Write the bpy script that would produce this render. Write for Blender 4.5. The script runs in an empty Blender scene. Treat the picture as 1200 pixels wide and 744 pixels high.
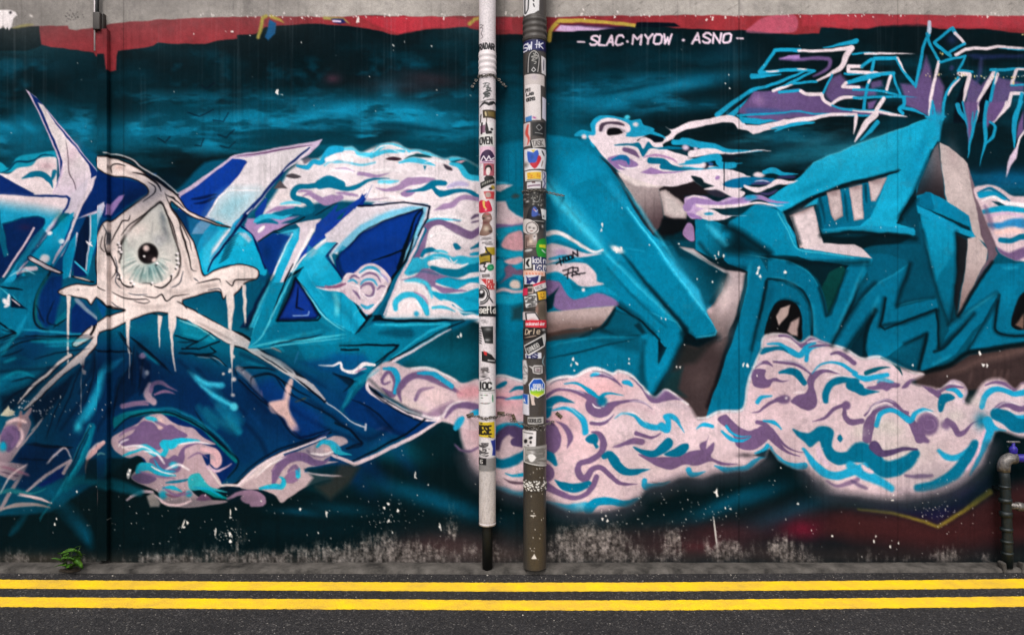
import bpy, bmesh, math
import numpy as np
from mathutils import Vector, Matrix
sc = bpy.context.scene
COL = sc.collection
U = 0.005; D = 4.0; HZ = 372.0; FLOOR = 663.0
CAMH = (FLOOR-HZ)*U
# ---------------------------------------------------------------- camera, sky, sun, exposure
cam = bpy.data.cameras.new('camera'); cam.sensor_width = 36; cam.lens = 24.0; cam.clip_end = 400; cam.clip_start = .05
co = bpy.data.objects.new('camera', cam); COL.objects.link(co)
co.location = (0, -D, CAMH); co.rotation_euler = (math.radians(90), 0, 0); sc.camera = co
SUN_EL, SUN_AZ = math.radians(52), math.radians(192)     # high soft light from over the camera's left shoulder
w = bpy.data.worlds.new('World'); sc.world = w; w.use_nodes = True
nt = w.node_tree; nt.nodes.clear()
sky = nt.nodes.new('ShaderNodeTexSky'); sky.sky_type = 'NISHITA'; sky.sun_disc = False; sky.sun_elevation = SUN_EL; sky.sun_rotation = SUN_AZ
sky.air_density = 1.0; sky.dust_density = 6.0; sky.ozone_density = 1.0
hs = nt.nodes.new('ShaderNodeHueSaturation'); hs.inputs['Saturation'].default_value = .25
bg = nt.nodes.new('ShaderNodeBackground'); bg.inputs['Strength'].default_value = .15
wo = nt.nodes.new('ShaderNodeOutputWorld')
nt.links.new(sky.outputs[0], hs.inputs['Color']); nt.links.new(hs.outputs[0], bg.inputs['Color']); nt.links.new(bg.outputs[0], wo.inputs[0])
sl = bpy.data.lights.new('sun', 'SUN'); sl.energy = .8; sl.angle = math.radians(14); sl.color = (1, .965, .92)
so = bpy.data.objects.new('sun', sl); COL.objects.link(so)
sd_ = Vector((math.sin(SUN_AZ)*math.cos(SUN_EL), math.cos(SUN_AZ)*math.cos(SUN_EL), math.sin(SUN_EL)))
so.rotation_euler = (-sd_).to_track_quat('-Z', 'Y').to_euler(); so.location = (-2, -6, 8)
sc.view_settings.view_transform = 'Standard'; sc.view_settings.look = 'None'; sc.view_settings.exposure = 0.33; sc.view_settings.gamma = 1.0
sc.render.film_transparent = False
# ---------------------------------------------------------------- paint box: spray-can painting into a numpy canvas
S = 2.0                       # canvas samples per mural unit (1 unit = 5 mm of wall)
X0, Y0, X1, Y1 = -70.0, -44.0, 1270.0, 672.0
CW, CH = int((X1-X0)*S), int((Y1-Y0)*S)
rng = np.random.default_rng(7)

def lin(c):
    c = np.asarray(c, dtype=np.float32)/255.0
    return np.where(c <= 0.04045, c/12.92, ((c+0.055)/1.055)**2.4).astype(np.float32)

def upsample(a, h, w):
    ys = np.linspace(0, a.shape[0]-1.001, h); xs = np.linspace(0, a.shape[1]-1.001, w)
    yi = ys.astype(int); xi = xs.astype(int)
    fy = (ys-yi); fx = (xs-xi); fy = (fy*fy*(3-2*fy))[:, None]; fx = (fx*fx*(3-2*fx))[None, :]
    r0 = a[yi]; r1 = a[yi+1]
    return (r0[:, xi]*(1-fx)+r0[:, xi+1]*fx)*(1-fy) + (r1[:, xi]*(1-fx)+r1[:, xi+1]*fx)*fy

def vnoise(h, w, cy, cx, octaves=3, gain=.5):
    out = np.zeros((h, w), np.float32); amp = 1.0; tot = 0
    for o in range(octaves):
        gy = max(2, int(h/cy*(2**o))+2); gx = max(2, int(w/cx*(2**o))+2)
        out += amp*upsample(rng.random((gy, gx)), h, w); tot += amp; amp *= gain
    return out/tot

class Paint:
    """a canvas in mural units; every call lays one more coat of paint on it"""
    def __init__(self, x0, y0, x1, y1, s, base):
        self.x0, self.y0, self.s = x0, y0, s
        self.w, self.h = int(round((x1-x0)*s)), int(round((y1-y0)*s))
        self.a = np.empty((self.h, self.w, 3), np.float32); self.a[:] = np.asarray(base, np.float32)/255
        self.ox = self.oy = 0.0; self.k = 1.0; self.mask = None
    def T(self, ox=0, oy=0, k=1.0):
        self.ox, self.oy, self.k = ox, oy, k
    def pts(self, s, curve=0, closed=False):
        if isinstance(s, str):
            p = []; hard = []
            for tok in s.split():
                hard.append(tok.endswith('!')); tok = tok.rstrip('!')
                a, b = tok.split(','); p.append((float(a), float(b)))
        else:
            p = [(q[0], q[1]) for q in s]; hard = [False]*len(p)
        p = np.array(p, float); p = p/self.k + np.array([self.ox, self.oy])
        if curve and len(p) > 2: p = self.smooth(p, hard, closed)
        return p
    def smooth(self, p, hard, closed):
        n = len(p); out = []
        for i in range(n if closed else n-1):
            p1 = p[i]; p2 = p[(i+1) % n]
            p0 = p[i-1] if (closed or i > 0) else p1
            p3 = p[(i+2) % n] if (closed or i+2 < n) else p2
            m1 = np.zeros(2) if hard[i] else (p2-p0)*.5
            m2 = np.zeros(2) if hard[(i+1) % n] else (p3-p1)*.5
            L = np.hypot(*(p2-p1)); m = int(max(2, min(24, L/2.2)))
            lim = 1.2*L
            for q in (m1, m2):
                l = np.hypot(*q)
                if l > lim: q *= lim/l
            t = np.linspace(0, 1, m, endpoint=False)[:, None]
            out.append((2*t**3-3*t**2+1)*p1+(t**3-2*t**2+t)*m1+(-2*t**3+3*t**2)*p2+(t**3-t**2)*m2)
        if not closed: out.append(p[-1:])
        return np.vstack(out)
    def win(self, lo, hi):
        c0 = max(0, int(np.floor((lo[0]-self.x0)*self.s))); c1 = min(self.w, int(np.ceil((hi[0]-self.x0)*self.s))+1)
        r0 = max(0, int(np.floor((lo[1]-self.y0)*self.s))); r1 = min(self.h, int(np.ceil((hi[1]-self.y0)*self.s))+1)
        return r0, r1, c0, c1
    def grid(self, r0, r1, c0, c1):
        y = (np.arange(r0, r1, dtype=np.float32)+.5)/self.s+self.y0; x = (np.arange(c0, c1, dtype=np.float32)+.5)/self.s+self.x0
        return x[None, :], y[:, None]
    def dist(self, p, closed, W, maxd):
        """distance to a polyline inside window W (inf where farther than maxd) and the arc position there"""
        r0, r1, c0, c1 = W
        D = np.full((r1-r0, c1-c0), 1e9, np.float32); A = np.zeros_like(D)
        q = np.vstack([p, p[:1]]) if closed else p
        L = 0.0
        for a, b in zip(q[:-1], q[1:]):
            l = float(np.hypot(*(b-a)))
            w = self.win(np.minimum(a, b)-maxd, np.maximum(a, b)+maxd)
            s0, s1, d0, d1 = max(w[0], r0), min(w[1], r1), max(w[2], c0), min(w[3], c1)
            if s1 > s0 and d1 > d0:
                x, y = self.grid(s0, s1, d0, d1)
                dx, dy = b-a
                t = np.clip(((x-a[0])*dx+(y-a[1])*dy)/max(l*l, 1e-9), 0, 1)
                d = np.sqrt((x-a[0]-t*dx)**2+(y-a[1]-t*dy)**2)
                sl = (slice(s0-r0, s1-r0), slice(d0-c0, d1-c0))
                m = d < D[sl]
                D[sl] = np.where(m, d, D[sl]); A[sl] = np.where(m, L+t*l, A[sl])
            L += l
        return D, A, L
    def inside(self, p, W):
        r0, r1, c0, c1 = W
        n = np.zeros((r1-r0, c1-c0+1), np.int32)
        q = np.vstack([p, p[:1]])
        for a, b in zip(q[:-1], q[1:]):
            if a[1] == b[1]: continue
            if a[1] > b[1]: a, b = b, a
            i0 = int(np.ceil((a[1]-self.y0)*self.s-.5)); i1 = int(np.ceil((b[1]-self.y0)*self.s-.5))
            i0 = max(i0, r0); i1 = min(i1, r1)
            if i1 <= i0: continue
            rows = np.arange(i0, i1)
            yy = (rows+.5)/self.s+self.y0
            xx = a[0]+(yy-a[1])*(b[0]-a[0])/(b[1]-a[1])
            cc = np.clip(np.ceil((xx-self.x0)*self.s-.5).astype(int)-c0, 0, c1-c0)
            np.add.at(n, (rows-r0, cc), 1)
        return (np.cumsum(n, 1)[:, :-1] % 2) == 1
    def put(self, W, alpha, col):
        r0, r1, c0, c1 = W
        v = self.a[r0:r1, c0:c1]
        if self.mask is not None: alpha = alpha*self.mask[r0:r1, c0:c1]
        v += alpha[..., None]*(np.asarray(col, np.float32)-v)
    def fill(self, col, s, curve=0, soft=.6, op=1.0, g=None, edge=None, line=None, tex=0.0):
        p = self.pts(s, curve, True)
        soft = max(soft/self.k, .35)
        if edge: edge = (edge[0], edge[1]/self.k)+tuple(edge[2:])
        pad = soft+1
        W = self.win(p.min(0)-pad, p.max(0)+pad)
        if W[1] <= W[0] or W[3] <= W[2]: return
        ins = self.inside(p, W)
        md = max(soft, edge[1]*2.5 if edge else 0)+.8
        D, _, _ = self.dist(p, True, W, md)
        sd = np.where(ins, D, -D)
        al = np.clip(.5+sd/(2*soft), 0, 1)*op
        c = np.asarray(col, np.float32)/255
        C = np.broadcast_to(c, D.shape+(3,)).copy()
        if g is not None:
            (gx0, gy0, gx1, gy1), c2 = g[0], g[1]
            gx0, gx1 = gx0/self.k+self.ox, gx1/self.k+self.ox; gy0, gy1 = gy0/self.k+self.oy, gy1/self.k+self.oy
            x, y = self.grid(*W); dx, dy = gx1-gx0, gy1-gy0
            t = np.clip(((x-gx0)*dx+(y-gy0)*dy)/(dx*dx+dy*dy), 0, 1); t = t*t*(3-2*t)
            C += t[..., None]*(np.asarray(c2, np.float32)/255-C)
        if edge is not None:
            e = np.exp(-(D/edge[1])**2)*(edge[2] if len(edge) > 2 else .8)
            C += e[..., None]*(np.asarray(edge[0], np.float32)/255-C)
        if tex:
            nz = vnoise(D.shape[0], D.shape[1], 14*self.s, 14*self.s, 3)-.5
            C *= (1+tex*2*nz)[..., None]
        self.put(W, al, np.clip(C, 0, 1))
        if line is not None:
            self.stroke(line[0], np.vstack([p, p[:1]]), line[1], 0, raw=True, taper=0, soft=line[2] if len(line) > 2 else .6)
    def stroke(self, col, s, w, curve=1, soft=.6, op=1.0, taper=3, raw=False, g=None, closed=False):
        """taper: 0 none, 1 thin start, 2 thin end, 3 both; w is the full width, or a list of widths along the line"""
        p = s if raw else self.pts(s, curve, closed)
        if closed: p = np.vstack([p, p[:1]])
        w = [q/self.k for q in w] if isinstance(w, (list, tuple)) else w/self.k
        soft = max(soft/self.k, .3)
        wm = (max(w) if isinstance(w, (list, tuple)) else w)*.5
        pad = wm+soft+1
        W = self.win(p.min(0)-pad, p.max(0)+pad)
        if W[1] <= W[0] or W[3] <= W[2]: return
        D, A, L = self.dist(p, False, W, pad)
        t = A/max(L, 1e-6)
        if isinstance(w, (list, tuple)): hw = np.interp(t, np.linspace(0, 1, len(w)), w)*.5
        else:
            hw = np.full_like(t, w*.5)
            if taper == 1: hw = hw*np.clip(t*1.6, 0, 1)**.7
            elif taper == 2: hw = hw*np.clip((1-t)*1.6, 0, 1)**.7
            elif taper == 3: hw = hw*np.sqrt(np.clip(4*t*(1-t), 0, 1))
            elif taper == 4: hw = hw*np.clip(4*t*(1-t), 0, 1)
        al = np.clip(.5+(hw-D)/(2*soft), 0, 1)*np.clip(hw/(soft*.6), 0, 1)*op
        c = np.asarray(col, np.float32)/255
        if g is not None:
            c = c+(t[..., None])*(np.asarray(g, np.float32)/255-c)
        self.put(W, al, c)
    def spray(self, col, x, y, rx, ry=None, ang=0.0, op=.6, pw=1.0):
        ry = rx if ry is None else ry
        x, y, rx, ry = x/self.k+self.ox, y/self.k+self.oy, rx/self.k, ry/self.k
        R = max(rx, ry)*1.8
        W = self.win((x-R, y-R), (x+R, y+R))
        if W[1] <= W[0] or W[3] <= W[2]: return
        gx, gy = self.grid(*W); c, s_ = math.cos(math.radians(ang)), math.sin(math.radians(ang))
        u = ((gx-x)*c+(gy-y)*s_)/rx; v = (-(gx-x)*s_+(gy-y)*c)/ry
        self.put(W, op*np.exp(-(u*u+v*v)**pw*1.2), np.asarray(col, np.float32)/255)
    def clip(self, s=None, curve=1, soft=.8):
        if s is None: self.mask = None; return
        p = self.pts(s, curve, True); soft = max(soft/self.k, .35)
        W = self.win(p.min(0)-soft, p.max(0)+soft)
        m = np.zeros((self.h, self.w), np.float32)
        if W[1] > W[0] and W[3] > W[2]:
            ins = self.inside(p, W); D, _, _ = self.dist(p, True, W, soft+.8)
            m[W[0]:W[1], W[2]:W[3]] = np.clip(.5+np.where(ins, D, -D)/(2*soft), 0, 1)
        self.mask = m
    def text(self, col, s, x, y, h, wd, lw, slant=0.0, rot=0.0, soft=.5, gap=.35, op=1.0, jit=0.0):
        """stroke lettering; x,y the baseline start, h letter height, wd letter width"""
        c, n = math.cos(math.radians(rot)), math.sin(math.radians(rot))
        for ch in s:
            adv = 1.0
            for poly in GLYPH.get(ch, ()):
                q = []
                for (u, v) in poly:
                    dx = u*wd+slant*v*h+(rng.random()-.5)*jit; dy = -v*h+(rng.random()-.5)*jit
                    q.append((x+dx*c-dy*n, y+dx*n+dy*c))
                self.stroke(col, q, lw, 0, soft=soft, taper=0, op=op)
            if ch in "IJ!.:'": adv = .55
            if ch in 'MWm': adv = 1.2
            x += (adv*wd+gap*wd)*c; y += (adv*wd+gap*wd)*n

def _gl(t):
    d = {}
    for row in t.strip().split('\n'):
        k, r = row.split(' ', 1); polys = []
        for seg in r.split('/'):
            z = seg.split(); polys.append([(int(q[0])/4, int(q[1])/6) for q in z])
        d[k] = polys
    return d
# stroke alphabet on a 4 x 6 raster: xy pairs from the baseline
GLYPH = _gl("""A 00 26 40/12 32
B 00 06 36 45 43 03/33 42 41 30 00
C 45 36 16 05 01 10 30 41
D 00 06 26 44 42 20 00
E 46 06 00 40/03 33
F 46 06 00/03 33
G 45 36 16 05 01 10 30 41 43 23
H 00 06/40 46/03 43
I 10 16
J 26 21 10 01
K 00 06/46 03 40
L 06 00 40
M 00 06 23 46 40
N 00 06 40 46
O 16 05 01 10 30 41 45 36 16
P 00 06 36 45 44 33 03
Q 16 05 01 10 30 41 45 36 16/22 40
R 00 06 36 45 44 33 03/23 40
S 45 36 16 05 04 42 41 30 10 01
T 06 46/26 20
U 06 01 10 30 41 46
V 06 20 46
W 06 10 24 30 46
X 00 46/06 40
Y 06 23 46/23 20
Z 06 46 00 40
a 33 13 02 01 10 30/34 30 40
c 43 34 14 03 01 10 30 41
d 33 13 02 01 10 30 32/36 30
e 02 42 43 34 14 03 01 10 40
f 10 15 26 36/03 33
g 43 34 14 03 02 11 41/44 41 30 10
h 00 06/03 24 43 40
i 10 14/15 16
k 00 06/44 02 40
l 16 11 20
m 00 04/03 14 23 20/23 34 43 40
n 00 04/03 24 43 40
o 14 03 01 10 30 41 43 34 14
r 00 04/02 14 34
s 43 34 14 03 41 30 10 01
t 16 11 20 31/04 34
u 04 01 10 30 44/44 40
w 04 10 23 30 44
x 00 44/04 40
y 04 21/44 21 00
6 46 16 04 01 10 30 41 42 33 03
3 05 16 36 45 34 23/34 42 41 30 10 01
. 10 11
: 11 10/13 14
- 03 43
+ 03 43/25 21
' 16 15
! 16 12/11 10""")
# ---------------------------------------------------------------- the mural: background coats and the teal lettering
BLK=(5,21,26); TDK=(0,52,68); TEAL=(0,108,138); TQ=(8,134,168); BR=(30,165,205); NAVY=(8,38,98); ROY=(14,58,142)
CR=(222,205,207); PK=(214,172,180); PU=(106,82,118); TD=(0,98,128); CY=(26,144,182); TAU=(170,152,152); BRN=(60,47,48)
WHT=(232,222,224); INK=(3,14,24); PUD=(78,62,98)
M = Paint(X0, Y0, X1, Y1, S, BLK)
def nz_blend(col, lo, hi, cy, cx, thr, gain, op=1.0, box=None):
    """mottled coat: noise thresholded softly between rows lo..hi of the wall"""
    n = vnoise(M.h, M.w, cy*S, cx*S, 4, .55)
    a = np.clip((n-thr)*gain, 0, 1)*op
    y = (np.arange(M.h)+.5)/S+Y0; x = (np.arange(M.w)+.5)/S+X0
    if box is None: e = np.clip((y-lo)/30, 0, 1)*np.clip((hi-y)/30, 0, 1); a = a*e[:, None]
    else:
        e = np.clip((y-box[1])/box[4], 0, 1)*np.clip((box[3]-y)/box[4], 0, 1); f = np.clip((x-box[0])/box[4], 0, 1)*np.clip((box[2]-x)/box[4], 0, 1)
        a = a*e[:, None]*f[None, :]
    M.a += a[..., None]*(np.asarray(col, np.float32)/255-M.a)
# night sky of sprayed teal drifts
nz_blend((4,46,58), -60, 700, 40, 110, .42, 4, .8)
nz_blend((6,84,108), 60, 330, 26, 120, .5, 4, .75)
M.T()
for x, y, rx, ry, an, o, c in ((255,150,60,16,-4,.85,(12,124,158)),(300,135,45,9,-6,.6,TQ),(190,143,28,12,0,.6,(14,110,140)),(230,165,60,9,3,.7,(6,92,120)),
    (420,128,70,9,-3,.85,(14,132,168)),(480,138,50,10,8,.7,(16,128,160)),(370,148,60,7,0,.8,(14,128,164)),(520,160,60,8,0,.7,(8,110,140)),(400,175,120,10,0,.6,(2,60,74)),
    (350,120,70,8,0,.6,(2,80,104)),(520,190,50,30,0,.6,(2,84,106)),(456,108,14,12,0,.5,(10,110,140)),(160,160,30,10,0,.5,(8,90,116)),(280,150,40,7,-4,.7,(18,150,190)),
    (60,80,22,10,0,.35,(8,70,92)),(20,165,50,14,15,.6,(8,96,124)),(35,150,16,7,25,.8,(18,140,178)),(95,150,20,7,5,.4,(8,100,130)),(10,150,18,6,20,.7,(16,130,165)),
    (700,118,80,9,-10,.75,(6,98,126)),(790,100,40,7,-6,.8,(14,128,165)),(745,112,60,7,-10,.6,(10,120,155)),(810,125,60,9,-6,.5,(6,84,108)),(660,150,60,20,0,.7,(4,92,116)),
    (590,130,30,40,0,.5,(4,74,94)),(595,190,40,40,0,.8,(2,96,122)),(850,60,40,14,0,.35,(6,70,94)),(740,70,60,16,0,.35,(4,60,78)),(1180,210,60,14,0,.7,(6,86,128)),
    (1000,170,40,8,-14,.6,(20,86,104)),(930,180,60,9,-12,.7,(16,88,108)),(960,165,30,6,-14,.4,(50,120,140)),(870,170,60,8,-6,.5,(20,66,80)),
    (1150,175,50,20,0,.5,(2,44,58)),(480,100,60,12,0,.35,(70,38,44)),(500,90,40,8,10,.3,(90,44,50)),(390,92,10,6,0,.5,(120,60,80)),(330,100,30,26,0,.3,(6,70,88))):
    M.spray(c, x, y, rx, ry, an, o)
for x, y, rx, ry, an, o in ((60,100,60,25,0,.7),(200,80,120,30,0,.75),(430,70,120,24,0,.6),(140,125,40,22,0,.7),(330,160,60,5,-3,.5),(450,155,40,4,2,.5),(560,110,40,16,0,.6),(700,80,60,8,-12,.5),
    (850,150,90,12,-6,.8),(1040,40,160,20,0,.9),(1150,150,60,30,0,.6),(820,190,60,9,0,.6),(700,140,40,5,-8,.4),(345,98,25,10,0,.7)):
    M.spray(BLK, x, y, rx, ry, an, o)
for x, y, rx, ry, an, o, c in ((300,140,200,16,-3,.6,(8,104,134)),(460,132,110,14,3,.6,(12,118,150)),(240,160,90,10,0,.5,(10,110,142)),(520,150,60,10,4,.5,(14,124,158)),(720,112,110,16,-9,.5,(6,92,118)),(680,95,60,14,-10,.4,(4,80,104)),(820,92,60,10,-6,.5,(8,100,130)),(60,160,90,16,0,.4,(6,92,118)),(330,172,160,8,0,.5,(4,92,116))):
    M.spray(c, x, y, rx, ry, an, o)
for x, y, rx, ry, an in ((330,146,50,3.5,-4),(440,145,60,3,4),(270,157,50,3,-3),(500,152,40,3,6),(390,165,70,4,0),(740,104,50,3,-10)): M.spray((2,46,60), x, y, rx, ry, an, .7)
nz_blend((14,128,162), 0, 0, 12, 46, .52, 6, .8, (140,102,570,188,24)); nz_blend((3,52,66), 0, 0, 10, 40, .54, 7, .75, (150,100,570,190,20))
nz_blend((12,116,150), 0, 0, 12, 50, .54, 6, .7, (640,82,860,142,22)); nz_blend((14,116,148), 0, 0, 12, 34, .55, 6, .7, (-70,120,120,190,20)); nz_blend((5,74,96), 0, 0, 24, 40, .52, 5, .6, (-70,50,570,130,26)); nz_blend((24,92,110), 0, 0, 10, 60, .52, 6, .6, (850,140,1030,200,18))
# lower band: dark teal with blue drifts
M.fill((4,19,23), "-80,470 600,470 1280,470 1280,690 -80,690", soft=30, op=.95)
for x, y, rx, ry, an, o, c in ((480,575,60,10,14,.7,(2,62,82)),(520,590,70,11,18,.8,(2,72,98)),(400,596,40,8,6,.5,(4,66,88)),(330,560,120,12,8,.5,(2,48,58)),(360,620,80,12,0,.3,(2,38,50)),
    (620,605,30,8,0,.3,(2,50,60)),(850,590,50,9,-24,.8,(2,78,104)),(890,580,40,9,-20,.6,(2,70,94)),(800,606,60,10,-10,.4,(2,48,60)),(930,600,60,12,-20,.7,(2,70,96)),
    (450,520,60,20,10,.6,(2,62,72)),(540,440,40,60,0,.9,(0,84,102)),(500,420,60,24,0,.8,(0,88,108)),(350,600,30,5,6,.5,(6,80,110))):
    M.spray(c, x, y, rx, ry, an, o)
# reddish undercoat low on the wall and the yellow zigzag
for x, y, rx, ry, an, o, c in ((510,640,60,16,0,.8,(58,38,40)),(560,645,70,24,0,.8,(66,52,52)),(690,640,80,24,0,.7,(62,54,52)),(780,645,90,18,0,.7,(58,44,44)),(900,648,80,14,0,.6,(54,42,42)),(480,652,60,14,0,.6,(62,52,50)),(1050,650,140,14,0,.5,(48,34,34)),(300,658,160,8,0,.6,(56,52,48)),(40,656,90,9,0,.6,(62,52,42)),(850,625,70,15,0,.75,(62,30,34)),(1000,610,110,22,0,.8,(58,26,30)),(940,620,26,12,0,.9,(92,22,40)),
    (1100,630,90,22,0,.8,(54,28,30)),(1190,610,60,30,0,.5,(50,26,28)),(760,630,90,16,0,.5,(48,34,36)),(600,650,60,10,0,.6,(70,58,56)),(820,640,40,8,0,.5,(80,34,40))):
    M.spray(c, x, y, rx, ry, an, o)
M.fill((58,28,30), "990,600 1060,604 1099,618 1160,577 1215,560 1280,560 1280,632 1120,636 1000,632 960,622", soft=9, op=.8)
M.fill((26,22,58), "1010,588 1060,592 1100,580 1160,560 1158,575 1099,612 1050,600", soft=6, op=.8)
M.stroke((128,112,42), "1006,596 1040,600 1080,610 1099,617! 1130,598 1160,576", [2.5,3,3.5,4,5,7], 1, soft=1.4, op=.8, taper=0)
# grey bare concrete, the red band and the ragged brush edge of the black
M.T(0,0,1)
M.fill((138,46,52), "-80,20 48,30 80,28 150,22 300,18 600,19 900,17 1280,17 1280,44 1180,38 1150,34 1100,34 1076,28 1040,30 1020,33 1000,34 998,36 985,33 962,32 960,39 930,41 900,38 868,35 840,36 745,30 700,34 645,38 616,40 580,41 548,32 520,34 480,37 466,42 440,36 400,30 370,28 310,32 300,40 278,42 278,46 254,48 240,52 210,52 185,51 180,54 150,59 138,60 136,82 128,84 126,66 112,66 110,62 95,60 80,58 60,56 48,53 30,52 -80,50", soft=.7, tex=.1)
M.fill(BLK, "-80,31 46,31 48,54 30,60 -80,60", soft=.7)
M.fill((176,50,62), "420,20 520,20 555,24 600,20 600,36 548,31 500,34 470,41 440,30", soft=1.2, op=.8)
M.fill((172,56,68), "940,17 1280,18 1280,32 1180,34 1100,32 1060,30 1000,33 940,30", soft=2, op=.7)
M.fill((206,110,140), "875,38 884,28 898,20 925,17 934,22 933,36 920,39", curve=1, soft=1, op=.55)
M.fill((166,159,153), "-80,-60 1280,-60 1280,18 1160,19 1040,17 960,17 880,19 800,18 700,19 640,20 560,19 500,20 440,18 400,20 330,20 270,21 215,22 180,24 150,26 130,28 117,31 88,36 82,35 80,30 48,31 30,31 12,33 -80,33", soft=.6, tex=.08)
for x, y, rx, ry, o in ((20,20,90,40,.5),(180,0,120,50,.45),(320,0,60,40,.35),(1150,-20,140,30,.3),(560,20,60,30,.25)):
    M.spray((96,92,90), x, y, rx, ry, 0, o)
M.fill((232,222,222), "-80,14 0,12 12,12 18,15 20,19 15,22 14,30 11,36 9,31 7,35 4,30 0,34 -80,40", soft=.5)
M.spray((20,18,22), 12, 15, 1.6, 1.6, 0, 1)
M.stroke((150,140,86), "14,33 24,31 40,29", 3, soft=1, op=.7)
M.spray((225,215,210), 36, 19, 2.2, 1.6, 20, 1)
for i in range(26): M.spray((40,38,38), 86+rng.normal()*5, 20+rng.normal()*2.5, .7, .6, 0, .8)
# old lettering showing at the band: yellow edges and blue scraps
M.fill((30,84,128), "310,44 316,24 324,28 322,40 314,48", soft=1)
M.stroke((150,138,70), "303,44 308,22 312,20", 4, 0, soft=1, taper=0); M.stroke((160,142,70), "318,20 328,24 334,28", 4, 0, soft=1, taper=2)
M.stroke((150,138,80), "380,21 392,22 402,22 412,30", 3.4, 0, soft=1, taper=2); M.fill((30,34,84), "388,22 402,22 406,27 398,28 390,26", soft=1); M.stroke((226,200,220), "390,24.5 399,25", 2, 0, soft=.6, taper=0)
M.stroke((168,148,76), "550,28 556,23 561,22", 4, 0, soft=1, taper=0)
M.stroke((188,160,70), "644,47 645,37 655,24! 690,25 745,30", [5,5,4.5,4,4], 0, soft=.8, taper=0)
M.fill((206,170,208), "651,37 657,29 690,31 720,34 700,36", soft=.8); M.fill((40,26,60), "652,27 700,29 745,33 720,36 658,29", soft=1, op=.6)
M.fill(INK, "746,26 790,27 797,31 770,33 744,32", soft=.6)
M.text((226,200,216), "SLAC", 691, 54, 11, 7.6, 2.5, slant=.24, rot=-2, soft=.5, gap=.32, jit=.5)
M.text((226,200,216), "MYOW", 741, 52, 10.5, 9, 2.5, slant=.2, rot=-1, soft=.5, gap=.25, jit=.5)
M.text((226,200,216), "ASNO", 811, 51, 11, 8.6, 2.5, slant=.24, rot=-1, soft=.5, gap=.36, jit=.5)
for a in ("677,50 685,50", "863,45 870,45"): M.stroke((210,186,200), a, 2, 0, soft=.5, taper=0)
M.spray((226,200,216), 735, 49, 1.8, 1.8, 0, 1, 2); M.spray((226,200,216), 801, 47, 2, 1.8, 0, 1, 2)
# small birds in the teal sky
for a in ("186,163 194,167 199,160","250,141 262,142 268,132","256,158 266,161 274,152","228,171 235,172 239,163","258,171 268,173 276,166","220,132 234,137 250,128","236,100 242,104 252,97"):
    M.stroke((4,16,30), a, 1.3, 0, soft=.6, op=.75, taper=0)

# ---------------------------------------------------------------- teal block letters on the right
M.T()
M.fill((0,106,136), "582,170 640,160 660,180 690,158 725,208 760,270 775,300 800,308 850,322 852,345 828,375 842,388 838,398 815,402 790,440 772,470 745,475 700,450 640,450 582,445", soft=3)
M.spray((0,112,146), 700, 240, 70, 50, 50, .6)
M.fill((0,98,126), "582,385 640,395 700,390 760,392 768,440 740,470 690,450 582,450", soft=2)
M.T(640,120,4)
M.fill((6,122,156), "0,150 150,170 270,290 500,620 640,744 300,744 150,560 0,380", soft=6)
M.spray((0,92,118), 120, 200, 140, 50, 0, .5); M.spray((0,84,108), 40, 300, 60, 80, 0, .5)
# upper diagonal slab with its lit right edge
M.T(640,290,4)
M.fill((0,114,146), "240,-330 520,0 650,170 760,310 800,385 792,410 705,425 650,385 560,280 350,20 100,-280", soft=1.2, tex=.04)
M.fill((10,96,122), "520,0 620,-10 842,125 832,180 750,300 650,165", soft=1.2, g=((640,200,800,110),(0,52,66)))
M.fill((0,40,52), "560,-60 640,0 760,75 700,60 620,40", soft=8, op=.8)
M.stroke((24,154,192), "300,-300 420,-140 520,-10 620,130 748,305", 30, 1, soft=6, op=.55, taper=0)
M.stroke((60,196,226), "-390,0 520,0".replace("-390,0","380,-190")+" 620,133 740,295", 9, 1, soft=2, op=.9, taper=0)
M.fill((36,160,198), "560,60 640,120 720,200 748,300 660,190", soft=9, op=.75)
M.stroke((50,176,210), "750,310 800,385 792,408", 8, 1, soft=2, op=.8, taper=0)
M.fill((2,18,24), "655,390 705,428 792,412 802,392 790,450 740,500 640,500 645,420", soft=5)
# second slab
M.fill((0,112,144), "-40,-200 250,10 420,170 600,340 640,400 638,450 510,685 470,690 455,590 452,430 410,365 440,352 530,430 528,540 560,470 420,330 250,180 100,40", soft=1.5)
M.fill((12,138,172), "10,-280 270,20 400,150 600,340 560,330 400,210 230,60 60,-130", soft=6, op=.7)
M.stroke((56,186,216), "-30,-320 120,-150 270,15 360,110", 34, 1, soft=9, op=.75, taper=2)
M.stroke((40,168,200), "270,20 440,190 610,350", 8, 1, soft=3, op=.6, taper=2)
M.stroke((2,22,30), "350,20 480,180 600,320 650,382", [6,14,20,30], 1, soft=8, op=.85, taper=0)
M.stroke((2,20,28), "330,270 450,350 530,432 527,535 560,470", 9, 0, soft=3, op=.9, taper=0)
M.fill((2,20,28), "527,435 560,470 525,548", soft=2); M.fill((0,34,44), "300,280 420,330 470,400 430,420 340,415 250,400", soft=8, op=.9)
M.fill((0,86,110), "240,370 300,290 420,330 440,352 410,366 452,410 340,415", soft=4, op=.8)
M.stroke((60,180,210), "470,300 600,345 638,392", 5, 1, soft=2, op=.5, taper=3)
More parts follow.
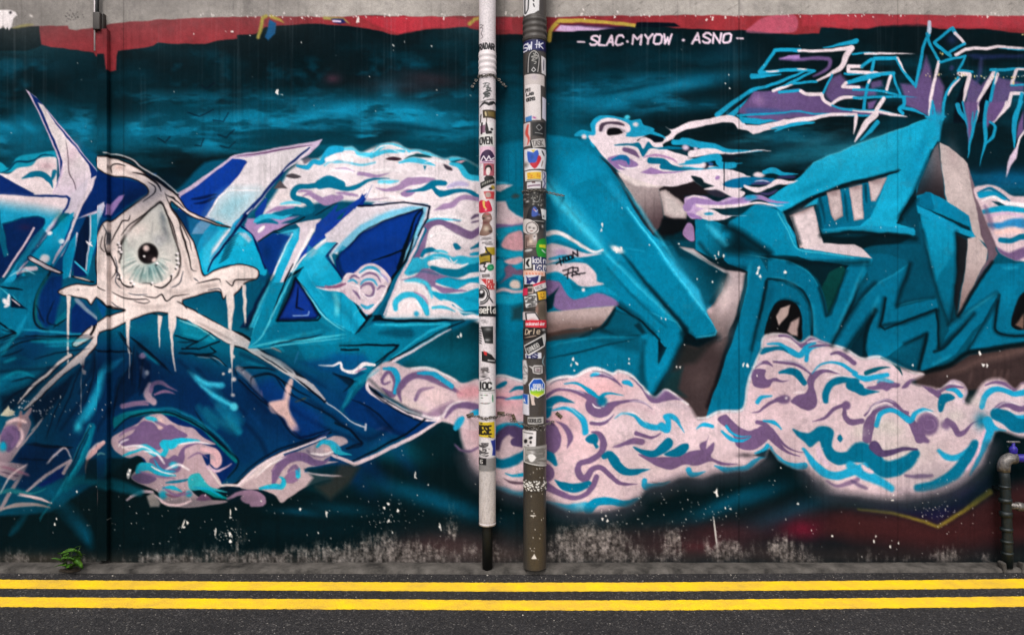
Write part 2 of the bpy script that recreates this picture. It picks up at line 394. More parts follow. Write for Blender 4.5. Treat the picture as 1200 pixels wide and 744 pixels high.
# brown shade under the slabs and the taupe flank
M.fill((58,47,48), "640,455 720,470 800,410 850,400 860,470 800,640 770,744 755,800 700,800 650,744 540,664 510,690 600,520", soft=6)
M.fill((26,30,30), "640,450 700,470 780,440 700,540 620,560 520,690 600,520", soft=14, op=.8); M.fill((10,44,48), "510,690 560,600 640,560 620,660 660,700 560,670", soft=10, op=.8)
M.spray((84,68,68), 720, 620, 60, 70, 20, .5); M.spray((110,92,92), 820, 420, 30, 60, 20, .7)
M.fill((186,166,168), "620,-5 690,5 760,60 840,105 900,110 935,118 920,200 890,320 850,410 800,440 800,390 755,300 790,260 830,190 845,125 740,62", soft=1.4, g=((880,180,820,430),(120,104,104)), edge=((120,104,108),5,.5))
M.fill((216,200,200), "622,0 700,20 760,60 845,118 830,118 740,66 640,10", soft=2, op=.9)
M.spray((214,190,190), 840, 260, 26, 60, 20, .7); M.spray((200,170,172), 770, 296, 16, 16, 0, .9)
M.stroke((18,16,20), "690,5 745,60 830,95 905,103 940,112 935,180 905,300 860,440 800,620 760,744", 22, 1, soft=7, op=.85, taper=1)
# hooked grey block up by the cloud
M.T(640,120,4)
M.fill((26,22,26), "520,380 690,350 800,400 830,430 650,440 660,520 650,560 560,545", soft=6)
M.fill((166,150,150), "335,330 500,320 690,340 690,370 560,390 528,410 545,520 555,560 500,620 460,540 400,430", soft=3, g=((440,380,520,600),(72,56,60)))
M.fill((226,210,208), "335,325 540,330 690,338 680,368 580,385 520,400 420,390 350,350", soft=6, op=.9)
M.stroke((30,22,26), "250,250 340,350 440,530 510,630", 14, 1, soft=4, op=.8, taper=3)
M.fill((198,184,182), "528,420 560,412 620,450 665,500 660,545 600,545 550,530", soft=5, edge=((130,110,110),14,.5))
M.fill((10,14,18), "545,545 670,545 650,590 600,620 520,630", soft=7)
M.fill((6,112,142), "700,550 760,545 900,600 1040,715 840,720 790,740 700,690", soft=2, g=((760,560,1000,700),(2,22,28)))
M.stroke((28,150,184), "745,560 800,620 860,690", 26, 1, soft=9, op=.6, taper=4)
M.fill((150,118,160), "640,610 668,560 692,580 697,645 680,652 660,640", curve=1, soft=1.2, line=((20,16,30),2.0,.8))
# arch letter
M.T(640,290,4)
M.fill((0,100,130), "835,30 860,22 1000,40 1110,70 1200,115 1200,240 1190,300 1160,260 1100,250 1060,290 1030,400 1000,490 960,620 930,744 912,800 748,800 765,744 800,640 860,470 910,320 940,180 945,112 850,75 832,60", soft=1.4)
M.fill((0,88,114), "1035,150 1100,150 1200,200 1210,440 1190,440 1190,300 1150,250 1110,250 1060,290 1035,400 1010,440 980,440 1005,300", soft=2)
M.stroke((2,24,32), "1000,330 1020,230 1040,150 1100,155 1200,200", 10, 1, soft=4, op=.9, taper=0)
M.stroke((0,30,40), "1035,160 1010,280 970,450 950,560", 12, 1, soft=5, op=.6, taper=2)
M.stroke((60,170,196), "850,28 1000,45 1110,75 1200,120", 5, 1, soft=2, op=.7, taper=3)
M.fill((14,14,16), "1035,410 1045,330 1070,280 1110,250 1160,262 1195,310 1200,430 1150,410", curve=1, soft=2)
M.fill((168,148,142), "1085,330 1130,275 1150,285 1130,330 1085,365", soft=2); M.fill((160,138,132), "1130,400 1160,340 1200,320 1200,410 1160,410", soft=4)
# ---- right of it
M.T(900,270,4)
M.fill((0,70,90), "-40,130 100,150 260,170 500,60 700,-40 1200,-40 1200,560 700,660 300,560 200,520", soft=4)
M.fill((4,30,38), "100,140 380,150 400,180 330,190 260,280 230,230 180,180", soft=5)
M.fill((6,58,56), "350,165 370,190 285,395 255,270 290,195", soft=2)
M.fill((0,100,130), "0,128 110,150 190,195 240,265 275,405 300,400 370,180 395,150 490,140 440,230 370,390 340,470 300,530 215,500 205,400 190,320 140,265 60,230 0,225", soft=1.5)
M.stroke((2,24,32), "0,228 80,235 150,270 195,340 208,430 205,500", 10, 1, soft=3.5, op=.9, taper=0)
M.stroke((40,160,190), "10,130 110,152 190,198 238,265", 5, 1, soft=2, op=.6)
M.fill((0,92,120), "0,232 70,245 140,280 185,350 200,500 165,510 160,400 130,340 60,325 20,350 0,400", soft=2)
M.fill((12,12,14), "-10,500 0,420 30,345 80,325 130,345 155,400 158,500 100,490", curve=1, soft=2)
M.fill((166,144,138), "40,400 60,365 105,350 95,395 50,445", soft=3); M.fill((160,136,132), "90,470 110,430 145,410 140,495 110,490", soft=5)
M.stroke((3,20,28), "440,200 400,330 350,440 310,530", 22, 1, soft=7, op=.8, taper=1)
# zigzag W in teal
M.fill((0,98,128), "300,540 360,430 440,320 500,260 640,160 668,150 660,200 610,330 590,370 700,340 790,320 800,360 795,440 800,550 850,470 960,380 1070,300 1080,360 960,470 880,580 740,660 705,655 730,560 745,490 640,530 560,590 470,610 455,560 470,480 500,380 420,480 365,560", soft=2)
M.fill((0,36,48), "380,560 440,470 500,380 470,480 455,560 480,612 420,590", soft=4, op=.9)
M.fill((0,84,110), "440,110 560,110 668,150 600,200 480,280 400,360 470,220", soft=5)
M.stroke((30,150,184), "420,345 520,250 600,200 665,155", 8, 1, soft=4, op=.6); M.stroke((36,150,180), "610,355 680,335 770,318", 6, 1, soft=3, op=.7)
M.stroke((2,22,30), "668,160 640,250 600,345", 18, 1, soft=6, op=.7, taper=2)
M.stroke((2,24,32), "550,320 535,400 525,450 550,465 640,425 790,368 797,420 795,490 800,550", 9, 0, soft=3, op=.9, taper=0)
M.stroke((2,24,32), "500,370 460,470 445,590", 9, 1, soft=4, op=.6, taper=0)
M.fill((0,72,94), "560,590 640,530 745,480 735,560 705,655 640,640 580,600", soft=3, edge=((0,40,54),12,.6))
M.stroke((2,22,30), "745,490 730,570 708,650", 10, 1, soft=4, op=.8, taper=0)
M.stroke((2,20,28), "960,400 880,490 820,550 780,570", 14, 1, soft=5, op=.8, taper=1)
# N and the tail at the frame edge
M.fill((0,98,128), "1050,160 1200,150 1330,160 1330,560 1200,520 940,560 960,500 1075,330 1080,290 850,470 850,440 900,400 990,250", soft=3)
M.stroke((2,22,30), "1085,300 1070,380 1065,450 1085,480 1130,490 1200,492 1330,492", 9, 1, soft=3.5, op=.9, taper=0)
M.fill((10,12,14), "1140,430 1160,360 1200,290 1330,250 1330,460 1200,465 1160,460", curve=1, soft=3); M.fill((110,84,74), "1160,440 1200,390 1200,460", soft=5)
M.stroke((2,18,26), "940,560 1080,300", 6, 0, soft=3, op=.5, taper=0)
# I stem and slash
M.fill((4,116,148), "690,-250 720,-330 760,-340 870,-280 980,-10 970,30 880,0 885,200 870,330 855,440 800,300 770,160 725,0 695,-150", soft=1.5, g=((760,-100,800,420),(0,88,114)))
M.fill((0,70,92), "500,60 700,-100 740,40 780,240 790,320 680,330 600,350 660,200 668,150 560,110", soft=8, op=.85)
M.fill((14,138,172), "720,-60 800,-40 885,0 885,80 790,230 750,60", soft=8, op=.6); M.stroke((40,160,190), "725,10 760,130 785,250", 6, 1, soft=4, op=.5)
M.T(900,100,4)
M.fill((96,84,88), "700,490 780,300 800,270 815,400 835,540 760,500 690,520", soft=3, g=((800,320,720,500),(34,30,34)))
M.fill((176,160,158), "805,268 850,290 915,345 935,370 965,470 1000,580 1060,744 1020,744 960,700 940,610 840,550 815,400", soft=1.5)
M.fill((116,96,104), "935,375 980,500 1080,744 1040,800 1000,700", soft=3, g=((940,400,1040,744),(90,72,84)))
M.fill((0,92,122), "685,540 740,500 765,500 780,580 770,590 690,560", soft=1); M.fill((4,112,146), "765,500 940,610 945,665 780,580", soft=1)
M.fill((0,34,44), "690,560 770,590 945,665 950,690 860,640 720,580", soft=3)
M.fill((14,132,168), "690,560 760,590 880,660 960,690 975,722 880,690 820,660 740,620 700,600", soft=1.2); M.stroke((2,14,20), "880,690 930,715 972,724", 10, 1, soft=4, op=.8)
M.fill((0,58,76), "625,615 690,540 700,600 720,744 640,744 480,744 690,690", soft=4)
M.T(900,270,4)
M.fill((24,26,30), "885,20 935,45 930,160 900,300 880,400 870,330 885,200", soft=4); M.fill((176,158,156), "935,40 980,30 1030,90 1020,150 950,290 885,398 905,300 930,160", soft=2, g=((960,100,900,380),(128,106,104)))
M.fill((96,78,90), "1020,0 1080,110 1050,150 1025,170 950,300 1028,130 1030,80 990,-40", soft=4)
M.stroke((10,14,18), "1050,150 1010,210 950,300 890,400", 16, 1, soft=6, op=.9, taper=0)
# jaw of the big letter
M.T(900,100,4)
M.fill((4,116,148), "-230,720 -180,640 -60,560 60,585 130,744 140,800 -60,800 -150,790", soft=4); M.fill((3,60,76), "-240,730 -150,700 -90,790 -190,800", soft=14, op=.8)
M.fill((18,146,180), "-20,540 90,470 150,430 215,362 400,285 600,212 750,155 800,150 806,200 800,250 770,310 690,490 622,610 600,645 690,680 682,712 540,694 380,680 255,700 236,650 228,560 70,595", soft=1.2, tex=.05)
M.spray((48,170,196), 480, 290, 110, 40, -20, .5); M.spray((44,166,196), 300, 350, 90, 40, -25, .4); M.spray((2,110,146), 700, 400, 60, 120, 25, .4)
M.spray((2,110,140), 200, 480, 120, 20, -20, .5)
M.fill((0,92,122), "228,560 240,520 330,490 450,455 560,425 520,540 480,620 430,660 330,665 260,690 236,650", soft=3, op=.9)
M.fill((4,24,32), "70,590 140,555 240,505 400,448 560,412 625,398 600,412 480,450 330,492 230,530 110,610 150,744 130,744", soft=3)
for q in ("100,612 215,568 232,660 250,760 150,760", "275,500 335,490 352,612 310,636 296,610", "378,480 440,465 450,628 400,632", "470,450 560,428 508,546 484,546"):
    M.fill((196,176,176), q, soft=1.4, tex=.1, edge=((110,90,92),5,.6))
M.spray((220,208,206), 165, 660, 40, 60, 0, .4)
M.stroke((0,40,54), "240,520 262,600 262,660", 16, 1, soft=5, op=.6, taper=2); M.stroke((0,50,66), "355,500 372,640", 12, 0, soft=5, op=.7); M.stroke((0,40,54), "455,470 465,560", 14, 0, soft=4, op=.7, taper=2)
M.T(900,270,4)
M.fill((4,22,28), "90,-60 150,40 180,80 250,70 245,30 430,30 560,10 690,25 620,60 440,80 360,70 270,60", soft=5, op=.9)
M.fill((206,188,190), "105,-60 215,-100 245,10 260,60 400,66 432,80 488,130 420,128 170,86 140,40", soft=1.6, g=((250,60,330,30),(110,96,100)))
M.fill((204,186,190), "250,62 400,66 435,80 488,131 300,108 170,86", soft=2)
M.fill((8,118,150), "100,-20 128,20 140,80 370,118 490,132 485,160 380,165 180,135 110,110 60,-60 40,-90", soft=1.2); M.stroke((66,176,196), "45,-85 90,0 140,84 260,108 400,128", 6, 1, soft=2, op=.7, taper=0)
M.fill((18,130,164), "250,5 380,-10 540,5 690,20 685,-8 540,-20 250,-8", soft=2)
# pale chips later; long dark brown slope under the W
M.fill((54,42,42), "690,670 850,640 950,580 1200,540 1330,540 1330,744 1000,744 800,760 700,720", soft=8)
M.stroke((96,74,70), "760,690 900,650 1000,610 1200,560 1330,545", 40, 1, soft=16, op=.7, taper=1)
M.stroke((4,14,18), "740,665 850,630 940,575 1060,555 1200,535 1330,540", 22, 1, soft=7, op=.9, taper=0)
for x in (940,1050,1080,1110): M.stroke((86,66,64), "%d,650 %d,720" % (x+20,x), 14, 0, soft=6, op=.5)
# ---------------------------------------------------------------- outlined lettering top right
LC=(22,140,176); LW=(222,204,210); LP=(102,78,124)
M.T(830,20,6)
M.fill(LP, "190,670 320,530 470,520 640,500 700,540 800,545 870,620 1000,650 1180,660 1260,690 1000,690 700,710 560,715 480,740 300,744 260,690", soft=6, op=.92, tex=.08)
M.fill((40,80,130), "260,640 480,650 700,670 480,690 260,690", soft=14, op=.6); M.spray((160,120,170), 350, 590, 50, 40, 0, .6)
M.fill(LP, "820,540 860,430 930,400 1000,470 1180,520 1180,560 960,560 870,610", soft=14, op=.85)
M.stroke(LP, "500,298 640,298 760,290 850,300 850,350 800,390 740,420", [16,30,24,26,30,22,10], 1, soft=7, taper=0); M.fill((150,116,170), "500,300 560,275 640,265 640,295", soft=4)
M.stroke(LC, "150,690 200,640 310,530 340,520", [60,30,14,8], 1, soft=3, taper=0); M.stroke(LC, "60,690 160,610 300,520 420,490 560,430 700,370", [36,30,24,20,18,16], 1, soft=3, taper=0)
M.stroke(INK, "120,690 190,630 310,535", 14, 1, soft=3, taper=3)
M.stroke(LC, "470,235 360,385", 24, 0, soft=3, taper=0); M.stroke(LC, "470,235 640,235", 28, 0, soft=3, taper=0); M.stroke(LW, "630,238 760,240 930,228 1010,215", [18,20,24,34], 1, soft=3, taper=0)
M.stroke(LC, "810,215 900,200 1040,170", [6,22,36], 1, soft=3, taper=0); M.stroke(LW, "1010,215 970,270 940,350 880,390 760,455", [36,40,34,20,14], 1, soft=3, taper=0)
M.stroke(LC, "360,390 480,380 620,368 750,380 620,440 460,520", [26,24,22,18,22,20], 0, soft=3, taper=0); M.stroke(LW, "400,382 500,378", 12, 0, soft=3); M.stroke(LW, "620,362 700,368", 10, 0, soft=3); M.stroke(LW, "460,522 520,495 620,465", 20, 0, soft=3, taper=2)
M.stroke(LC, "310,420 420,412 510,404", [40,26,8], 1, soft=3, taper=0); M.stroke(LC, "600,465 660,462 760,460", 18, 1, soft=3, taper=0); M.stroke(LC, "500,530 640,515", 22, 0, soft=3, taper=0)
M.stroke(LW, "650,520 690,545 800,545", 24, 1, soft=3, taper=0); M.stroke(LW, "800,545 820,590 860,620", 26, 1, soft=3, taper=0); M.stroke(LC, "870,410 810,535", 16, 0, soft=3, taper=0); M.stroke(LW, "870,615 930,575 1000,568 1080,575", [20,26,22,14], 1, soft=3, taper=0)
M.stroke(LC, "870,625 950,650 1200,660 1300,680", [12,20,16,8], 1, soft=3, taper=0); M.stroke(LC, "200,690 400,685 620,665 800,685 1000,690 1180,695", [16,14,10,12,18,14], 1, soft=3, taper=0)
M.stroke(LC, "1010,262 1100,255 1180,262", 14, 1, soft=3, taper=0); M.stroke(LW, "1100,262 1300,255 1460,258", 14, 1, soft=3, taper=2)
M.stroke(LW, "1080,350 985,348 985,385 1060,390 1180,396", 26, 0, soft=3, taper=0); M.stroke(LC, "960,400 1000,405 1180,392", 16, 1, soft=3, taper=2); M.stroke(LC, "980,460 1080,440 1200,412", 26, 1, soft=3, taper=0); M.stroke(LW, "970,462 945,490 1060,494", 22, 0, soft=3, taper=0)
M.stroke(LC, "1070,510 1200,525 1340,555", 14, 1, soft=3, taper=0); M.stroke(LC, "1080,350 1150,300", 24, 0, soft=3, taper=0)
# long white lightning line down to the cloud
M.T(640,120,4)
M.stroke(LW, "590,165 610,140 700,105 840,72 880,80 920,112", [16,18,16,26,26,34], 1, soft=2, taper=0)
M.fill(LW, "880,85 920,105 1000,108 1060,98 1110,82 1200,72 1340,52 1460,50 1460,62 1330,68 1200,98 1120,122 1040,132 970,150 950,135 900,125", soft=2)
M.stroke(LC, "1050,128 1100,118 1200,105 1260,98", 12, 1, soft=2); M.fill(LC, "890,60 960,75 1090,88 1000,106 920,98", soft=3)
M.T(900,0,4)
M.stroke(LC, "30,620 100,590 220,575", 16, 1, soft=2)
M.T(1000,20,6)
M.fill(LP, "330,470 440,480 480,380 510,270 540,350 560,450 600,420 640,500 620,700 540,720 520,690 360,620 360,570", soft=12, op=.9)
M.fill(LP, "100,600 160,590 140,640 100,650", soft=8); M.fill(LP, "120,460 200,450 210,490 130,510", soft=10, op=.8)
M.fill(LP, "820,420 900,480 980,390 1040,430 1200,470 1200,520 1120,530 1060,640 960,744 900,744 900,600 860,744 800,744 790,600", soft=10, op=.85)
M.fill((30,42,84), "800,265 1200,265 1200,290 850,300", soft=10, op=.7); M.stroke((70,70,120), "905,280 890,400 850,480", 30, 1, soft=12, op=.6); M.stroke((60,60,110), "690,340 690,380", 30, 0, soft=10, op=.6)
M.fill(INK, "720,600 780,460 800,440 790,560 770,620 800,744 700,744", soft=6); M.fill(INK, "960,460 990,380 1010,420 960,600 940,744 870,744 890,600", soft=6)
M.stroke(LC, "150,292 300,288", 26, 0, soft=3, taper=0); M.stroke(LC, "145,300 130,385", 22, 0, soft=3, taper=0); M.stroke(LC, "300,285 340,370 430,475", 22, 1, soft=3, taper=0); M.stroke(LW, "310,285 350,370 375,400", 14, 1, soft=3, taper=2)
M.stroke(LW, "0,390 150,395 270,390", 18, 1, soft=3, taper=2); M.stroke(LC, "0,450 120,412 280,400", 26, 1, soft=3, taper=0)
M.stroke(LC, "120,440 100,490 70,650", 22, 1, soft=3, taper=0); M.stroke(LW, "120,435 105,470", 18, 0, soft=3); M.stroke(LW, "260,420 230,530", 22, 0, soft=3, taper=0); M.stroke(LC, "275,400 330,545", 16, 0, soft=3, taper=0)
M.stroke(LC, "0,510 200,525 340,555 460,566", 16, 1, soft=3, taper=2); M.stroke(LC, "0,572 150,568 360,566", 18, 1, soft=3, taper=0); M.stroke(LW, "210,580 160,655", 30, 0, soft=3, taper=0)
M.stroke(LC, "355,570 355,620 320,650 350,680", 26, 1, soft=3, taper=0); M.stroke(LC, "340,640 440,660 520,695", 26, 1, soft=3, taper=2)
M.stroke(LW, "0,660 150,668 260,685 380,702", [10,16,24,4], 1, soft=3, taper=0); M.stroke(LW, "20,700 0,830", 22, 0, soft=3, taper=2); M.stroke(LW, "150,690 90,744 10,880", [50,40,8], 0, soft=3, taper=0); M.stroke(LC, "170,744 120,800 50,870", [34,26,8], 1, soft=3, taper=0)
M.stroke(LC, "530,130 490,220 460,380 440,495", [24,22,26,16], 1, soft=3, taper=0); M.stroke((190,200,220), "535,40 530,110", 26, 0, soft=4, taper=0); M.stroke(LC, "520,120 540,190 600,310", 20, 1, soft=3, taper=0)
M.stroke(LW, "600,318 575,430 550,560 540,690", 22, 1, soft=3, taper=0); M.stroke(LC, "560,600 545,700 580,690 565,620", 16, 0, soft=3, taper=0)
M.stroke(LC, "570,180 690,80", 20, 0, soft=3, taper=0); M.stroke(LC, "700,80 720,120", 26, 0, soft=3, taper=0); M.stroke(LW, "715,115 780,190", 22, 0, soft=3, taper=0); M.stroke(LC, "780,190 680,245 665,270", 20, 1, soft=3, taper=0); M.stroke(LC, "575,185 680,278", 26, 0, soft=3, taper=0)
M.spray((30,46,84), 690, 160, 40, 40, 0, .7)
M.stroke(LC, "610,320 700,295 790,275 760,340 735,385 840,385", 18, 0, soft=3, taper=0); M.stroke(LW, "720,268 790,228 940,222 1010,205 1060,210 1200,225 1500,225", 22, 0, soft=3, taper=0); M.stroke(LC, "1010,222 1060,222 1200,232 1500,232", 10, 1, soft=3)
M.stroke(LW, "740,405 820,405 800,480 775,600", [26,28,26,12], 0, soft=3, taper=0); M.stroke(LC, "735,430 670,510 640,600 625,720", 20, 1, soft=3, taper=0); M.stroke(LW, "755,430 690,500 665,560", 16, 1, soft=3); M.stroke(LC, "735,620 750,670 800,744 815,900 803,990", [34,30,16,12,4], 1, soft=3, taper=0)
M.stroke(LC, "770,600 790,690 800,744", 16, 1, soft=3, taper=0); M.stroke(LW, "1000,375 920,520 875,600 880,650 860,744", [28,34,24,14,10], 1, soft=3, taper=0); M.stroke(LC, "1010,390 980,520 955,640 930,760", 22, 1, soft=3, taper=0); M.stroke(LW, "1015,400 995,480", 20, 0, soft=3, taper=2)
M.stroke(LC, "970,372 1100,370 1330,370", 20, 1, soft=3, taper=0); M.stroke(LW, "1145,380 1115,470", 24, 0, soft=3, taper=0); M.stroke(LW, "1150,372 1500,372", 16, 0, soft=3, taper=0); M.stroke(LC, "1110,480 1400,475", 14, 0, soft=3, taper=0)
M.stroke(LW, "1190,540 1110,540 1090,620 980,740", [24,26,30,22], 0, soft=3, taper=0); M.stroke(LC, "1185,545 1150,680 1130,760", 26, 1, soft=3, taper=0)
M.T(1000,120,6)
M.fill(LP, "780,0 880,0 860,100 830,230 810,300 800,120", soft=8); M.fill(LP, "960,0 1090,0 1000,130 960,150 930,200 930,80", soft=8); M.fill(LP, "1200,60 1160,160 1140,260 1200,200", soft=8)
M.stroke(LC, "870,60 850,170 815,300 802,395", [14,22,16,3], 1, soft=3, taper=0); M.stroke(LC, "840,60 835,180", 12, 0, soft=3)
M.stroke(LC, "940,0 925,120 925,280 900,380 890,450", [24,26,30,14,3], 1, soft=3, taper=0); M.stroke(LC, "960,140 995,170 980,240 930,290", [14,22,26,10], 1, soft=3, taper=0); M.stroke(LW, "1080,0 1060,60 990,140", 24, 1, soft=3, taper=2); M.stroke(INK, "965,190 970,220 940,265", 8, 1, soft=2)
M.stroke(LC, "1180,0 1140,100 1130,180 1130,320", [30,40,30,8], 1, soft=3, taper=0); M.stroke(LW, "1210,200 1170,250 1150,320", 16, 1, soft=3, taper=0); M.stroke((196,176,194), "1150,320 1130,380 1105,430 1078,525", [16,50,24,3], 1, soft=4, taper=0)
M.spray(LC, 590, 100, 60, 40, 0, .9); M.stroke(LC, "600,120 600,270", [60,14], 0, soft=6, op=.8, taper=0); M.stroke(LC, "500,100 580,110 650,100", 26, 1, soft=4)
# ---------------------------------------------------------------- torn white cloud streaming off the slab
M.T(660,120,6)
M.fill(LC, "80,235 130,195 200,200 195,150 240,100 330,90 430,110 480,130 540,120 560,160 640,190 600,230 470,250 300,220 220,320 200,300 180,250", curve=1, soft=3)
M.spray((70,200,225), 450, 105, 20, 16, 0, 1, 2); M.spray(LW, 505, 160, 22, 18, 0, 1, 2); M.spray(LW, 150, 242, 20, 18, 0, 1, 2)
M.fill(LW, "180,235 230,225 235,150 300,110 380,115 450,150 470,200 440,240 560,240 700,250 760,210 720,170 760,190 900,140 1130,100 1200,105 1200,140 1100,140 900,190 800,205 760,260 700,300 740,340 900,390 1000,440 1200,480 1300,530 1200,640 1000,600 900,540 880,565 690,590 420,500 300,400 230,310", curve=1, soft=3)
M.fill((70,56,72), "255,200 265,150 340,135 400,140 430,165 330,155 290,170 280,200", curve=1, soft=4); M.fill((12,12,16), "305,215 320,185 380,180 435,205 390,228 320,230", curve=1, soft=4); M.fill((200,186,196), "270,220 300,165 400,170 450,210 430,230 380,180 320,180", curve=1, soft=3, op=.7)
M.stroke(LC, "440,220 560,205 680,235 720,260", 26, 1, soft=4); M.fill(INK, "520,265 600,240 700,250 700,280 620,285 560,275", curve=1, soft=3); M.fill(LW, "520,285 560,250 610,262 640,290 590,285", curve=1, soft=3)
M.fill(TD, "355,300 470,290 530,280 560,330 600,280 640,320 760,310 860,330 700,335 610,330 560,385 510,310 400,310", curve=1, soft=3)
M.stroke(PU, "430,335 490,350 530,385", [30,40,10], 1, soft=4, taper=0); M.stroke((170,130,170), "560,390 660,375 760,400 800,430", 18, 1, soft=4)
M.fill((140,110,160), "310,400 370,375 460,390 530,440 480,465 380,470", curve=1, soft=4); M.stroke((20,100,150), "345,405 400,390 450,400 460,435", [14,34,38,10], 1, soft=4, taper=0); M.stroke(WHT, "390,440 440,465 520,460", 12, 1, soft=3)
M.stroke(TD, "610,410 700,420 760,460 900,475", [40,44,30,4], 1, soft=3, taper=0); M.fill((150,116,166), "540,495 620,455 700,490 760,500 640,505", soft=4); M.stroke((150,116,166), "560,495 700,500 860,485", 10, 1, soft=3)
M.stroke(LC, "780,280 900,290 1000,320 1100,330 1260,345 1400,345", [40,44,34,20,22,4], 1, soft=4, taper=0)
for q in ((860,320,32,26),(930,325,20,18)): M.spray((60,50,70), q[0]+6, q[1]+6, q[2], q[3], 0, .8, 2); M.spray((200,180,200), q[0], q[1], q[2]*.8, q[3]*.8, 0, 1, 2)
M.fill((14,24,34), "880,395 1000,375 1100,350 1200,360 1200,400 1080,390 960,400", soft=5, op=.9)
M.stroke(LC, "800,440 900,430 1000,400 1080,390 1110,440 1200,440", 40, 1, soft=4, taper=1); M.stroke((40,80,130), "1010,430 1060,440", 26, 0, soft=4); M.stroke(LC, "830,455 960,470 1200,460", 18, 1, soft=4)
M.spray((20,20,30), 1000, 445, 24, 24, 0, .9, 2); M.spray(LW, 988, 440, 22, 22, 0, 1, 2); M.stroke((150,110,160), "1050,540 1110,525", 34, 0, soft=4)
M.fill((12,30,36), "895,515 960,505 990,560 1060,590 1000,610 930,560", soft=5)
M.T(780,150,6)
M.stroke(LC, "120,90 220,115 350,135 420,160 560,170", [40,50,44,26,10], 1, soft=4, taper=0); M.stroke(LW, "180,185 340,165 420,180 560,172 660,158 740,163", [50,50,20,8,10,3], 1, soft=3, taper=0)
M.fill((10,22,32), "190,215 300,195 420,180 560,195 440,220 330,200", soft=4, op=.85); M.stroke(LC, "150,245 260,225 370,205 380,250 480,250 540,245", [24,44,50,40,14,4], 1, soft=4, taper=0)
M.stroke(TD, "-20,275 60,290 200,295", [40,26,4], 1, soft=3, taper=0); M.spray((20,20,30), 284, 262, 22, 20, 0, .9, 2); M.spray(LW, 268, 260, 20, 18, 0, 1, 2)
M.fill(LW, "0,340 200,300 320,290 420,310 500,330 600,340 520,360 420,365 330,395 280,375 250,350 180,335 190,370 140,385 0,400", curve=1, soft=3)
M.fill((0,98,140), "400,400 460,365 560,345 680,350 760,355 760,380 680,395 600,400 540,420 440,420", curve=1, soft=3); M.spray(LW, 655, 330, 42, 22, 0, 1, 3); M.stroke(LC, "690,310 760,300 830,325 930,325", [30,40,26,3], 1, soft=3, taper=0)
M.stroke(LW, "560,410 640,440 720,410 780,380 860,385 930,370", [20,36,20,40,26,3], 1, soft=3, taper=0); M.stroke((40,40,80), "780,350 860,345 920,345", 24, 1, soft=5); M.stroke((60,56,100), "600,395 700,390 740,380", 20, 1, soft=4); M.stroke((190,170,200), "620,380 680,372 730,380", 10, 1, soft=3)
M.stroke((150,116,166), "345,360 380,345", 26, 0, soft=4); M.fill(LW, "270,430 330,415 400,410 460,450 520,440 560,460 500,500 420,470 330,440", curve=1, soft=3)
M.fill((40,40,54), "290,445 360,435 430,480 380,490 320,470", curve=1, soft=6); M.fill((190,160,200), "130,500 170,480 280,480 360,520 460,490 560,500 640,490 560,540 420,560 300,570 210,640 150,600", curve=1, soft=4)
M.stroke(LW, "140,500 200,482 280,500 360,535 430,520", 18, 1, soft=3); M.stroke((150,120,170), "150,560 190,515 280,515 400,540 520,510 660,490 740,515 870,522", [60,40,30,34,40,36,20,3], 1, soft=4, taper=0)
M.stroke(LW, "220,545 330,555 450,555 560,540 660,530 760,545 830,540", [20,26,24,20,14,16,3], 1, soft=3, taper=0); M.spray(LC, 600, 492, 50, 22, 0, .8, 2); M.stroke(LC, "560,480 640,490", 12, 0, soft=3)
M.fill(LW, "215,600 270,565 340,580 420,615 570,613 470,620 420,645 300,650 220,620", curve=1, soft=3); M.stroke(LC, "270,605 340,605", 20, 0, soft=4); M.stroke((150,116,170), "150,600 200,620 260,640", 26, 1, soft=4)
M.stroke((60,150,190), "640,540 740,555 840,545", 12, 1, soft=4, op=.8); M.stroke((70,60,110), "660,460 720,460 790,435", 20, 1, soft=6, op=.8)
M.stroke((10,16,22), "415,230 410,440", 7, 0, soft=2, taper=0)
# ---------------------------------------------------------------- left piece: cloud behind, blue blades, dripping eye
M.T()
O3="296,262 305,235 322,212 345,196 350,188 372,186 385,178 412,172 422,178 440,172 462,167 478,175 500,178 520,186 535,184 556,192 566,205 568,376 552,376 450,372 440,300 360,300"
M.fill((216,204,208), O3, curve=1, soft=2, tex=.05)
M.clip(O3, 1, 2)
for x, y, rx, ry, o, c in ((560,300,60,14,.5,(200,176,186)),(470,230,60,16,.6,(224,208,210)),(600,250,30,20,.8,(206,176,186)),(610,290,20,16,.9,(196,142,152)),(540,270,30,20,.6,(206,196,196)),(330,230,40,10,.5,(224,206,204)),(600,235,30,10,.6,(214,196,204))):
    M.spray(c, x, y, rx, ry, 0, o)
M.T(380,160,6)
M.stroke((70,184,212), "-20,130 60,95 150,80 220,85 250,120 330,125 400,70 480,55 560,80 600,110", [60,40,30,26,40,30,34,20,14,14], 1, soft=4, taper=0); M.stroke(WHT, "0,170 60,150 90,160", 30, 1, soft=4); M.stroke(WHT, "340,110 400,70 480,65 540,85", [6,12,12,6], 1, soft=3, taper=0)
M.stroke((60,170,200), "330,140 430,105 560,105", [30,26,20], 1, soft=4, taper=0); M.stroke((60,170,200), "0,205 40,180 140,180 260,200 360,180", [10,20,16,16,10], 1, soft=5, op=.8, taper=0); M.spray(WHT, 165, 150, 55, 40, 0, .9, 2)
M.fill((48,30,42), "430,160 490,140 545,160 500,172", curve=1, soft=4); M.fill((10,60,70), "560,160 620,130 700,125 760,150 690,150 620,145", curve=1, soft=4); M.stroke((60,180,210), "580,110 660,100 740,125 800,135 880,160", 24, 1, soft=4); M.stroke((60,170,200), "530,185 620,165 700,180 780,205", [14,34,34,8], 1, soft=4, taper=0)
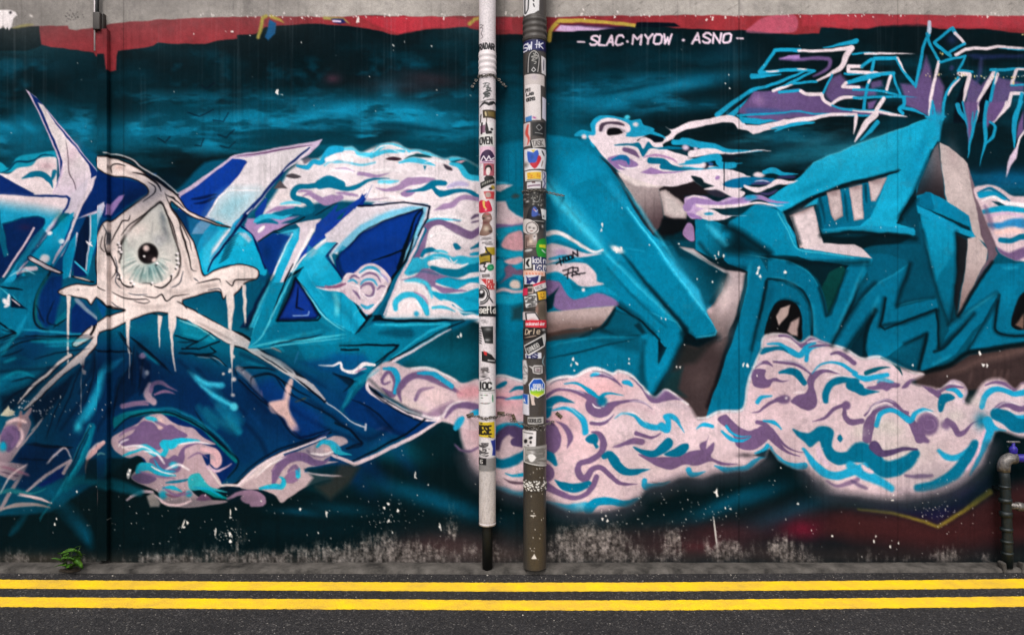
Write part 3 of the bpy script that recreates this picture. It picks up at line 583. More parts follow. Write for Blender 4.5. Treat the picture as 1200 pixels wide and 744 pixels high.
M.fill(TD, "695,205 722,210 706,238", soft=3); M.fill((50,44,56), "840,190 890,215 900,240 860,230", curve=1, soft=4); M.fill((0,70,86), "890,160 1000,160 1100,190 1100,290 1020,270 960,230 900,190", curve=1, soft=6); M.stroke((40,160,190), "890,190 960,220 1010,280 1090,295", [20,40,44,40], 1, soft=5, taper=0); M.stroke((50,170,200), "890,160 980,150 1100,170", [30,20,14], 1, soft=4, taper=0)
M.fill((206,150,160), "920,185 960,170 1000,165 960,190", soft=4)
M.stroke((150,124,160), "80,225 150,230 210,245", [6,18,8], 1, soft=4, taper=0); M.stroke((150,124,160), "240,260 310,268 370,280 455,262", [26,30,20,4], 1, soft=4, taper=0)
M.stroke(TD, "-30,335 40,330 130,365 220,355 300,310 370,298 455,300", [70,60,30,34,24,14,4], 1, soft=4, taper=0); M.stroke((60,180,206), "-20,300 60,300 130,345", [20,30,4], 1, soft=4, taper=0); M.stroke((90,190,214), "390,320 450,325 520,315", [24,30,10], 1, soft=6, taper=0)
M.stroke((150,122,158), "365,360 440,380 520,360 600,320 700,310 770,300", [4,24,40,60,50,20], 1, soft=4, taper=0); M.fill((140,112,152), "530,400 580,370 640,390 600,420 560,425", curve=1, soft=4)
M.stroke(TD, "570,388 680,375 780,330 850,330", [4,26,50,30], 1, soft=4, taper=0); M.stroke(TD, "750,350 820,400 930,380 1020,385 1090,430", [20,50,30,26,36], 1, soft=4, taper=0); M.stroke((160,150,190), "860,360 940,330 1020,340", 34, 1, soft=8, op=.8)
M.stroke((150,122,158), "770,520 850,490 900,480 960,430 1030,430 1100,450", [4,40,40,30,34,30], 1, soft=5, taper=0); M.stroke((90,74,100), "1030,580 1060,560 1100,555", 22, 1, soft=5); M.stroke((90,74,100), "1030,605 1100,590", 14, 1, soft=5); M.stroke((120,100,124), "900,580 960,600", 16, 1, soft=6)
M.stroke((170,150,168), "270,450 380,440 460,432", [10,16,4], 1, soft=5, taper=0); M.stroke((60,180,206), "690,620 740,595 800,585 960,590", [24,20,14,4], 1, soft=4, taper=0)
M.stroke(PU, "650,860 680,740 720,640 800,605 880,630 960,670 1040,690 1100,650", [40,90,60,40,40,60,60,40], 1, soft=4, taper=0); M.stroke((150,124,160), "-20,450 60,430 130,430", [40,44,10], 1, soft=5, taper=0); M.stroke((150,124,160), "80,400 160,400 240,420", 24, 1, soft=6)
M.T(380,270,6)
M.spray((228,216,218), 850, 80, 110, 70, 0, .9); M.stroke(TD, "690,180 710,150 760,140 800,155", [24,36,34,8], 1, soft=4, taper=0); M.stroke((60,180,206), "770,150 830,145 870,160", 18, 1, soft=4); M.fill(TD, "905,100 930,90 965,125 930,140", curve=1, soft=4); M.stroke(TD, "1030,125 1100,100", [10,40], 1, soft=4, taper=0); M.stroke(TQ, "1020,165 1100,160", 24, 1, soft=5)
M.stroke((40,160,190), "600,270 640,250 700,240 760,200 840,180 900,210 960,210 1040,220 1100,210", [100,110,70,50,30,40,60,70,60], 1, soft=7, taper=0); M.stroke(WHT, "750,230 820,225 880,260 940,270 1010,230", [40,44,44,30,6], 1, soft=4, taper=0); M.stroke((0,104,132), "760,260 840,290 940,300 1020,270 1100,260", [30,44,60,60,70], 1, soft=5, taper=0); M.stroke(WHT, "880,190 910,230 940,210", 10, 1, soft=3)
M.fill((130,104,142), "540,350 640,320 690,270 750,270 800,300 900,330 960,345 830,345 780,380 840,395 1000,420 900,435 840,440 760,400 720,420 690,370 600,350", curve=1, soft=5)
M.fill((14,146,178), "780,360 860,330 960,345 1100,330 1100,390 1000,380 940,410 860,390", curve=1, soft=5); M.stroke((206,184,192), "950,410 1020,380 1100,385", [10,24,24], 1, soft=4, taper=0); M.fill((14,146,178), "740,430 840,440 960,440 1100,410 1100,590 1000,570 900,500 820,490", curve=1, soft=5); M.stroke((0,104,132), "900,520 960,575 1040,580 1100,570", [10,30,40,30], 1, soft=4, taper=0)
M.stroke((60,180,206), "560,360 640,350 720,380 760,480", 30, 1, soft=8); M.fill((222,206,208), "400,610 460,500 560,370 640,385 700,430 740,520 840,490 920,540 980,600 1070,590 980,630 700,632 420,625", curve=0, soft=4)
M.stroke((40,164,194), "500,550 500,500 560,455 640,460 700,520 720,580", [30,44,40,34,50,34], 1, soft=5, taper=0); M.stroke((160,130,164), "620,430 700,470 730,520", 14, 1, soft=5); M.stroke(WHT, "580,550 600,510 650,505 670,545", 16, 1, soft=6); M.spray((40,150,184), 650, 588, 20, 20, 0, 1, 2); M.stroke((60,170,196), "760,540 840,540 920,570", [20,26,6], 1, soft=4, taper=0)
M.clip()
# between the poles and up to the slab
M.T(540,225,9.92)
M.fill((0,100,124), "400,-60 740,-60 740,280 640,260 560,200 520,120 560,110 640,60 560,70 430,130 400,100", curve=0, soft=14)
M.fill((210,188,194), "405,115 520,115 560,200 640,260 730,310 730,385 560,395 405,380", curve=0, soft=12); M.spray((206,170,176), 600, 330, 90, 40, 0, .6); M.fill((214,198,204), "405,-80 480,-95 600,-80 540,-50 460,0 405,-10", soft=10); M.fill((60,170,200), "405,-130 480,-120 560,-100 480,-95 405,-90", soft=10); M.stroke((0,110,134), "405,20 450,60 540,40", 50, 1, soft=12); M.fill((60,60,60), "580,60 620,20 680,50 630,80", curve=1, soft=14, op=.8); M.stroke((120,96,140), "400,400 480,410 580,400 720,370", [60,80,40,20], 1, soft=12, taper=0)
M.fill((14,136,164), "410,440 560,400 720,390 720,450 560,480 480,560 420,560", curve=1, soft=14); M.fill((196,146,154), "470,640 500,540 600,470 720,470 720,690 600,680", curve=1, soft=14); M.fill((14,136,164), "405,660 560,680 720,690 720,760 405,760", soft=14)
M.T(540,300,9.92)
M.fill((14,140,170), "405,60 480,60 500,160 460,260 410,300", curve=1, soft=10); M.fill((200,160,166), "500,60 600,20 720,10 720,80 600,100 520,80", curve=1, soft=12); M.fill((110,84,110), "500,150 560,100 640,130 720,160 720,240 600,240 480,310 460,320 520,230", curve=1, soft=12); M.fill((14,140,170), "600,120 720,60 720,150 650,160", soft=12); M.fill((14,140,170), "600,220 720,230 720,280 640,260", soft=12)
M.fill((206,186,176), "570,330 620,280 680,300 690,370 600,380", curve=1, soft=14); M.stroke((196,170,176), "405,420 500,390 620,420 720,410", 40, 1, soft=12, taper=0); M.fill((14,140,170), "405,440 560,450 720,430 720,540 600,560 405,560", soft=16); M.fill((30,52,56), "600,600 720,560 720,744 590,744", soft=30, op=.8)
# cloud scraps right of the grey pole
M.T(640,186,4)
O4="-20,390 0,350 40,340 110,370 200,420 260,430 330,405 370,420 365,450 270,440 200,460 120,490 200,500 230,540 270,580 200,600 160,640 250,600 310,650 340,690 280,700 100,700 20,700 -20,640"
M.fill((0,112,140), "-20,350 60,340 220,420 290,500 340,640 330,700 -20,700", soft=6, op=.8)
M.fill((214,196,204), "-10,400 30,395 90,410 180,440 260,445 180,460 90,470 20,490 -10,490", curve=1, soft=4); M.stroke(TQ, "0,390 60,370 130,400 190,430", [30,26,20,6], 1, soft=4, taper=0); M.stroke(WHT, "0,355 60,350 140,390 220,435 265,430", [24,20,16,14,10], 1, soft=4, taper=0); M.spray((160,130,170), 70, 440, 40, 22, 0, .7)
M.stroke(LC, "10,470 100,460 180,480", 18, 1, soft=5); M.fill((216,196,202), "-10,500 90,490 180,490 230,530 240,575 270,585 230,600 160,595 120,570 90,550 40,545 -10,540", curve=1, soft=4)
M.stroke(TQ, "0,560 50,550 90,580 120,630 190,630 260,610 330,640", [40,40,34,36,30,30,8], 1, soft=4, taper=0); M.fill((130,104,150), "-10,580 50,570 90,610 160,650 250,630 320,660 340,690 200,700 50,705", curve=1, soft=5); M.stroke(TQ, "20,560 70,575 120,640 200,635", [10,20,28,10], 1, soft=4, taper=0)
M.fill((4,44,54), "-10,660 60,600 40,640 30,700 -10,720", soft=4); M.spray(WHT, 335, 425, 34, 16, 20, 1, 2); M.stroke(LC, "370,420 430,430 470,440", 8, 1, soft=4, op=.7); M.spray(WHT, 172, 612, 10, 10, 0, 1, 2)
for q in ("50,494 84,474","66,466 72,500","84,486 82,462","94,480 90,462 104,456 108,474 94,480","112,474 108,456 122,450 126,468 112,474","132,466 128,436 150,456 148,428"): M.stroke((8,8,14), q, 6, 0, soft=2, taper=0)
for q in ("78,524 128,508","104,516 98,562","84,544 122,532","124,552 128,512 150,510 152,526 130,530","134,530 160,544","120,548 182,534"): M.stroke((8,8,14), q, 6, 0, soft=2, taper=0)
M.fill((186,164,162), "-10,735 0,720 180,700 330,692 260,780 250,790 130,796 -10,830", soft=3, g=((100,720,100,800),(122,100,96))); M.fill((70,52,48), "-10,820 130,796 255,785 200,830 -10,860", soft=5); M.stroke((6,16,20), "330,690 300,745 255,795 150,840", 18, 1, soft=6, op=.8); M.fill((20,30,32), "-60,740 0,720 0,860 -60,870", soft=8, op=.8)
M.T(640,290,4)
M.stroke((0,62,80), "0,430 100,420 250,400 420,400", 30, 1, soft=12, op=.5); M.stroke((22,132,160), "0,468 120,440 250,425 400,420", 10, 1, soft=4, op=.7); M.stroke((0,44,58), "0,520 150,490 300,455 440,425", 8, 1, soft=4, op=.9); M.fill((0,50,64), "200,430 440,425 455,590 470,680 420,630 440,500", soft=14, op=.5)

# ---- base of the blue piece
M.T()
M.fill((0,72,98), "-80,225 0,215 40,195 90,165 130,190 200,230 240,190 300,180 355,172 330,215 300,262 380,235 500,240 475,290 450,372 560,375 500,400 470,430 445,455 515,492 420,545 260,570 180,520 60,600 -80,610", soft=2)
for i in range(60):
    x = rng.uniform(-40, 470); y = rng.uniform(290, 560)
    M.spray([(0,96,120),(4,44,96),(2,30,48),(6,52,110)][i % 4], x, y, rng.uniform(14,40), rng.uniform(5,12), rng.uniform(20,70) if x > 240 else rng.uniform(-60,-15), .45)
M.fill((2,34,74), "110,410 240,420 300,440 420,520 400,545 270,568 180,500 90,560 60,500", soft=26, op=.75)
M.fill((4,58,104), "280,440 360,420 440,470 500,492 420,535 320,560", soft=20, op=.7)
M.fill((0,92,116), "130,380 240,360 330,400 420,380 540,380 460,430 330,430 200,410", soft=14, op=.8)
M.T(0,90,6)
# small cloud at the left edge
M.fill((14,134,160), "-400,600 0,600 60,640 120,570 250,540 380,520 400,560 300,640 -400,700", curve=1, soft=5); M.stroke((0,50,74), "0,680 60,650 110,600 200,600 260,580 300,550 390,555", 14, 1, soft=4)
M.fill(CR, "-400,680 0,680 60,680 130,640 220,630 270,580 350,565 400,580 400,744 420,780 380,860 240,830 100,780 0,720 -400,720", curve=1, soft=4); M.spray((206,160,170), 330, 630, 70, 30, 0, .6)
M.stroke(TD, "160,718 230,690 300,690 350,730 370,780", [8,40,44,40,6], 1, soft=4, taper=0); M.stroke(TD, "385,670 370,710 350,740", [30,24,10], 1, soft=4, taper=0); M.stroke(TD, "215,830 265,848", 10, 0, soft=3)
M.fill(NAVY, "-400,690 0,690 120,760 240,820 230,840 0,820 -400,820", soft=3)
# tall white spike
M.fill((196,172,196), "178,90 250,140 320,220 450,370 600,560 680,660 690,700 640,760 440,744 380,830 370,820 420,700 410,590 340,400 250,220", soft=2)
M.fill(NAVY, "205,110 270,160 330,240 450,385 580,545 640,620 700,690 680,720 640,780 600,700 440,600 420,700 390,830 385,820 425,690 420,580 350,400 255,210", soft=2)
M.fill((208,196,196), "262,180 300,200 380,310 470,430 560,540 620,620 640,680 640,744 560,900 540,970 480,860 375,820 440,700 440,600 395,470 330,320", soft=2, g=((480,500,520,900),(196,178,194)), edge=((226,206,214),10,.7)); M.spray((200,166,186), 510, 540, 50, 80, 20, .5)
M.stroke((60,46,56), "465,440 478,560 485,680 520,744 545,840 565,880", 6, 1, soft=3, taper=3)
M.T(0,200,6)
M.fill((0,56,104), "650,60 690,20 760,30 1100,20 1050,160 900,250 780,380 690,520 660,600 540,700 350,740 420,560 560,240", soft=3); M.fill((4,36,92), "660,40 740,0 780,40 1000,90 1040,150 880,250 770,340 700,300 600,330 545,320 580,230", soft=3); M.spray((2,22,52), 900, 200, 120, 60, -30, .6)
M.fill((206,190,198), "625,60 680,35 640,140 580,240 540,340 440,600 370,650 480,430 520,340 560,230", soft=2); M.fill((190,178,190), "480,190 620,50 600,170 560,240 520,330 480,300 430,300", soft=4)
# white hook with blue gradient
M.fill((212,194,198), "-400,150 0,155 240,180 480,180 490,210 440,290 330,440 230,580 130,730 0,900 -60,900 100,680 260,480 320,370 315,335 270,318 160,325 20,370 20,420 60,600 30,610 0,480 -400,480", soft=2, g=((200,200,180,330),(20,140,176)))
M.stroke(NAVY, "-60,155 240,178 470,180 492,200 470,260 400,350 300,480 200,610 120,744", 16, 0, soft=3, taper=0); M.stroke((214,196,204), "440,280 330,430 240,560", 26, 1, soft=6, op=.8)
M.fill((4,32,78), "20,380 160,335 260,325 310,340 310,380 240,480 130,620 20,744 -60,800 -60,300 10,400 40,605 62,590", curve=0, soft=4); M.fill((0,84,112), "-100,280 0,270 20,420 62,590 30,612 0,500 -100,480", soft=4); M.spray((60,26,60), 180, 400, 60, 30, 0, .4)
M.stroke((206,180,190), "240,405 200,480 120,600 20,744", 14, 1, soft=3, taper=0); M.fill((10,90,118), "230,470 300,400 330,440 230,590 140,710 100,700", soft=5, op=.8)
M.fill((2,130,164), "340,450 460,330 520,290 500,400 440,520 370,650 200,744 150,744 210,600 280,540", soft=4); M.spray((12,96,100), 430, 330, 40, 40, 0, .8); M.stroke((4,40,100), "505,350 470,450 410,570 370,650", 12, 1, soft=4)
M.stroke((206,190,204), "430,530 370,650", 12, 0, soft=3, taper=0); M.stroke((12,110,150), "480,490 420,600 350,700", 20, 0, soft=4)
M.fill((14,130,160), "600,330 690,290 745,230 740,330 690,460 660,560 620,744 600,600", soft=3); M.fill((4,22,50), "560,430 605,320 630,330 625,470 600,700 520,640 540,500", soft=4); M.fill((196,180,200), "540,340 680,280 760,220 690,300 600,325", soft=3); M.fill((200,190,210), "690,260 750,225 760,250 730,340 690,450 685,330", soft=3, g=((710,260,700,420),(60,150,190)))
M.fill((150,120,176), "770,240 830,180 875,170 850,210 780,310 760,320", soft=4); M.stroke((206,190,204), "635,320 630,460 605,700", 9, 1, soft=3, taper=0); M.stroke((206,190,204), "545,440 510,600 490,744", 14, 1, soft=3, taper=0); M.fill((2,130,166), "490,500 540,440 520,600 490,744 440,760 450,600", soft=4)
M.stroke((60,180,210), "530,640 610,720", 12, 0, soft=3, taper=0); M.fill((6,30,80), "520,640 600,720 610,744 520,744", soft=4)
for q in ((350,440,20,14),(430,495,22,20),(310,620,40,30),(290,640,20,20)): M.spray(WHT, *q, -30, 1, 3)
M.stroke(WHT, "600,495 625,520 650,540", 14, 0, soft=2); M.stroke(WHT, "640,500 615,530", 12, 0, soft=2)
M.fill((210,190,190), "195,610 215,600 330,660 445,715 420,722 320,690 200,630", soft=2, line=((6,10,20),8,2)); M.fill((0,84,104), "200,640 320,695 330,744 180,744 150,700", soft=4); M.stroke((206,186,196), "250,690 170,700 120,725", [30,34,20], 1, soft=5, taper=0); M.stroke((206,186,196), "200,635 120,720", 14, 0, soft=3); 
M.stroke((140,200,216), "60,744 160,700 250,735", 10, 1, soft=3)
# pale striped blade upper centre
M.T(200,150,6)
M.fill((186,166,190), "30,470 130,410 280,310 420,200 450,190 620,165 800,130 1000,95 1070,75 1040,120 980,180 950,200 800,300 600,560 480,660 400,744 100,744", soft=2)
M.fill((10,52,138), "70,480 200,400 320,300 430,215 530,225 540,240 480,330 340,480 250,610 200,660 100,744 0,744 60,560", soft=2); M.fill((4,44,84), "0,560 120,600 200,640 150,744 20,744", soft=6); M.stroke((4,24,70), "140,500 240,490 330,470", 20, 1, soft=4); M.stroke((4,24,70), "160,530 250,520 320,490", 20, 1, soft=4)
M.fill((214,204,208), "440,215 540,210 760,165 990,125 930,190 790,300 640,470 560,560 430,700 260,625 340,490 480,330 545,240 520,225", soft=2); M.fill((130,190,206), "340,510 420,450 610,450 550,550 430,690 270,615", soft=70, op=.75); M.stroke(WHT, "380,440 640,440", 8, 0, soft=4); M.stroke((70,30,70), "450,205 620,180 800,150 1000,120", 8, 1, soft=3)
M.stroke(NAVY, "975,140 880,220 760,340 640,480 520,620 430,744", [12,22,20,22,34,40], 1, soft=3, taper=0); M.stroke((220,206,216), "1000,130 900,225 790,310", 14, 1, soft=4); M.stroke((40,150,190), "480,640 400,744", 16, 0, soft=3); M.stroke(WHT, "580,560 490,660 430,744", 9, 0, soft=3)
M.stroke((240,232,236), "255,625 340,490 400,440", 10, 1, soft=3)
# cloud details next to it
M.fill((70,64,70), "810,340 850,325 920,345 870,360", curve=1, soft=3); M.fill((80,72,76), "720,430 770,365 820,425", soft=4); M.fill((80,76,90), "920,220 960,200 990,230 940,260", soft=6, op=.8); M.stroke(CY, "890,270 960,280 1000,240 1060,240 1110,170 1200,150", [20,34,34,40,60,40], 1, soft=4, taper=0); M.stroke(WHT, "1080,225 1160,215", 40, 0, soft=8)
M.stroke(TD, "1100,385 1000,405 900,415 860,450 870,490 960,520 990,570 950,590 860,580 780,600 640,640", [60,40,34,40,44,44,50,50,46,34,20], 1, soft=4, taper=0); M.stroke(TD, "1040,390 1100,360 1200,400", [20,60,60], 1, soft=4, taper=0)
M.stroke((150,122,160), "930,480 970,460 1030,490 1090,520 1200,490", [8,36,44,50,40], 1, soft=5, taper=0); M.stroke((150,122,160), "890,450 920,440 1000,445", 16, 1, soft=4); M.stroke((150,122,160), "670,600 760,570 860,560", [6,34,10], 1, soft=5, taper=0); M.stroke((90,190,214), "770,540 840,525 920,535", 22, 1, soft=5)
M.fill((16,56,140), "590,600 660,500 680,490 670,560 640,620 600,640", soft=3); M.fill((160,130,174), "540,640 600,640 700,640 900,620 800,660 700,700 600,744 520,690", soft=6); M.stroke((40,160,190), "600,690 610,650 680,620 780,630 850,610", [30,40,30,26,6], 1, soft=4, taper=0); M.stroke(TD, "610,690 680,665 770,680", [10,34,6], 1, soft=4, taper=0); M.stroke(WHT, "620,720 650,690", 24, 0, soft=4)
# K of blades
M.T(240,260,6)
M.fill((14,150,184), "180,40 290,40 340,100 400,260 440,340 420,380 200,300 60,340 0,370 -60,200 60,0", curve=1, soft=3); M.fill((60,170,200), "0,60 160,60 60,300 10,350 -20,280", soft=10, op=.6); M.fill((190,200,210), "60,180 150,60 200,50 130,160 40,280", soft=12, op=.8); M.fill((200,190,206), "230,80 290,80 330,130 310,150", soft=8, op=.8); M.fill((20,110,150), "-120,-30 60,-20 100,60 20,150 -60,240 -100,100", soft=10, op=.6)
M.stroke((4,16,60), "290,-40 160,140 60,270 20,350", [22,20,18,10], 1, soft=4, taper=0); M.stroke((20,130,176), "262,-40 140,130 45,262", [12,12,8], 1, soft=4, taper=0); M.stroke((226,214,222), "200,20 110,140 50,220", 10, 1, soft=4)
for i in range(9):
    x = 110+i*8; y = 270-i*20; M.stroke((4,16,30), "%d,%d %d,%d" % (x-10, y+20, x+70, y-30), 7, 0, soft=2)
M.stroke((4,20,70), "260,40 330,90 380,200 430,330", 16, 1, soft=4, taper=0); M.fill((160,130,172), "280,40 350,10 500,10 640,10 480,60 370,145 330,90", soft=4); M.stroke(INK, "380,140 480,70 640,0 700,-30", 10, 1, soft=3, taper=0); M.stroke(WHT, "370,80 420,30", 26, 0, soft=5); M.stroke(TD, "360,20 430,-10 520,10", 26, 1, soft=5)
M.fill((6,46,112), "375,150 480,80 625,65 560,200 500,330 470,400 440,330 400,250", soft=3); M.spray((4,34,74), 440, 220, 40, 60, 0, .6); M.stroke(INK, "480,75 600,70 625,66", 10, 0, soft=3)
M.fill((206,192,200), "640,10 820,-20 700,170 600,360 500,560 460,690 470,560 520,430 600,250 660,120 670,45", soft=3); M.fill((20,150,186), "490,85 670,40 660,120 600,260 500,480 400,744 290,744 380,600 450,430 560,200 625,65", soft=2); M.fill((70,180,206), "520,70 660,45 640,120", soft=10, op=.6)
M.stroke(WHT, "615,80 540,240 465,410", [6,12,10], 1, soft=3, taper=0); M.stroke(WHT, "760,60 660,240 610,350", [30,20,14], 1, soft=4, taper=0); M.stroke(INK, "620,300 560,420 500,580 460,690", [6,16,16,8], 1, soft=3, taper=0)
M.fill((4,24,60), "400,470 460,400 400,560 300,744 250,744 340,600", soft=6, op=.9)
M.fill((20,56,150), "830,-10 960,-20 1000,-80 1100,-120 960,30 780,160 660,270 680,220", soft=2); M.fill((10,40,120), "960,-20 1050,-90 1100,-190 1130,-160 1180,-260 1100,-90 980,10", soft=3)
M.fill((16,150,184), "610,360 690,260 800,150 960,20 1060,-60 1100,-60 990,90 860,240 960,400 1000,470 1180,600 1130,700 1060,800 900,744 850,660 720,480 640,390", soft=3); M.fill((206,196,206), "780,180 960,30 1200,-140 1560,-120 1400,-60 1160,30 1000,90 930,230 870,210 960,110 860,140 700,270", soft=5); M.spray((70,186,212), 820, 290, 90, 80, -40, .5); M.spray((0,110,140), 900, 520, 80, 80, 40, .5)
M.stroke(WHT, "620,360 680,260 790,170 950,40", [8,14,14,8], 1, soft=3, taper=0); M.stroke((4,24,70), "990,85 870,225 855,250 930,340 970,410", [6,14,20,16,6], 0, soft=3, taper=0); M.stroke((220,210,220), "975,120 880,235 910,300", 14, 0, soft=5, op=.8)
M.fill((2,80,104), "590,390 690,320 660,390 640,400 560,560 500,690 460,744 500,560", soft=4); M.stroke(INK, "590,390 640,360 695,322", [6,24,4], 1, soft=3, taper=0)
M.fill((12,48,140), "505,690 580,560 640,400 700,480 800,660 780,680", soft=2, edge=((3,12,40),14,.9)); M.stroke((3,12,40), "655,450 640,600", 14, 0, soft=4); M.stroke((130,160,210), "620,655 720,655 728,630", 7, 0, soft=3, taper=0); M.spray((3,12,40), 640, 610, 30, 24, 0, .8)
M.stroke((120,210,226), "660,420 740,540 850,680 980,744", 9, 1, soft=4, taper=0); M.stroke((100,200,216), "900,500 930,580 925,650", [20,36,40], 1, soft=10, op=.8); M.stroke((120,200,220), "720,330 740,400 850,540", 8, 1, soft=5, op=.7)
# big D blade
M.T(380,160,6)
M.fill((208,198,206), "240,490 330,490 550,462 735,490 725,560 700,640 660,730 600,850 560,900 200,800 80,744 20,744 0,690 120,590", soft=2); M.fill((70,170,206), "250,620 420,540 620,490 720,500 690,640 560,880 480,800 660,560 640,520 400,590 250,700 150,800 60,820 120,744", soft=8, op=.7)
M.stroke((10,26,84), "245,492 340,488 460,472 555,462 640,475 738,490 725,580 700,620", [16,14,10,8,10,12,10,6], 0, soft=3, taper=0)
M.fill((16,56,142), "300,400 270,450 215,520 220,490 100,560 0,690 -70,744 -60,620 20,560 80,490 100,470 80,530 160,500", soft=2)
M.T(380,270,6)
M.fill((8,50,128), "75,210 120,150 250,30 420,-70 640,-140 690,-150 700,-120 640,20 570,160 500,340 400,420 280,300 130,340 90,280", curve=0, soft=3, edge=((4,22,66),16,.8)); M.spray((6,38,96), 300, 160, 150, 60, -20, .5); M.stroke(INK, "690,-150 640,-90 560,150 520,260", [10,16,30,30], 1, soft=4, taper=0); M.stroke(INK, "330,220 450,180 575,130", [6,16,14], 1, soft=3, taper=0); M.fill((8,44,120), "360,230 540,150 500,290 460,330", soft=4)
M.fill((14,146,180), "-120,100 20,190 120,340 180,480 300,640 200,744 -60,620 -140,400", soft=6, op=.55); M.stroke((2,90,120), "700,0 620,170 500,340 330,620", [40,40,44,40], 0, soft=3, taper=0); M.stroke(INK, "650,-40 590,170 470,350 400,480 310,600", [8,16,18,20,14], 1, soft=3, taper=0); M.stroke((206,186,196), "700,-10 620,170 520,350 420,590", [14,22,16,8], 1, soft=3, taper=0)
M.fill((190,164,178), "120,360 160,305 220,300 260,250 330,232 410,270 460,320 470,350 440,400 360,550 300,590 230,520 170,470 130,440 60,420 0,400 0,385 60,385", curve=1, soft=3); M.stroke((60,170,200), "250,285 310,260 370,270", [30,36,14], 1, soft=5, taper=0); M.stroke((40,150,184), "160,350 210,350 240,390 270,350 330,345 380,380", [16,24,36,34,24,6], 1, soft=4, taper=0); M.spray((130,96,134), 295, 420, 44, 40, 0, .9, 2); M.stroke((130,96,134), "190,390 230,430", 22, 0, soft=5)
M.stroke((130,96,134), "230,300 330,300 400,380", [30,34,8], 1, soft=5, taper=0); M.stroke((226,214,214), "330,270 390,310 420,380", 14, 1, soft=4); M.stroke((226,214,214), "440,380 400,480 310,580", 22, 1, soft=4); M.stroke((40,150,184), "240,530 300,550", 26, 0, soft=5); M.stroke((130,84,116), "0,385 70,395 140,370", 14, 1, soft=4); M.stroke(WHT, "0,400 70,420 130,430", 8, 1, soft=3)
M.fill(INK, "205,500 300,600 400,590 420,630 340,640 300,640 240,560", soft=4); M.stroke(INK, "380,620 500,635 760,635 980,628", [20,20,20,6], 0, soft=3, taper=0); M.stroke(INK, "310,620 210,744", 16, 0, soft=3, taper=0); M.stroke((2,86,110), "350,600 250,720", 30, 0, soft=4, op=.9)
M.T(360,370,6)
M.fill((2,104,132), "470,50 1020,50 900,130 600,310 440,430 300,560 230,660 330,440 420,400 0,330 -80,200 300,150", soft=4); M.stroke((30,160,190), "470,62 640,68 1000,60 860,110 700,220 600,300", [8,20,10,20,14,10], 0, soft=5, op=.8, taper=0); M.fill((0,62,84), "500,120 600,95 740,100 740,150 620,150", curve=1, soft=14, op=.8)
M.stroke(INK, "230,212 400,205 640,205 600,250 480,330", [6,14,14,16,8], 0, soft=3, taper=0); M.stroke(INK, "240,240 360,240", 14, 0, soft=3, taper=0); M.fill((4,60,110), "-60,330 200,280 400,270 440,330 300,420 100,400", soft=20, op=.7)
M.stroke(WHT, "80,350 180,352 230,330 250,375 330,390 400,340 470,345", [4,10,16,20,36,30,20], 1, soft=3, taper=0); M.stroke((170,130,160), "330,395 420,370", 14, 0, soft=4); M.fill((2,20,34), "180,400 350,460 300,500", soft=8, op=.9)
M.stroke(INK, "1110,35 980,90 800,190 600,310 480,380", [6,12,14,14,6], 1, soft=3, taper=0); M.stroke((214,196,204), "1010,95 860,175 720,260 590,330 440,425", [6,14,18,20,20], 1, soft=3, taper=0); M.stroke((0,84,108), "440,420 330,540 240,670", 34, 1, soft=5, taper=0)
M.fill((4,44,96), "440,450 340,560 260,660 300,720 500,800 700,860 920,744 700,690 540,570", soft=6); M.stroke(INK, "430,480 520,570 700,680 860,735", 24, 1, soft=8, taper=0); M.stroke((220,200,206), "460,440 425,480 440,530 560,610 720,690 850,735 920,740", [20,22,20,22,18,18,10], 1, soft=3, taper=0)
# lower chevrons
M.T(280,470,6)
M.stroke(INK, "1040,0 1200,80 1330,110 1180,230 960,340 800,420", [8,16,14,16,14,10], 0, soft=4, taper=0); M.stroke((206,184,190), "1420,140 1200,265 1000,360 810,445 640,365", [16,26,26,28,20], 0, soft=3, taper=0)
M.fill((176,154,158), "0,590 120,500 300,400 500,310 650,250 730,250 765,290 700,320 650,380 600,420 700,425 480,470 460,500 560,520 700,530 560,570 440,620 300,710 250,660 150,620 60,620", curve=1, soft=4)
M.stroke(INK, "-120,640 0,560 120,470 260,380 440,300 650,220", [10,14,14,14,14,10], 1, soft=4, taper=0); M.stroke((40,60,110), "470,300 560,260 640,215", 20, 0, soft=5); M.stroke((4,14,34), "180,0 300,120 430,255 640,200", [14,16,18,10], 0, soft=4, taper=0)
M.stroke(PU, "240,600 270,480 340,410 440,390 520,430 600,430 640,400", [20,60,70,70,60,40,10], 1, soft=5, taper=0); M.fill((130,100,134), "340,510 400,490 430,540 380,580 320,560", curve=1, soft=5); M.stroke((130,112,126), "480,350 540,390 640,385", [20,14,6], 1, soft=5, taper=0)
M.stroke((30,160,180), "550,320 590,285 650,300 690,350 790,375", [20,34,40,30,6], 1, soft=4, taper=0); M.stroke((30,160,180), "150,610 240,600 300,600 320,550 290,530", [20,30,44,36,10], 1, soft=4, taper=0); M.stroke((30,160,180), "420,480 420,530", [20,34], 0, soft=4, taper=0); M.spray((222,184,180), 620, 340, 30, 20, 0, .9); M.stroke((130,100,134), "220,500 270,450", 14, 0, soft=4)
M.fill((140,110,134), "10,680 60,640 140,640 155,700 110,725 40,715", curve=1, soft=5); M.stroke((180,160,170), "560,520 660,530 760,530", 12, 1, soft=4); M.fill((4,34,40), "460,480 520,470 640,450 760,450 860,460 760,590 640,690 560,640 460,620 520,540", soft=12, op=.85); M.fill((60,50,44), "720,440 850,460 780,570 640,690 540,600 640,560", soft=22, op=.6)
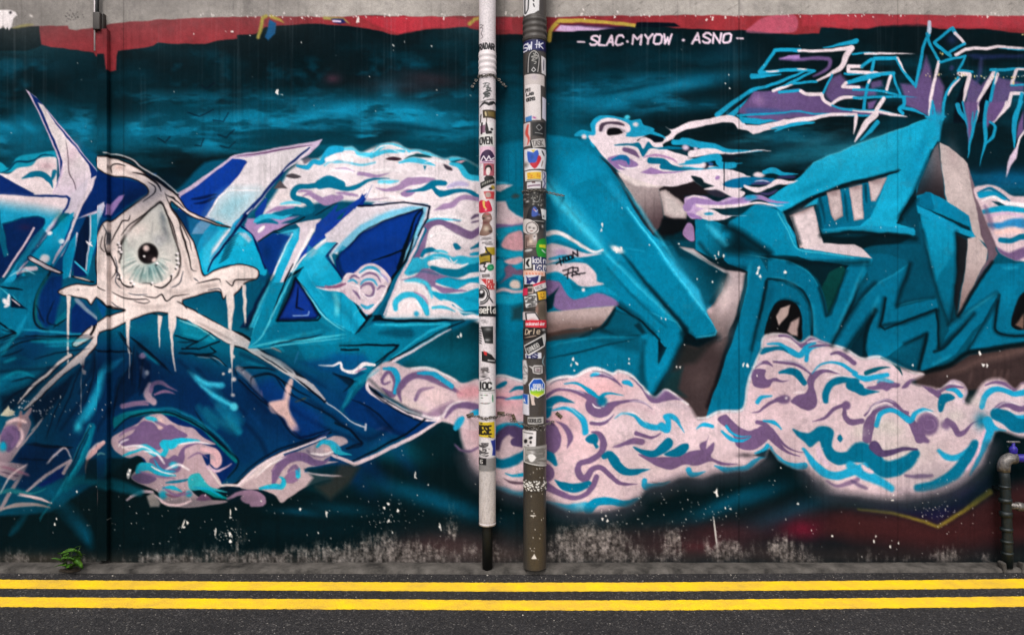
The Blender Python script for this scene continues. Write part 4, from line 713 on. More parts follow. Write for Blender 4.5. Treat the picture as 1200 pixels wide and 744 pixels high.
M.stroke((226,218,222), "600,0 700,70 800,150 890,185", [10,8,7,12], 1, soft=3, taper=0); M.stroke((226,218,222), "890,160 890,200", 14, 0, soft=3, taper=0); M.fill((200,160,150), "200,20 260,0 330,0 340,80 400,130 420,200 360,190 310,110 230,80", curve=1, soft=8); M.stroke((60,80,130), "960,200 1030,190 1080,230", 26, 1, soft=10, op=.6); M.stroke(INK, "680,150 780,200 870,290 760,330", 16, 0, soft=5, op=.9, taper=0)
# curl bottom left-centre
M.T(130,470,6)
M.fill((2,34,86), "80,240 200,130 340,85 480,110 680,220 880,400 890,440 780,580 560,560 300,500", soft=6); M.fill((0,96,104), "10,120 120,70 300,55 460,80 640,160 900,420 880,440 640,200 460,110 300,85 120,120 20,190", soft=5); M.stroke(INK, "20,210 120,120 300,75 470,100 640,190 800,320 900,430 820,540", [8,14,12,14,14,14,14,8], 1, soft=4, op=.9, taper=0)
M.fill((172,146,154), "0,270 60,220 180,160 240,110 340,85 430,140 520,180 580,190 640,250 740,300 640,300 740,330 775,400 740,460 690,430 650,380 720,480 780,590 720,620 560,600 640,680 820,710 560,744 360,720 330,640 150,550 180,480 250,430 190,380 120,400 30,350", curve=1, soft=4)  # dull pink curl, part of the vignette's dimming mixed into its colour
M.fill(PU, "50,290 150,220 220,140 300,150 340,190 420,160 480,200 540,240 480,270 400,290 340,340 300,330 240,300 120,320", curve=1, soft=4); M.stroke((40,160,180), "240,115 290,120 345,150", 30, 1, soft=5); M.stroke((206,172,170), "330,100 360,170 330,190", 40, 1, soft=8)
M.stroke((24,160,186), "90,385 160,350 230,320 290,350 350,385 390,340 370,300 420,310 500,275 620,280", [14,24,40,50,40,40,70,44,30,8], 1, soft=4, taper=0); M.stroke((210,186,190), "60,310 130,340 220,315", [6,20,10], 1, soft=4, taper=0); M.stroke(PU, "290,420 340,400 400,430 450,400 490,420 510,340 580,300 640,300", [40,44,40,40,50,20,20,8], 1, soft=4, taper=0); M.fill(PU, "300,440 440,400 500,430 480,490 420,500", curve=1, soft=5)
M.stroke((24,160,186), "200,520 200,470 270,460 340,500 450,520", [40,60,50,44,10], 1, soft=4, taper=0); M.spray((24,160,186), 440, 450, 34, 26, 0, 1, 2); M.stroke(WHT, "290,460 360,495 440,515", [10,14,6], 1, soft=3, taper=0); M.fill(PU, "150,540 220,500 320,540 280,575 220,580", curve=1, soft=5); M.stroke(TD, "380,570 480,560 560,540", 20, 1, soft=5)
M.fill((40,150,160), "540,560 560,515 620,505 650,540 700,600 820,640 640,620 560,620", curve=1, soft=4); M.stroke((0,130,130), "640,620 720,650 820,690", [10,40,10], 1, soft=6, taper=0); M.stroke((24,160,186), "370,610 430,605 500,635", [16,30,8], 1, soft=4, taper=0); M.spray((24,150,176), 365, 660, 34, 34, 0, 1, 2); M.spray((24,150,176), 550, 650, 26, 26, 0, 1, 2); M.stroke((130,84,110), "380,650 450,670 530,630", 20, 1, soft=4); M.fill((120,80,110), "600,690 650,650 710,690 660,700", curve=1, soft=5)
M.stroke((206,164,170), "640,340 720,350 760,400 740,450 715,420", [30,40,44,50,30], 1, soft=5, taper=0); M.fill((4,34,86), "640,380 700,370 700,430 680,460", soft=4); M.stroke((190,160,180), "680,460 740,490 800,470 850,440", [20,20,14,4], 1, soft=4, taper=0); M.stroke((200,182,182), "690,480 775,595 905,590 1060,470 1200,390", [14,18,18,30,40], 0, soft=3, taper=0)
M.stroke((140,110,134), "820,690 900,650 1000,650 1060,700 990,730", [14,30,50,70,30], 1, soft=5, taper=0); M.fill((4,20,24), "0,400 150,400 220,400 180,470 150,520 30,560 0,560", soft=10, op=.8); M.fill((200,180,176), "250,670 300,640 350,720 340,744 280,744", soft=8, op=.8); M.stroke((190,166,176), "110,690 200,640 290,640", [14,24,20], 1, soft=4, taper=0)
M.stroke((150,112,140), "80,30 180,10 280,0", [26,24,10], 1, soft=5, taper=0); M.stroke((150,112,140), "1060,-80 1060,-30", 10, 0, soft=5); M.stroke((14,120,150), "760,40 900,210", [60,40], 0, soft=14, op=.8, taper=0); M.spray((70,190,210), 868, 40, 26, 30, 0, .9, 2); M.stroke((10,110,130), "600,20 700,140 760,200", 60, 1, soft=20, op=.7)
M.T(180,360,6)
M.stroke((50,180,206), "240,450 330,520 440,550 480,545", [6,30,40,40], 1, soft=12, op=.9, taper=0); M.stroke((70,190,214), "260,470 400,590 500,650 560,690", [4,16,20,40], 1, soft=8, op=.9, taper=0); M.fill((12,130,150), "170,100 340,150 440,230 400,250 200,200", soft=14, op=.6); M.stroke((150,206,206), "180,95 320,140 430,220", [6,14,6], 1, soft=5, op=.8, taper=0)
M.stroke(INK, "150,200 310,240 230,280", 10, 0, soft=3, taper=0); M.stroke(INK, "200,290 320,290 460,240", 12, 0, soft=3, taper=0); M.stroke(INK, "180,325 420,330 440,315 400,280", 10, 0, soft=3, taper=0); M.stroke(INK, "280,340 420,345 520,420", 10, 1, soft=3); M.stroke((130,140,150), "300,345 440,365 500,410", 7, 1, soft=3)
M.stroke(INK, "590,480 580,430 650,420 800,430", 10, 1, soft=3); M.stroke(INK, "690,530 700,490 860,480 950,580 1000,640", 10, 1, soft=3); M.stroke((130,120,130), "600,430 680,500 760,625", [40,50,16], 1, soft=10, op=.8, taper=0); M.stroke(INK, "600,510 720,620 860,744", 12, 1, soft=4, taper=0)
M.stroke(INK, "780,270 900,240 1200,200", [10,10,8], 1, soft=3, taper=0); M.stroke((100,190,206), "790,250 960,205 1200,160", [10,14,8], 1, soft=5, taper=0); M.stroke((60,180,200), "690,200 730,80 780,0", 12, 1, soft=5); M.stroke((110,200,214), "690,210 900,180 1200,140", [14,14,8], 1, soft=5, taper=0); M.stroke((170,140,130), "820,280 900,320", 12, 0, soft=4); M.stroke((40,110,150), "1020,310 990,400", 10, 0, soft=4)
M.fill((204,170,168), "930,560 960,500 980,510 960,620 940,744 830,744 810,670 880,680", curve=1, soft=6); M.stroke((60,66,50), "990,670 1080,640", 14, 0, soft=5)
# ---- dark blades under the eye (left)
M.T(0,290,6)
M.fill((2,100,130), "0,250 150,230 280,180 340,160 250,330 220,480 260,580 100,600 0,600", soft=10, op=.8); M.fill((4,40,92), "280,330 350,200 440,190 420,360 380,540 320,560 260,500", soft=10); M.stroke((2,20,30), "350,170 270,310 235,450 260,550 340,590", 14, 1, soft=4, taper=0); M.stroke((10,80,84), "330,200 260,340 250,470 290,560", 10, 1, soft=4, taper=0)
M.stroke((60,170,190), "0,280 150,410 90,330", 10, 0, soft=3); M.fill((2,20,40), "80,340 190,430 80,420", soft=5); M.spray(WHT, 40, 380, 30, 20, 40, 1, 3); M.stroke(WHT, "65,325 60,400 30,420", 24, 0, soft=4); M.stroke(INK, "0,275 170,300", 14, 0, soft=4); M.stroke((220,200,206), "80,360 145,410", 9, 0, soft=3)
M.fill((14,120,150), "60,640 200,460 140,600 0,744 0,700", soft=8, op=.9); M.stroke(INK, "0,530 110,600 0,640", 14, 0, soft=4, taper=0); M.stroke((30,150,180), "150,575 300,590 600,610 680,600", 16, 1, soft=6, op=.8); M.stroke(INK, "160,622 400,630 640,615", 12, 1, soft=4); M.stroke((0,110,130), "200,660 450,650 650,650", 34, 1, soft=12, op=.8)
M.fill((4,36,90), "500,440 560,360 660,470 700,520 620,600 500,600", soft=8); M.stroke((110,130,150), "540,365 600,430 690,500", [30,26,20], 0, soft=6, taper=0); M.fill((4,70,120), "690,370 770,410 760,500 740,470", soft=5); M.fill((0,90,110), "380,530 460,440 470,500 400,560", soft=5); M.stroke(INK, "370,570 470,500", 10, 0, soft=3)
M.stroke(INK, "0,744 150,670 330,640", 10, 1, soft=5)
M.T(0,380,6)
M.stroke((0,100,128), "0,400 100,350 260,370", [80,40,14], 1, soft=14, op=.8, taper=0); M.stroke((0,80,110), "0,250 120,230 240,270", [40,34,10], 1, soft=10, op=.7, taper=0); M.fill((2,18,34), "0,500 200,420 350,300 430,300 200,520 100,600 0,620", soft=24, op=.85); M.fill((2,16,34), "200,580 330,480 520,360 460,480 300,660 240,700", soft=16, op=.8)
M.stroke((20,150,182), "770,260 700,440 650,560 580,660 520,760", [6,50,70,60,8], 1, soft=16, op=.75, taper=0); M.stroke((10,110,150), "860,240 800,280 760,330", [10,40,30], 1, soft=10, op=.9, taper=0); M.stroke((10,96,120), "900,290 840,400 810,560", 10, 1, soft=5, op=.8); M.fill((2,20,40), "830,380 900,300 960,200 960,480 800,600 800,480", soft=10, op=.8); M.stroke(INK, "660,180 780,190 900,190", 16, 1, soft=5); M.stroke(INK, "840,50 900,130 920,200", 14, 0, soft=4); M.stroke(INK, "920,90 1040,190 1180,320", 20, 1, soft=5); M.fill((2,14,34), "960,190 1060,280 1050,440 980,500", soft=10, op=.8)
M.stroke((150,120,150), "1000,200 1010,240", 50, 0, soft=12, op=.9); M.stroke((196,160,170), "1050,420 1040,500 1080,540", [30,60,50], 1, soft=8, taper=0); M.stroke((150,110,140), "1060,470 1070,420 1130,410 1200,450 1250,470", [24,30,30,16,4], 1, soft=5, taper=0); M.stroke((170,120,150), "1090,490 1150,470 1230,490", [14,24,4], 1, soft=5, taper=0); M.stroke((150,112,140), "860,580 940,560 1040,560", [30,30,16], 1, soft=6, taper=0); M.spray(WHT, 1030, 340, 18, 20, 0, 1, 2); M.stroke((150,150,170), "990,290 1020,380", 30, 0, soft=10, op=.5)
M.T(0,490,6)
M.fill((170,142,150), "-60,160 0,110 40,40 100,0 180,-30 215,20 200,90 170,160 80,300 0,320 -60,320", curve=1, soft=5); M.fill(PU, "0,140 80,60 150,100 120,180 60,240 20,200", curve=1, soft=8); M.spray((20,140,160), 20, 200, 30, 40, 0, .9, 2); M.stroke((190,140,140), "150,-60 140,30 130,90", 30, 1, soft=8)  # corner cloud: dull pink paint plus some vignette darkening in the colour
M.fill((190,160,166), "-60,290 40,310 190,315 150,400 100,440 0,400 -60,380", soft=5); M.stroke((110,80,100), "0,370 100,400 210,415", 10, 1, soft=4); M.stroke((170,150,156), "190,320 100,480 0,640", [20,26,26], 0, soft=4, taper=0); M.stroke((200,176,176), "300,0 200,130 80,290", [8,14,10], 0, soft=3, taper=0)
M.fill((4,30,70), "80,300 180,180 500,210 480,300 180,500 120,480 190,330", soft=10, op=.8); M.stroke(INK, "180,180 350,200 520,205", 16, 1, soft=6); M.fill((8,26,90), "260,470 400,360 480,330 440,420 300,480", soft=10, op=.9); M.stroke((196,170,176), "180,515 320,400 495,295 440,385", [14,22,20,24], 0, soft=4, taper=0)
M.stroke((0,110,136), "640,60 580,260 480,430 400,540 280,700", [60,70,60,20,8], 1, soft=7, op=.9, taper=0); M.stroke((2,20,50), "620,120 560,260 480,400", 16, 1, soft=5, op=.8, taper=0); M.stroke((30,130,150), "630,40 540,230 430,490 280,720", [10,8,8,5], 0, soft=3, op=.8, taper=0)
M.stroke((0,92,112), "460,490 540,440 700,440 860,480 980,520", [60,60,70,80,50], 1, soft=14, op=.85, taper=0); M.stroke((0,84,114), "350,500 420,600 500,680 580,780 640,900", [30,80,100,90,20], 1, soft=34, op=.75, taper=0); M.stroke((0,70,90), "200,640 130,744 60,830", 40, 1, soft=14, op=.6)
M.stroke((30,120,130), "0,520 90,510 220,525 320,490", [26,34,14,6], 1, soft=6, taper=0); M.stroke((190,160,166), "140,530 260,560 360,600", [16,24,10], 1, soft=5, taper=0); M.stroke((180,160,160), "0,640 100,610 240,605 350,630", [16,30,26,8], 1, soft=5, taper=0)
M.stroke((206,160,160), "600,390 615,290 670,230 750,165", [4,20,40,30], 0, soft=4, taper=0); M.stroke((70,120,130), "690,260 730,240 770,245", 14, 1, soft=4); M.fill((6,40,80), "690,290 770,290 760,420 690,420", soft=14, op=.6); M.fill((2,14,18), "600,300 680,280 690,430 600,430", soft=10, op=.7)
M.stroke((120,90,90), "705,480 705,610", 10, 0, soft=4); M.stroke(WHT, "910,360 905,430", 24, 0, soft=3)
# ---- the eye itself
BN=(200,182,176)
# lids: one pale flesh shape with ink creases
IK=(16,11,13)
M.T(100,170,6)
SIL="80,95 150,88 240,105 340,145 430,205 520,265 580,310 650,360 720,455 800,495 900,540 1022,583 940,568 830,530 740,500 660,440 605,400 600,430 650,500 710,590 760,680 790,780 812,860 835,918 900,890 980,860 1070,840 1160,850 1218,880 1210,935 1130,965 1085,1020 1050,1050 1020,1085 1000,1050 970,1085 950,1035 900,1028 790,1060 690,1090 700,1130 790,1180 700,1230 560,1180 450,1185 330,1230 200,1290 100,1330 -60,1420 -90,1400 20,1290 70,1270 180,1200 280,1165 190,1150 140,1100 80,1070 40,1120 10,1085 -100,1060 -150,1060 -195,1035 -150,1000 -60,975 80,980 75,870 78,740 110,640 150,560 195,530 240,490 330,430 440,345 435,300 390,262 300,228 180,215 100,165"
M.fill((216,199,194), SIL, curve=1, soft=3, edge=((150,130,126),9,.6), line=(IK,8,3), tex=.08)
for x, y, rx, ry, an, o, c in ((240,160,36,20,0,.8,(222,184,174)),(330,200,90,16,25,.5,(150,132,128)),(400,380,60,14,-35,.5,(150,132,128)),(120,800,20,160,0,.5,(170,154,148)),(700,760,24,120,-15,.5,(160,142,136)),(780,850,20,60,-15,.5,(170,150,146)),(870,990,80,16,-8,.6,(140,124,120)),(1060,960,80,14,0,.5,(150,134,130)),(1060,880,90,20,0,.7,(226,208,202)),(500,1120,120,30,0,.4,(224,208,204)),(260,1030,60,30,30,.5,(150,134,130)),(640,1000,60,40,0,.4,(224,206,202)),(-60,1020,70,16,0,.4,(190,172,168))):
    M.spray(c, x, y, rx, ry, an, o)
EYE="520,395 560,440 590,520 640,680 672,800 660,900 610,960 560,985 490,990 420,985 345,1000 280,990 235,930 225,850 250,760 245,690 300,600 400,500"
M.fill((30,24,24), EYE, curve=1, soft=6)
M.fill((190,186,180), "515,415 555,455 585,540 632,690 660,800 648,890 600,945 560,968 490,975 420,968 350,980 290,970 250,920 242,850 262,760 262,700 315,612 405,515", curve=1, soft=5)
M.T(100,260,6)
for x, y, rx, ry, an, o, c in ((370,60,80,50,-20,.9,(218,202,196)),(300,90,30,50,0,.7,(222,210,206)),(560,60,26,110,-20,.8,(112,116,120)),(520,130,50,50,0,.7,(146,146,152)),(300,250,40,80,20,.6,(150,164,158)),(590,330,60,60,0,.8,(214,198,192)),(430,370,100,60,0,.8,(96,132,130)),(600,200,40,60,0,.6,(200,192,188)),(310,400,50,40,0,.8,(206,188,182)),(480,-50,30,60,20,.6,(196,190,186)),(490,330,60,40,0,.7,(60,124,130)),(280,150,20,50,0,.6,(150,160,154)),(545,-30,20,50,-20,.7,(90,100,108)),(470,60,8,90,0,.4,(120,120,120))):
    M.spray(c, x, y, rx, ry, an, o)
for i in range(34):
    a = math.radians(14+i*4.6+rng.uniform(-2,2)); r0, r1 = 84, rng.uniform(130, 235)
    M.stroke([(60,80,80),(214,210,204),(110,140,138),(226,220,214),(90,120,118)][i % 5], [(437+math.cos(a)*r0, 230+math.sin(a)*r0), (430+math.cos(a)*r1, 230+math.sin(a)*r1)], rng.uniform(6,16), 0, soft=6, op=.5)
for i in range(22):
    a = math.radians(170+i*9+rng.uniform(-4,4)); r0, r1 = 100, rng.uniform(140, 220)
    M.stroke([(150,150,146),(220,212,208),(170,170,168)][i % 3], [(437+math.cos(a)*r0, 220+math.sin(a)*r0), (440+math.cos(a)*r1*.8, 220+math.sin(a)*r1)], rng.uniform(8,22), 0, soft=10, op=.35)
M.spray((16,12,14), 440, 222, 74, 74, 0, 1, 8); M.spray((64,52,54), 460, 256, 36, 26, 0, .5); M.spray((206,182,176), 424, 188, 24, 22, 0, 1, 2); M.spray((206,182,176), 482, 266, 20, 15, -40, 1, 2); M.spray(WHT, 412, 240, 9, 8, 0, 1, 2)
M.stroke((220,204,198), "230,300 250,400 330,440 420,450 500,450 590,410 650,330", [30,44,34,30,34,40,24], 1, soft=6, taper=0)
for q in ((235,150),(246,170),(244,195),(255,210),(648,225),(650,260),(655,290),(645,320),(240,385),(250,395),(345,440),(470,430),(505,292),(610,370),(330,420),(235,360)):
    M.spray((10,10,12), q[0]-8, q[1]+12, 9, 8, 0, .8, 2); M.spray(WHT, q[0], q[1], 10, 9, 0, 1, 2)
for q, w in (("240,385 260,430 300,458 345,462",9),("480,450 540,462 600,420 606,370",12),("185,490 260,530 350,548 430,545 455,562",9),("400,520 490,532 540,508 572,556 630,522 735,505",9),("178,60 160,170 205,290 215,345 180,405",10),("205,330 240,370 235,410",8),
    ("640,-70 690,100 720,220 745,330 790,345",9),("660,30 700,160 735,300",6),("780,435 880,412 942,405 946,430",9),("985,410 1030,450 1052,410 1120,405 1195,398",10),("170,490 100,450 80,400",7),("340,560 420,575 460,560",6),("640,560 700,590 720,640",8),("120,560 170,590 285,630",8),("460,640 520,655 580,650",7)):
    M.stroke(IK, q, w, 1, soft=3, taper=3)
M.fill((214,197,192), "985,500 1042,500 1048,600 1022,760 1004,760 1000,620", soft=4); M.fill((214,197,192), "1106,440 1128,440 1130,640 1120,725 1110,600", soft=3)
M.T(100,170,6)
for q, w in (("190,200 185,150 225,135 290,150",9),("330,190 430,215 512,282 535,335",14),("440,255 492,300 480,345 400,405",9),("322,488 300,530 262,530 222,610 180,690",10),("530,395 420,482 310,562 250,645",9),("560,345 590,365 650,400 700,450",8),("590,365 625,375 640,400",9),("535,400 570,480 612,560 650,700",8),("560,330 600,440 660,530 720,640 750,760",7),("150,640 130,720 165,760",7)):
    M.stroke(IK, q, w, 1, soft=3, taper=3)
M.stroke((6,10,16), "165,80 300,92 380,142 480,222 560,282 655,352", [8,22,20,18,16,10], 1, soft=4, taper=0); M.stroke((200,196,198), "150,62 240,68 330,100 400,162 520,232 650,340", 8, 1, soft=4, taper=0)
M.T(0,290,6)
M.fill((214,197,192), "462,335 497,340 489,440 484,744 474,744 470,480", soft=3); M.spray((60,46,46), 545, 295, 8, 6, 0, .8); M.spray((60,46,46), 430, 315, 12, 10, 0, .5)
M.stroke(IK, "510,205 590,225 660,245", [10,18,10], 1, soft=3, taper=0); M.stroke((206,190,186), "520,205 640,235", 8, 1, soft=3)
M.fill((214,197,192), "885,510 922,505 915,560 910,744 900,744", soft=3); M.fill((214,197,192), "1110,475 1142,485 1125,600 1118,700 1112,600", soft=3)
BN=(214,197,192)
# drips and whips
M.T(0,380,6)
M.fill(BN, "470,-60 484,-60 486,270 475,280", soft=3); M.fill(BN, "895,-40 915,-40 912,150 908,380 904,380 905,200", soft=2); M.fill(BN, "1112,-60 1128,-60 1122,120 1118,170 1112,100", soft=2)
M.stroke((14,10,12), "700,60 640,170 560,230 470,310 380,390 280,500 170,600", [40,52,50,40,44,34,12], 1, soft=3, taper=0); M.stroke(BN, "700,50 655,140 580,220 480,300 390,380 280,490 170,595", [40,44,50,30,34,26,8], 1, soft=3, taper=0); M.stroke((14,10,12), "500,220 420,270 330,360 240,430 125,560", [30,24,26,24,6], 1, soft=3, op=.9, taper=0); M.stroke(BN, "495,218 420,265 330,355 240,425 125,555", [24,18,18,18,4], 1, soft=3, taper=0)
M.fill(BN, "535,240 600,210 590,290 575,340 572,620 568,620 570,400 578,300", soft=3); M.fill(BN, "575,310 605,330 600,355 580,350", soft=3); M.stroke((120,40,40), "580,290 590,310", 10, 0, soft=3); M.stroke((190,150,150), "220,580 160,680", 30, 0, soft=5); M.stroke((200,190,190), "300,655 220,744", 8, 0, soft=3, taper=0); M.stroke((14,10,12), "660,10 640,70 670,10", 20, 0, soft=3); M.stroke(BN, "650,10 630,65", 14, 0, soft=3)
for i in range(34): M.spray(WHT, rng.uniform(60,380), rng.uniform(520,640), rng.uniform(3,9), rng.uniform(3,7), 0, 1, 2)
M.fill((206,196,170), "30,600 60,570 70,600 105,610 90,640 50,645 0,640", soft=4)
M.T(180,360,6)
M.stroke((14,10,12), "200,40 280,66 400,130 520,200 640,250 780,340 960,450 1100,560 1200,660", [30,90,90,110,70,60,50,50,26], 1, soft=4, taper=0)
M.stroke(BN, "170,30 260,60 400,130 520,200 630,250 720,310 860,400 980,480 1090,540 1200,650", [60,80,76,96,60,40,40,30,34,14], 1, soft=3, taper=0); M.stroke((14,10,12), "750,330 860,400 950,460", 8, 1, soft=3); M.stroke((14,10,12), "980,490 1040,530 1110,610", 8, 1, soft=3, op=.8); M.stroke(BN, "700,290 860,370 960,430 1000,480", [14,24,24,10], 1, soft=3, taper=0); M.stroke((200,200,206), "960,480 1110,600", 8, 0, soft=3, taper=2)
M.stroke((130,112,108), "300,100 440,170 560,240", 20, 1, soft=8, op=.5); M.fill(BN, "525,-60 560,-60 552,100 545,170 535,150", soft=3); M.fill(BN, "638,-60 652,-60 648,110 642,110", soft=2); M.fill(BN, "100,0 165,0 152,150 132,200 120,210 105,150", soft=3); M.stroke(BN, "122,190 130,300 150,450", [20,14,8], 1, soft=3, taper=0); M.fill(BN, "30,80 52,80 42,180 38,280 34,280 36,180", soft=2); M.fill(BN, "535,260 570,260 560,320 556,400 552,600 556,620 550,600 548,400", soft=3)
for q in ((558,345,16),(540,445,16),(565,505,18),(558,615,14),(490,468,10),(530,455,8)): M.spray((214,200,196), q[0], q[1], q[2], q[2], 0, 1, 2)
M.fill((200,170,160), "930,620 960,520 970,510 955,640 940,700", soft=4)
# ---------------------------------------------------------------- curled clouds along the bottom right
PKC=(200,176,182)  # dull cloud pink, darkened further to carry some of the vignette's dimming
M.T()
OUT="536,470 560,448 585,440 612,446 640,447 660,441 675,440 685,434 700,431 718,438 725,435 740,440 752,452 768,466 780,457 792,463 806,474 818,490 828,489 842,482 870,479 876,450 884,428 892,410 897,394 920,392 938,402 950,395 965,401 990,408 1010,420 1030,418 1050,428 1066,435 1083,439 1068,447 1088,453 1104,456 1116,446 1128,450 1133,460 1130,470 1137,473 1148,453 1160,445 1176,445 1190,456 1200,448 1280,440 1280,500 1200,512 1170,504 1161,520 1152,545 1135,562 1110,577 1080,585 1040,588 1005,583 970,578 955,566 943,552 930,548 915,540 902,525 895,538 878,550 860,552 838,556 822,562 800,560 784,566 762,572 745,588 720,598 690,602 665,598 640,588 600,578 560,560 545,530"
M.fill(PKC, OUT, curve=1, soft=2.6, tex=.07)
M.stroke(WHT, "560,448 585,440 612,446 640,447 660,441 675,440 685,434 700,431 718,438 725,435 740,440 752,452 768,466 780,457 792,463 806,474", 2.4, 1, soft=1.2, taper=0)
M.stroke(WHT, "818,490 828,489 842,482 870,479 876,450 884,428 892,410 897,394 920,392 938,402 950,395 965,401 990,408 1010,420 1030,418 1050,428", 2.2, 1, soft=1.2, op=.8, taper=0)
M.clip(OUT, 1, 3)
for x, y, rx, ry, o, c in ((700,455,40,20,.8,(222,168,172)),(690,520,30,40,.5,(224,184,188)),(900,470,40,40,.5,(214,180,188)),(960,420,50,14,.6,(228,204,210)),(1050,530,50,18,.8,(200,190,186)),(1100,560,50,16,.8,(160,150,156)),
    (990,480,60,30,.5,(226,198,204)),(1030,500,30,16,.8,(206,196,192)),(800,520,40,24,.5,(226,200,206)),(730,500,30,20,.5,(224,200,206)),(1110,490,30,20,.6,(204,190,192)),(590,470,30,16,.8,(206,140,150)),(650,490,30,40,.7,(214,164,172)),(560,500,20,30,.8,(196,156,164)),
    (640,560,30,14,.4,(200,160,170)),(1170,470,40,16,.6,(206,190,198)),(760,545,40,12,.5,(200,180,180)),(855,500,30,20,.4,(210,190,196))):
    M.spray(c, x, y, rx, ry, 0, o)
M.T(600,400,6)
W3=WHT
M.stroke(WHT, "240,310 280,270 380,245 440,255", 14, 1, soft=4); M.stroke((70,80,100), "260,310 310,275 400,260", 8, 1, soft=4, op=.8); M.stroke(WHT, "450,250 540,205 630,205 700,250", 14, 1, soft=4); M.stroke((60,56,76), "560,205 650,215 720,260", 8, 1, soft=3, op=.7)
M.stroke(PU, "560,240 650,235 720,270 775,320", [10,30,22,4], 1, soft=4, taper=0); M.stroke(CY, "550,245 590,225 620,225", 26, 1, soft=5)
M.stroke(TQ, "370,295 450,295 540,345 600,400 650,370 700,365 780,382", [8,16,22,44,26,14,3], 1, soft=3, taper=0)
M.stroke(PU, "240,390 310,345 400,340 520,380 600,440", [26,22,22,40,60], 1, soft=3, taper=0); M.fill(PU, "515,440 545,390 570,420 620,460 700,440 740,425 720,470 670,520 600,535 540,505", curve=1, soft=3)
M.stroke(PU, "680,455 760,430 860,418 940,435 990,475", [60,26,16,14,3], 1, soft=3, taper=0); M.spray(TD, 630, 420, 40, 36, 0, 1, 2); M.stroke(WHT, "560,435 580,460 625,465", 10, 1, soft=3)
M.stroke(TD, "235,500 270,430 340,405 440,432", [90,60,40,4], 1, soft=5, taper=0); M.stroke(CY, "290,485 370,470 450,500 500,560 515,640", [10,26,36,46,44], 1, soft=5, taper=0)
M.stroke(PU, "555,575 640,575 720,510", [26,30,4], 1, soft=3, taper=0)
M.stroke(CY, "720,540 780,505 850,515 920,575 1000,605 1060,600", [4,14,20,40,44,40], 1, soft=5, taper=0); M.stroke(CY, "1050,600 1090,620 1100,560 1080,530 1130,530 1170,560 1210,640", [60,50,40,40,34,16,4], 1, soft=4, taper=0)
M.stroke(PU, "870,650 930,665 980,680 1040,650", [30,26,16,4], 1, soft=4, taper=0); M.stroke(PU, "720,740 800,715 860,700 920,705", [6,26,44,30], 1, soft=5, taper=0)
M.fill(PU, "860,270 900,300 940,360 1000,380 1040,340 1090,335 1140,370 1200,395 1320,410 1320,420 1200,415 1140,410 1020,435 970,420 920,350", curve=1, soft=4); M.stroke(WHT, "1040,345 1080,335 1130,360 1200,385", 8, 1, soft=3); M.stroke((70,60,90), "820,250 870,275 930,345", 8, 1, soft=4)
M.stroke(CY, "770,285 820,290 850,315", 34, 1, soft=4); M.stroke((176,160,170), "1000,460 1100,440 1200,460 1300,500", 30, 1, soft=16, op=.5)
M.fill(PU, "200,560 260,555 320,600 345,680 330,760 280,800 200,810", curve=1, soft=4, op=1); M.stroke(PU, "310,560 380,610 410,680 390,750", [4,34,44,6], 1, soft=5, taper=0)
M.stroke(PUD, "0,600 60,605 100,630 90,700 20,710", [30,30,40,80,60], 1, soft=4, taper=0)
M.T(600,490,6)
M.fill(TD, "515,150 545,120 590,110 610,150 600,185 615,200 590,215 575,185 540,175", curve=1, soft=4)
M.stroke(PU, "560,100 610,110 645,170 630,240 560,290 490,310 465,350 480,410 520,420 560,360 620,345 690,400 760,455 880,462", [10,40,50,44,40,40,50,54,44,34,34,30,20,4], 1, soft=3, taper=0)
M.stroke(TD, "650,270 690,260 740,330 820,375 970,360", [40,70,56,44,3], 1, soft=4, taper=0); M.stroke(PU, "710,208 760,200 820,165 910,165", [4,14,34,40], 1, soft=4, taper=0); M.stroke(PU, "870,105 940,130 990,135 1045,105", [28,24,16,3], 1, soft=3, taper=0)
M.fill(PU, "890,250 1000,270 1120,270 1200,260 1320,250 1320,180 1370,150 1380,120 1360,220 1330,300 1230,320 1190,330 1120,360 1040,345 960,305", curve=1, soft=4)
M.fill(TD, "850,200 940,220 1000,220 1040,180 1090,135 1125,150 1130,190 1080,240 1010,270 940,265", curve=1, soft=3); M.fill(TD, "1070,255 1140,210 1200,180 1240,180 1245,220 1200,260 1130,270", curve=1, soft=3)
M.stroke(CY, "930,440 940,480 1010,480 1110,440", [40,56,50,4], 1, soft=4, taper=0); M.stroke((70,70,70), "980,445 1040,455 1120,430", 10, 1, soft=6, op=.6)
M.stroke(TD, "300,430 370,480 440,490 540,460", [6,60,60,44], 1, soft=4, taper=0); M.stroke(PU, "235,470 320,520 430,560 520,530 570,470 595,410", [60,44,36,36,40,40], 1, soft=4, taper=0); M.stroke(TD, "240,260 280,275 310,320", [60,56,26], 1, soft=6, taper=0)
M.fill(PU, "235,325 280,335 300,380 280,430 235,440", curve=1, soft=4); M.stroke(CY, "240,600 320,625 400,640 520,620", [40,60,70,60], 1, soft=8, taper=0); M.stroke((0,120,156), "540,640 600,590 700,585 800,600 900,560", [70,60,50,50,10], 1, soft=5, taper=0); M.spray((180,200,206), 480, 620, 40, 40, 0, .4)
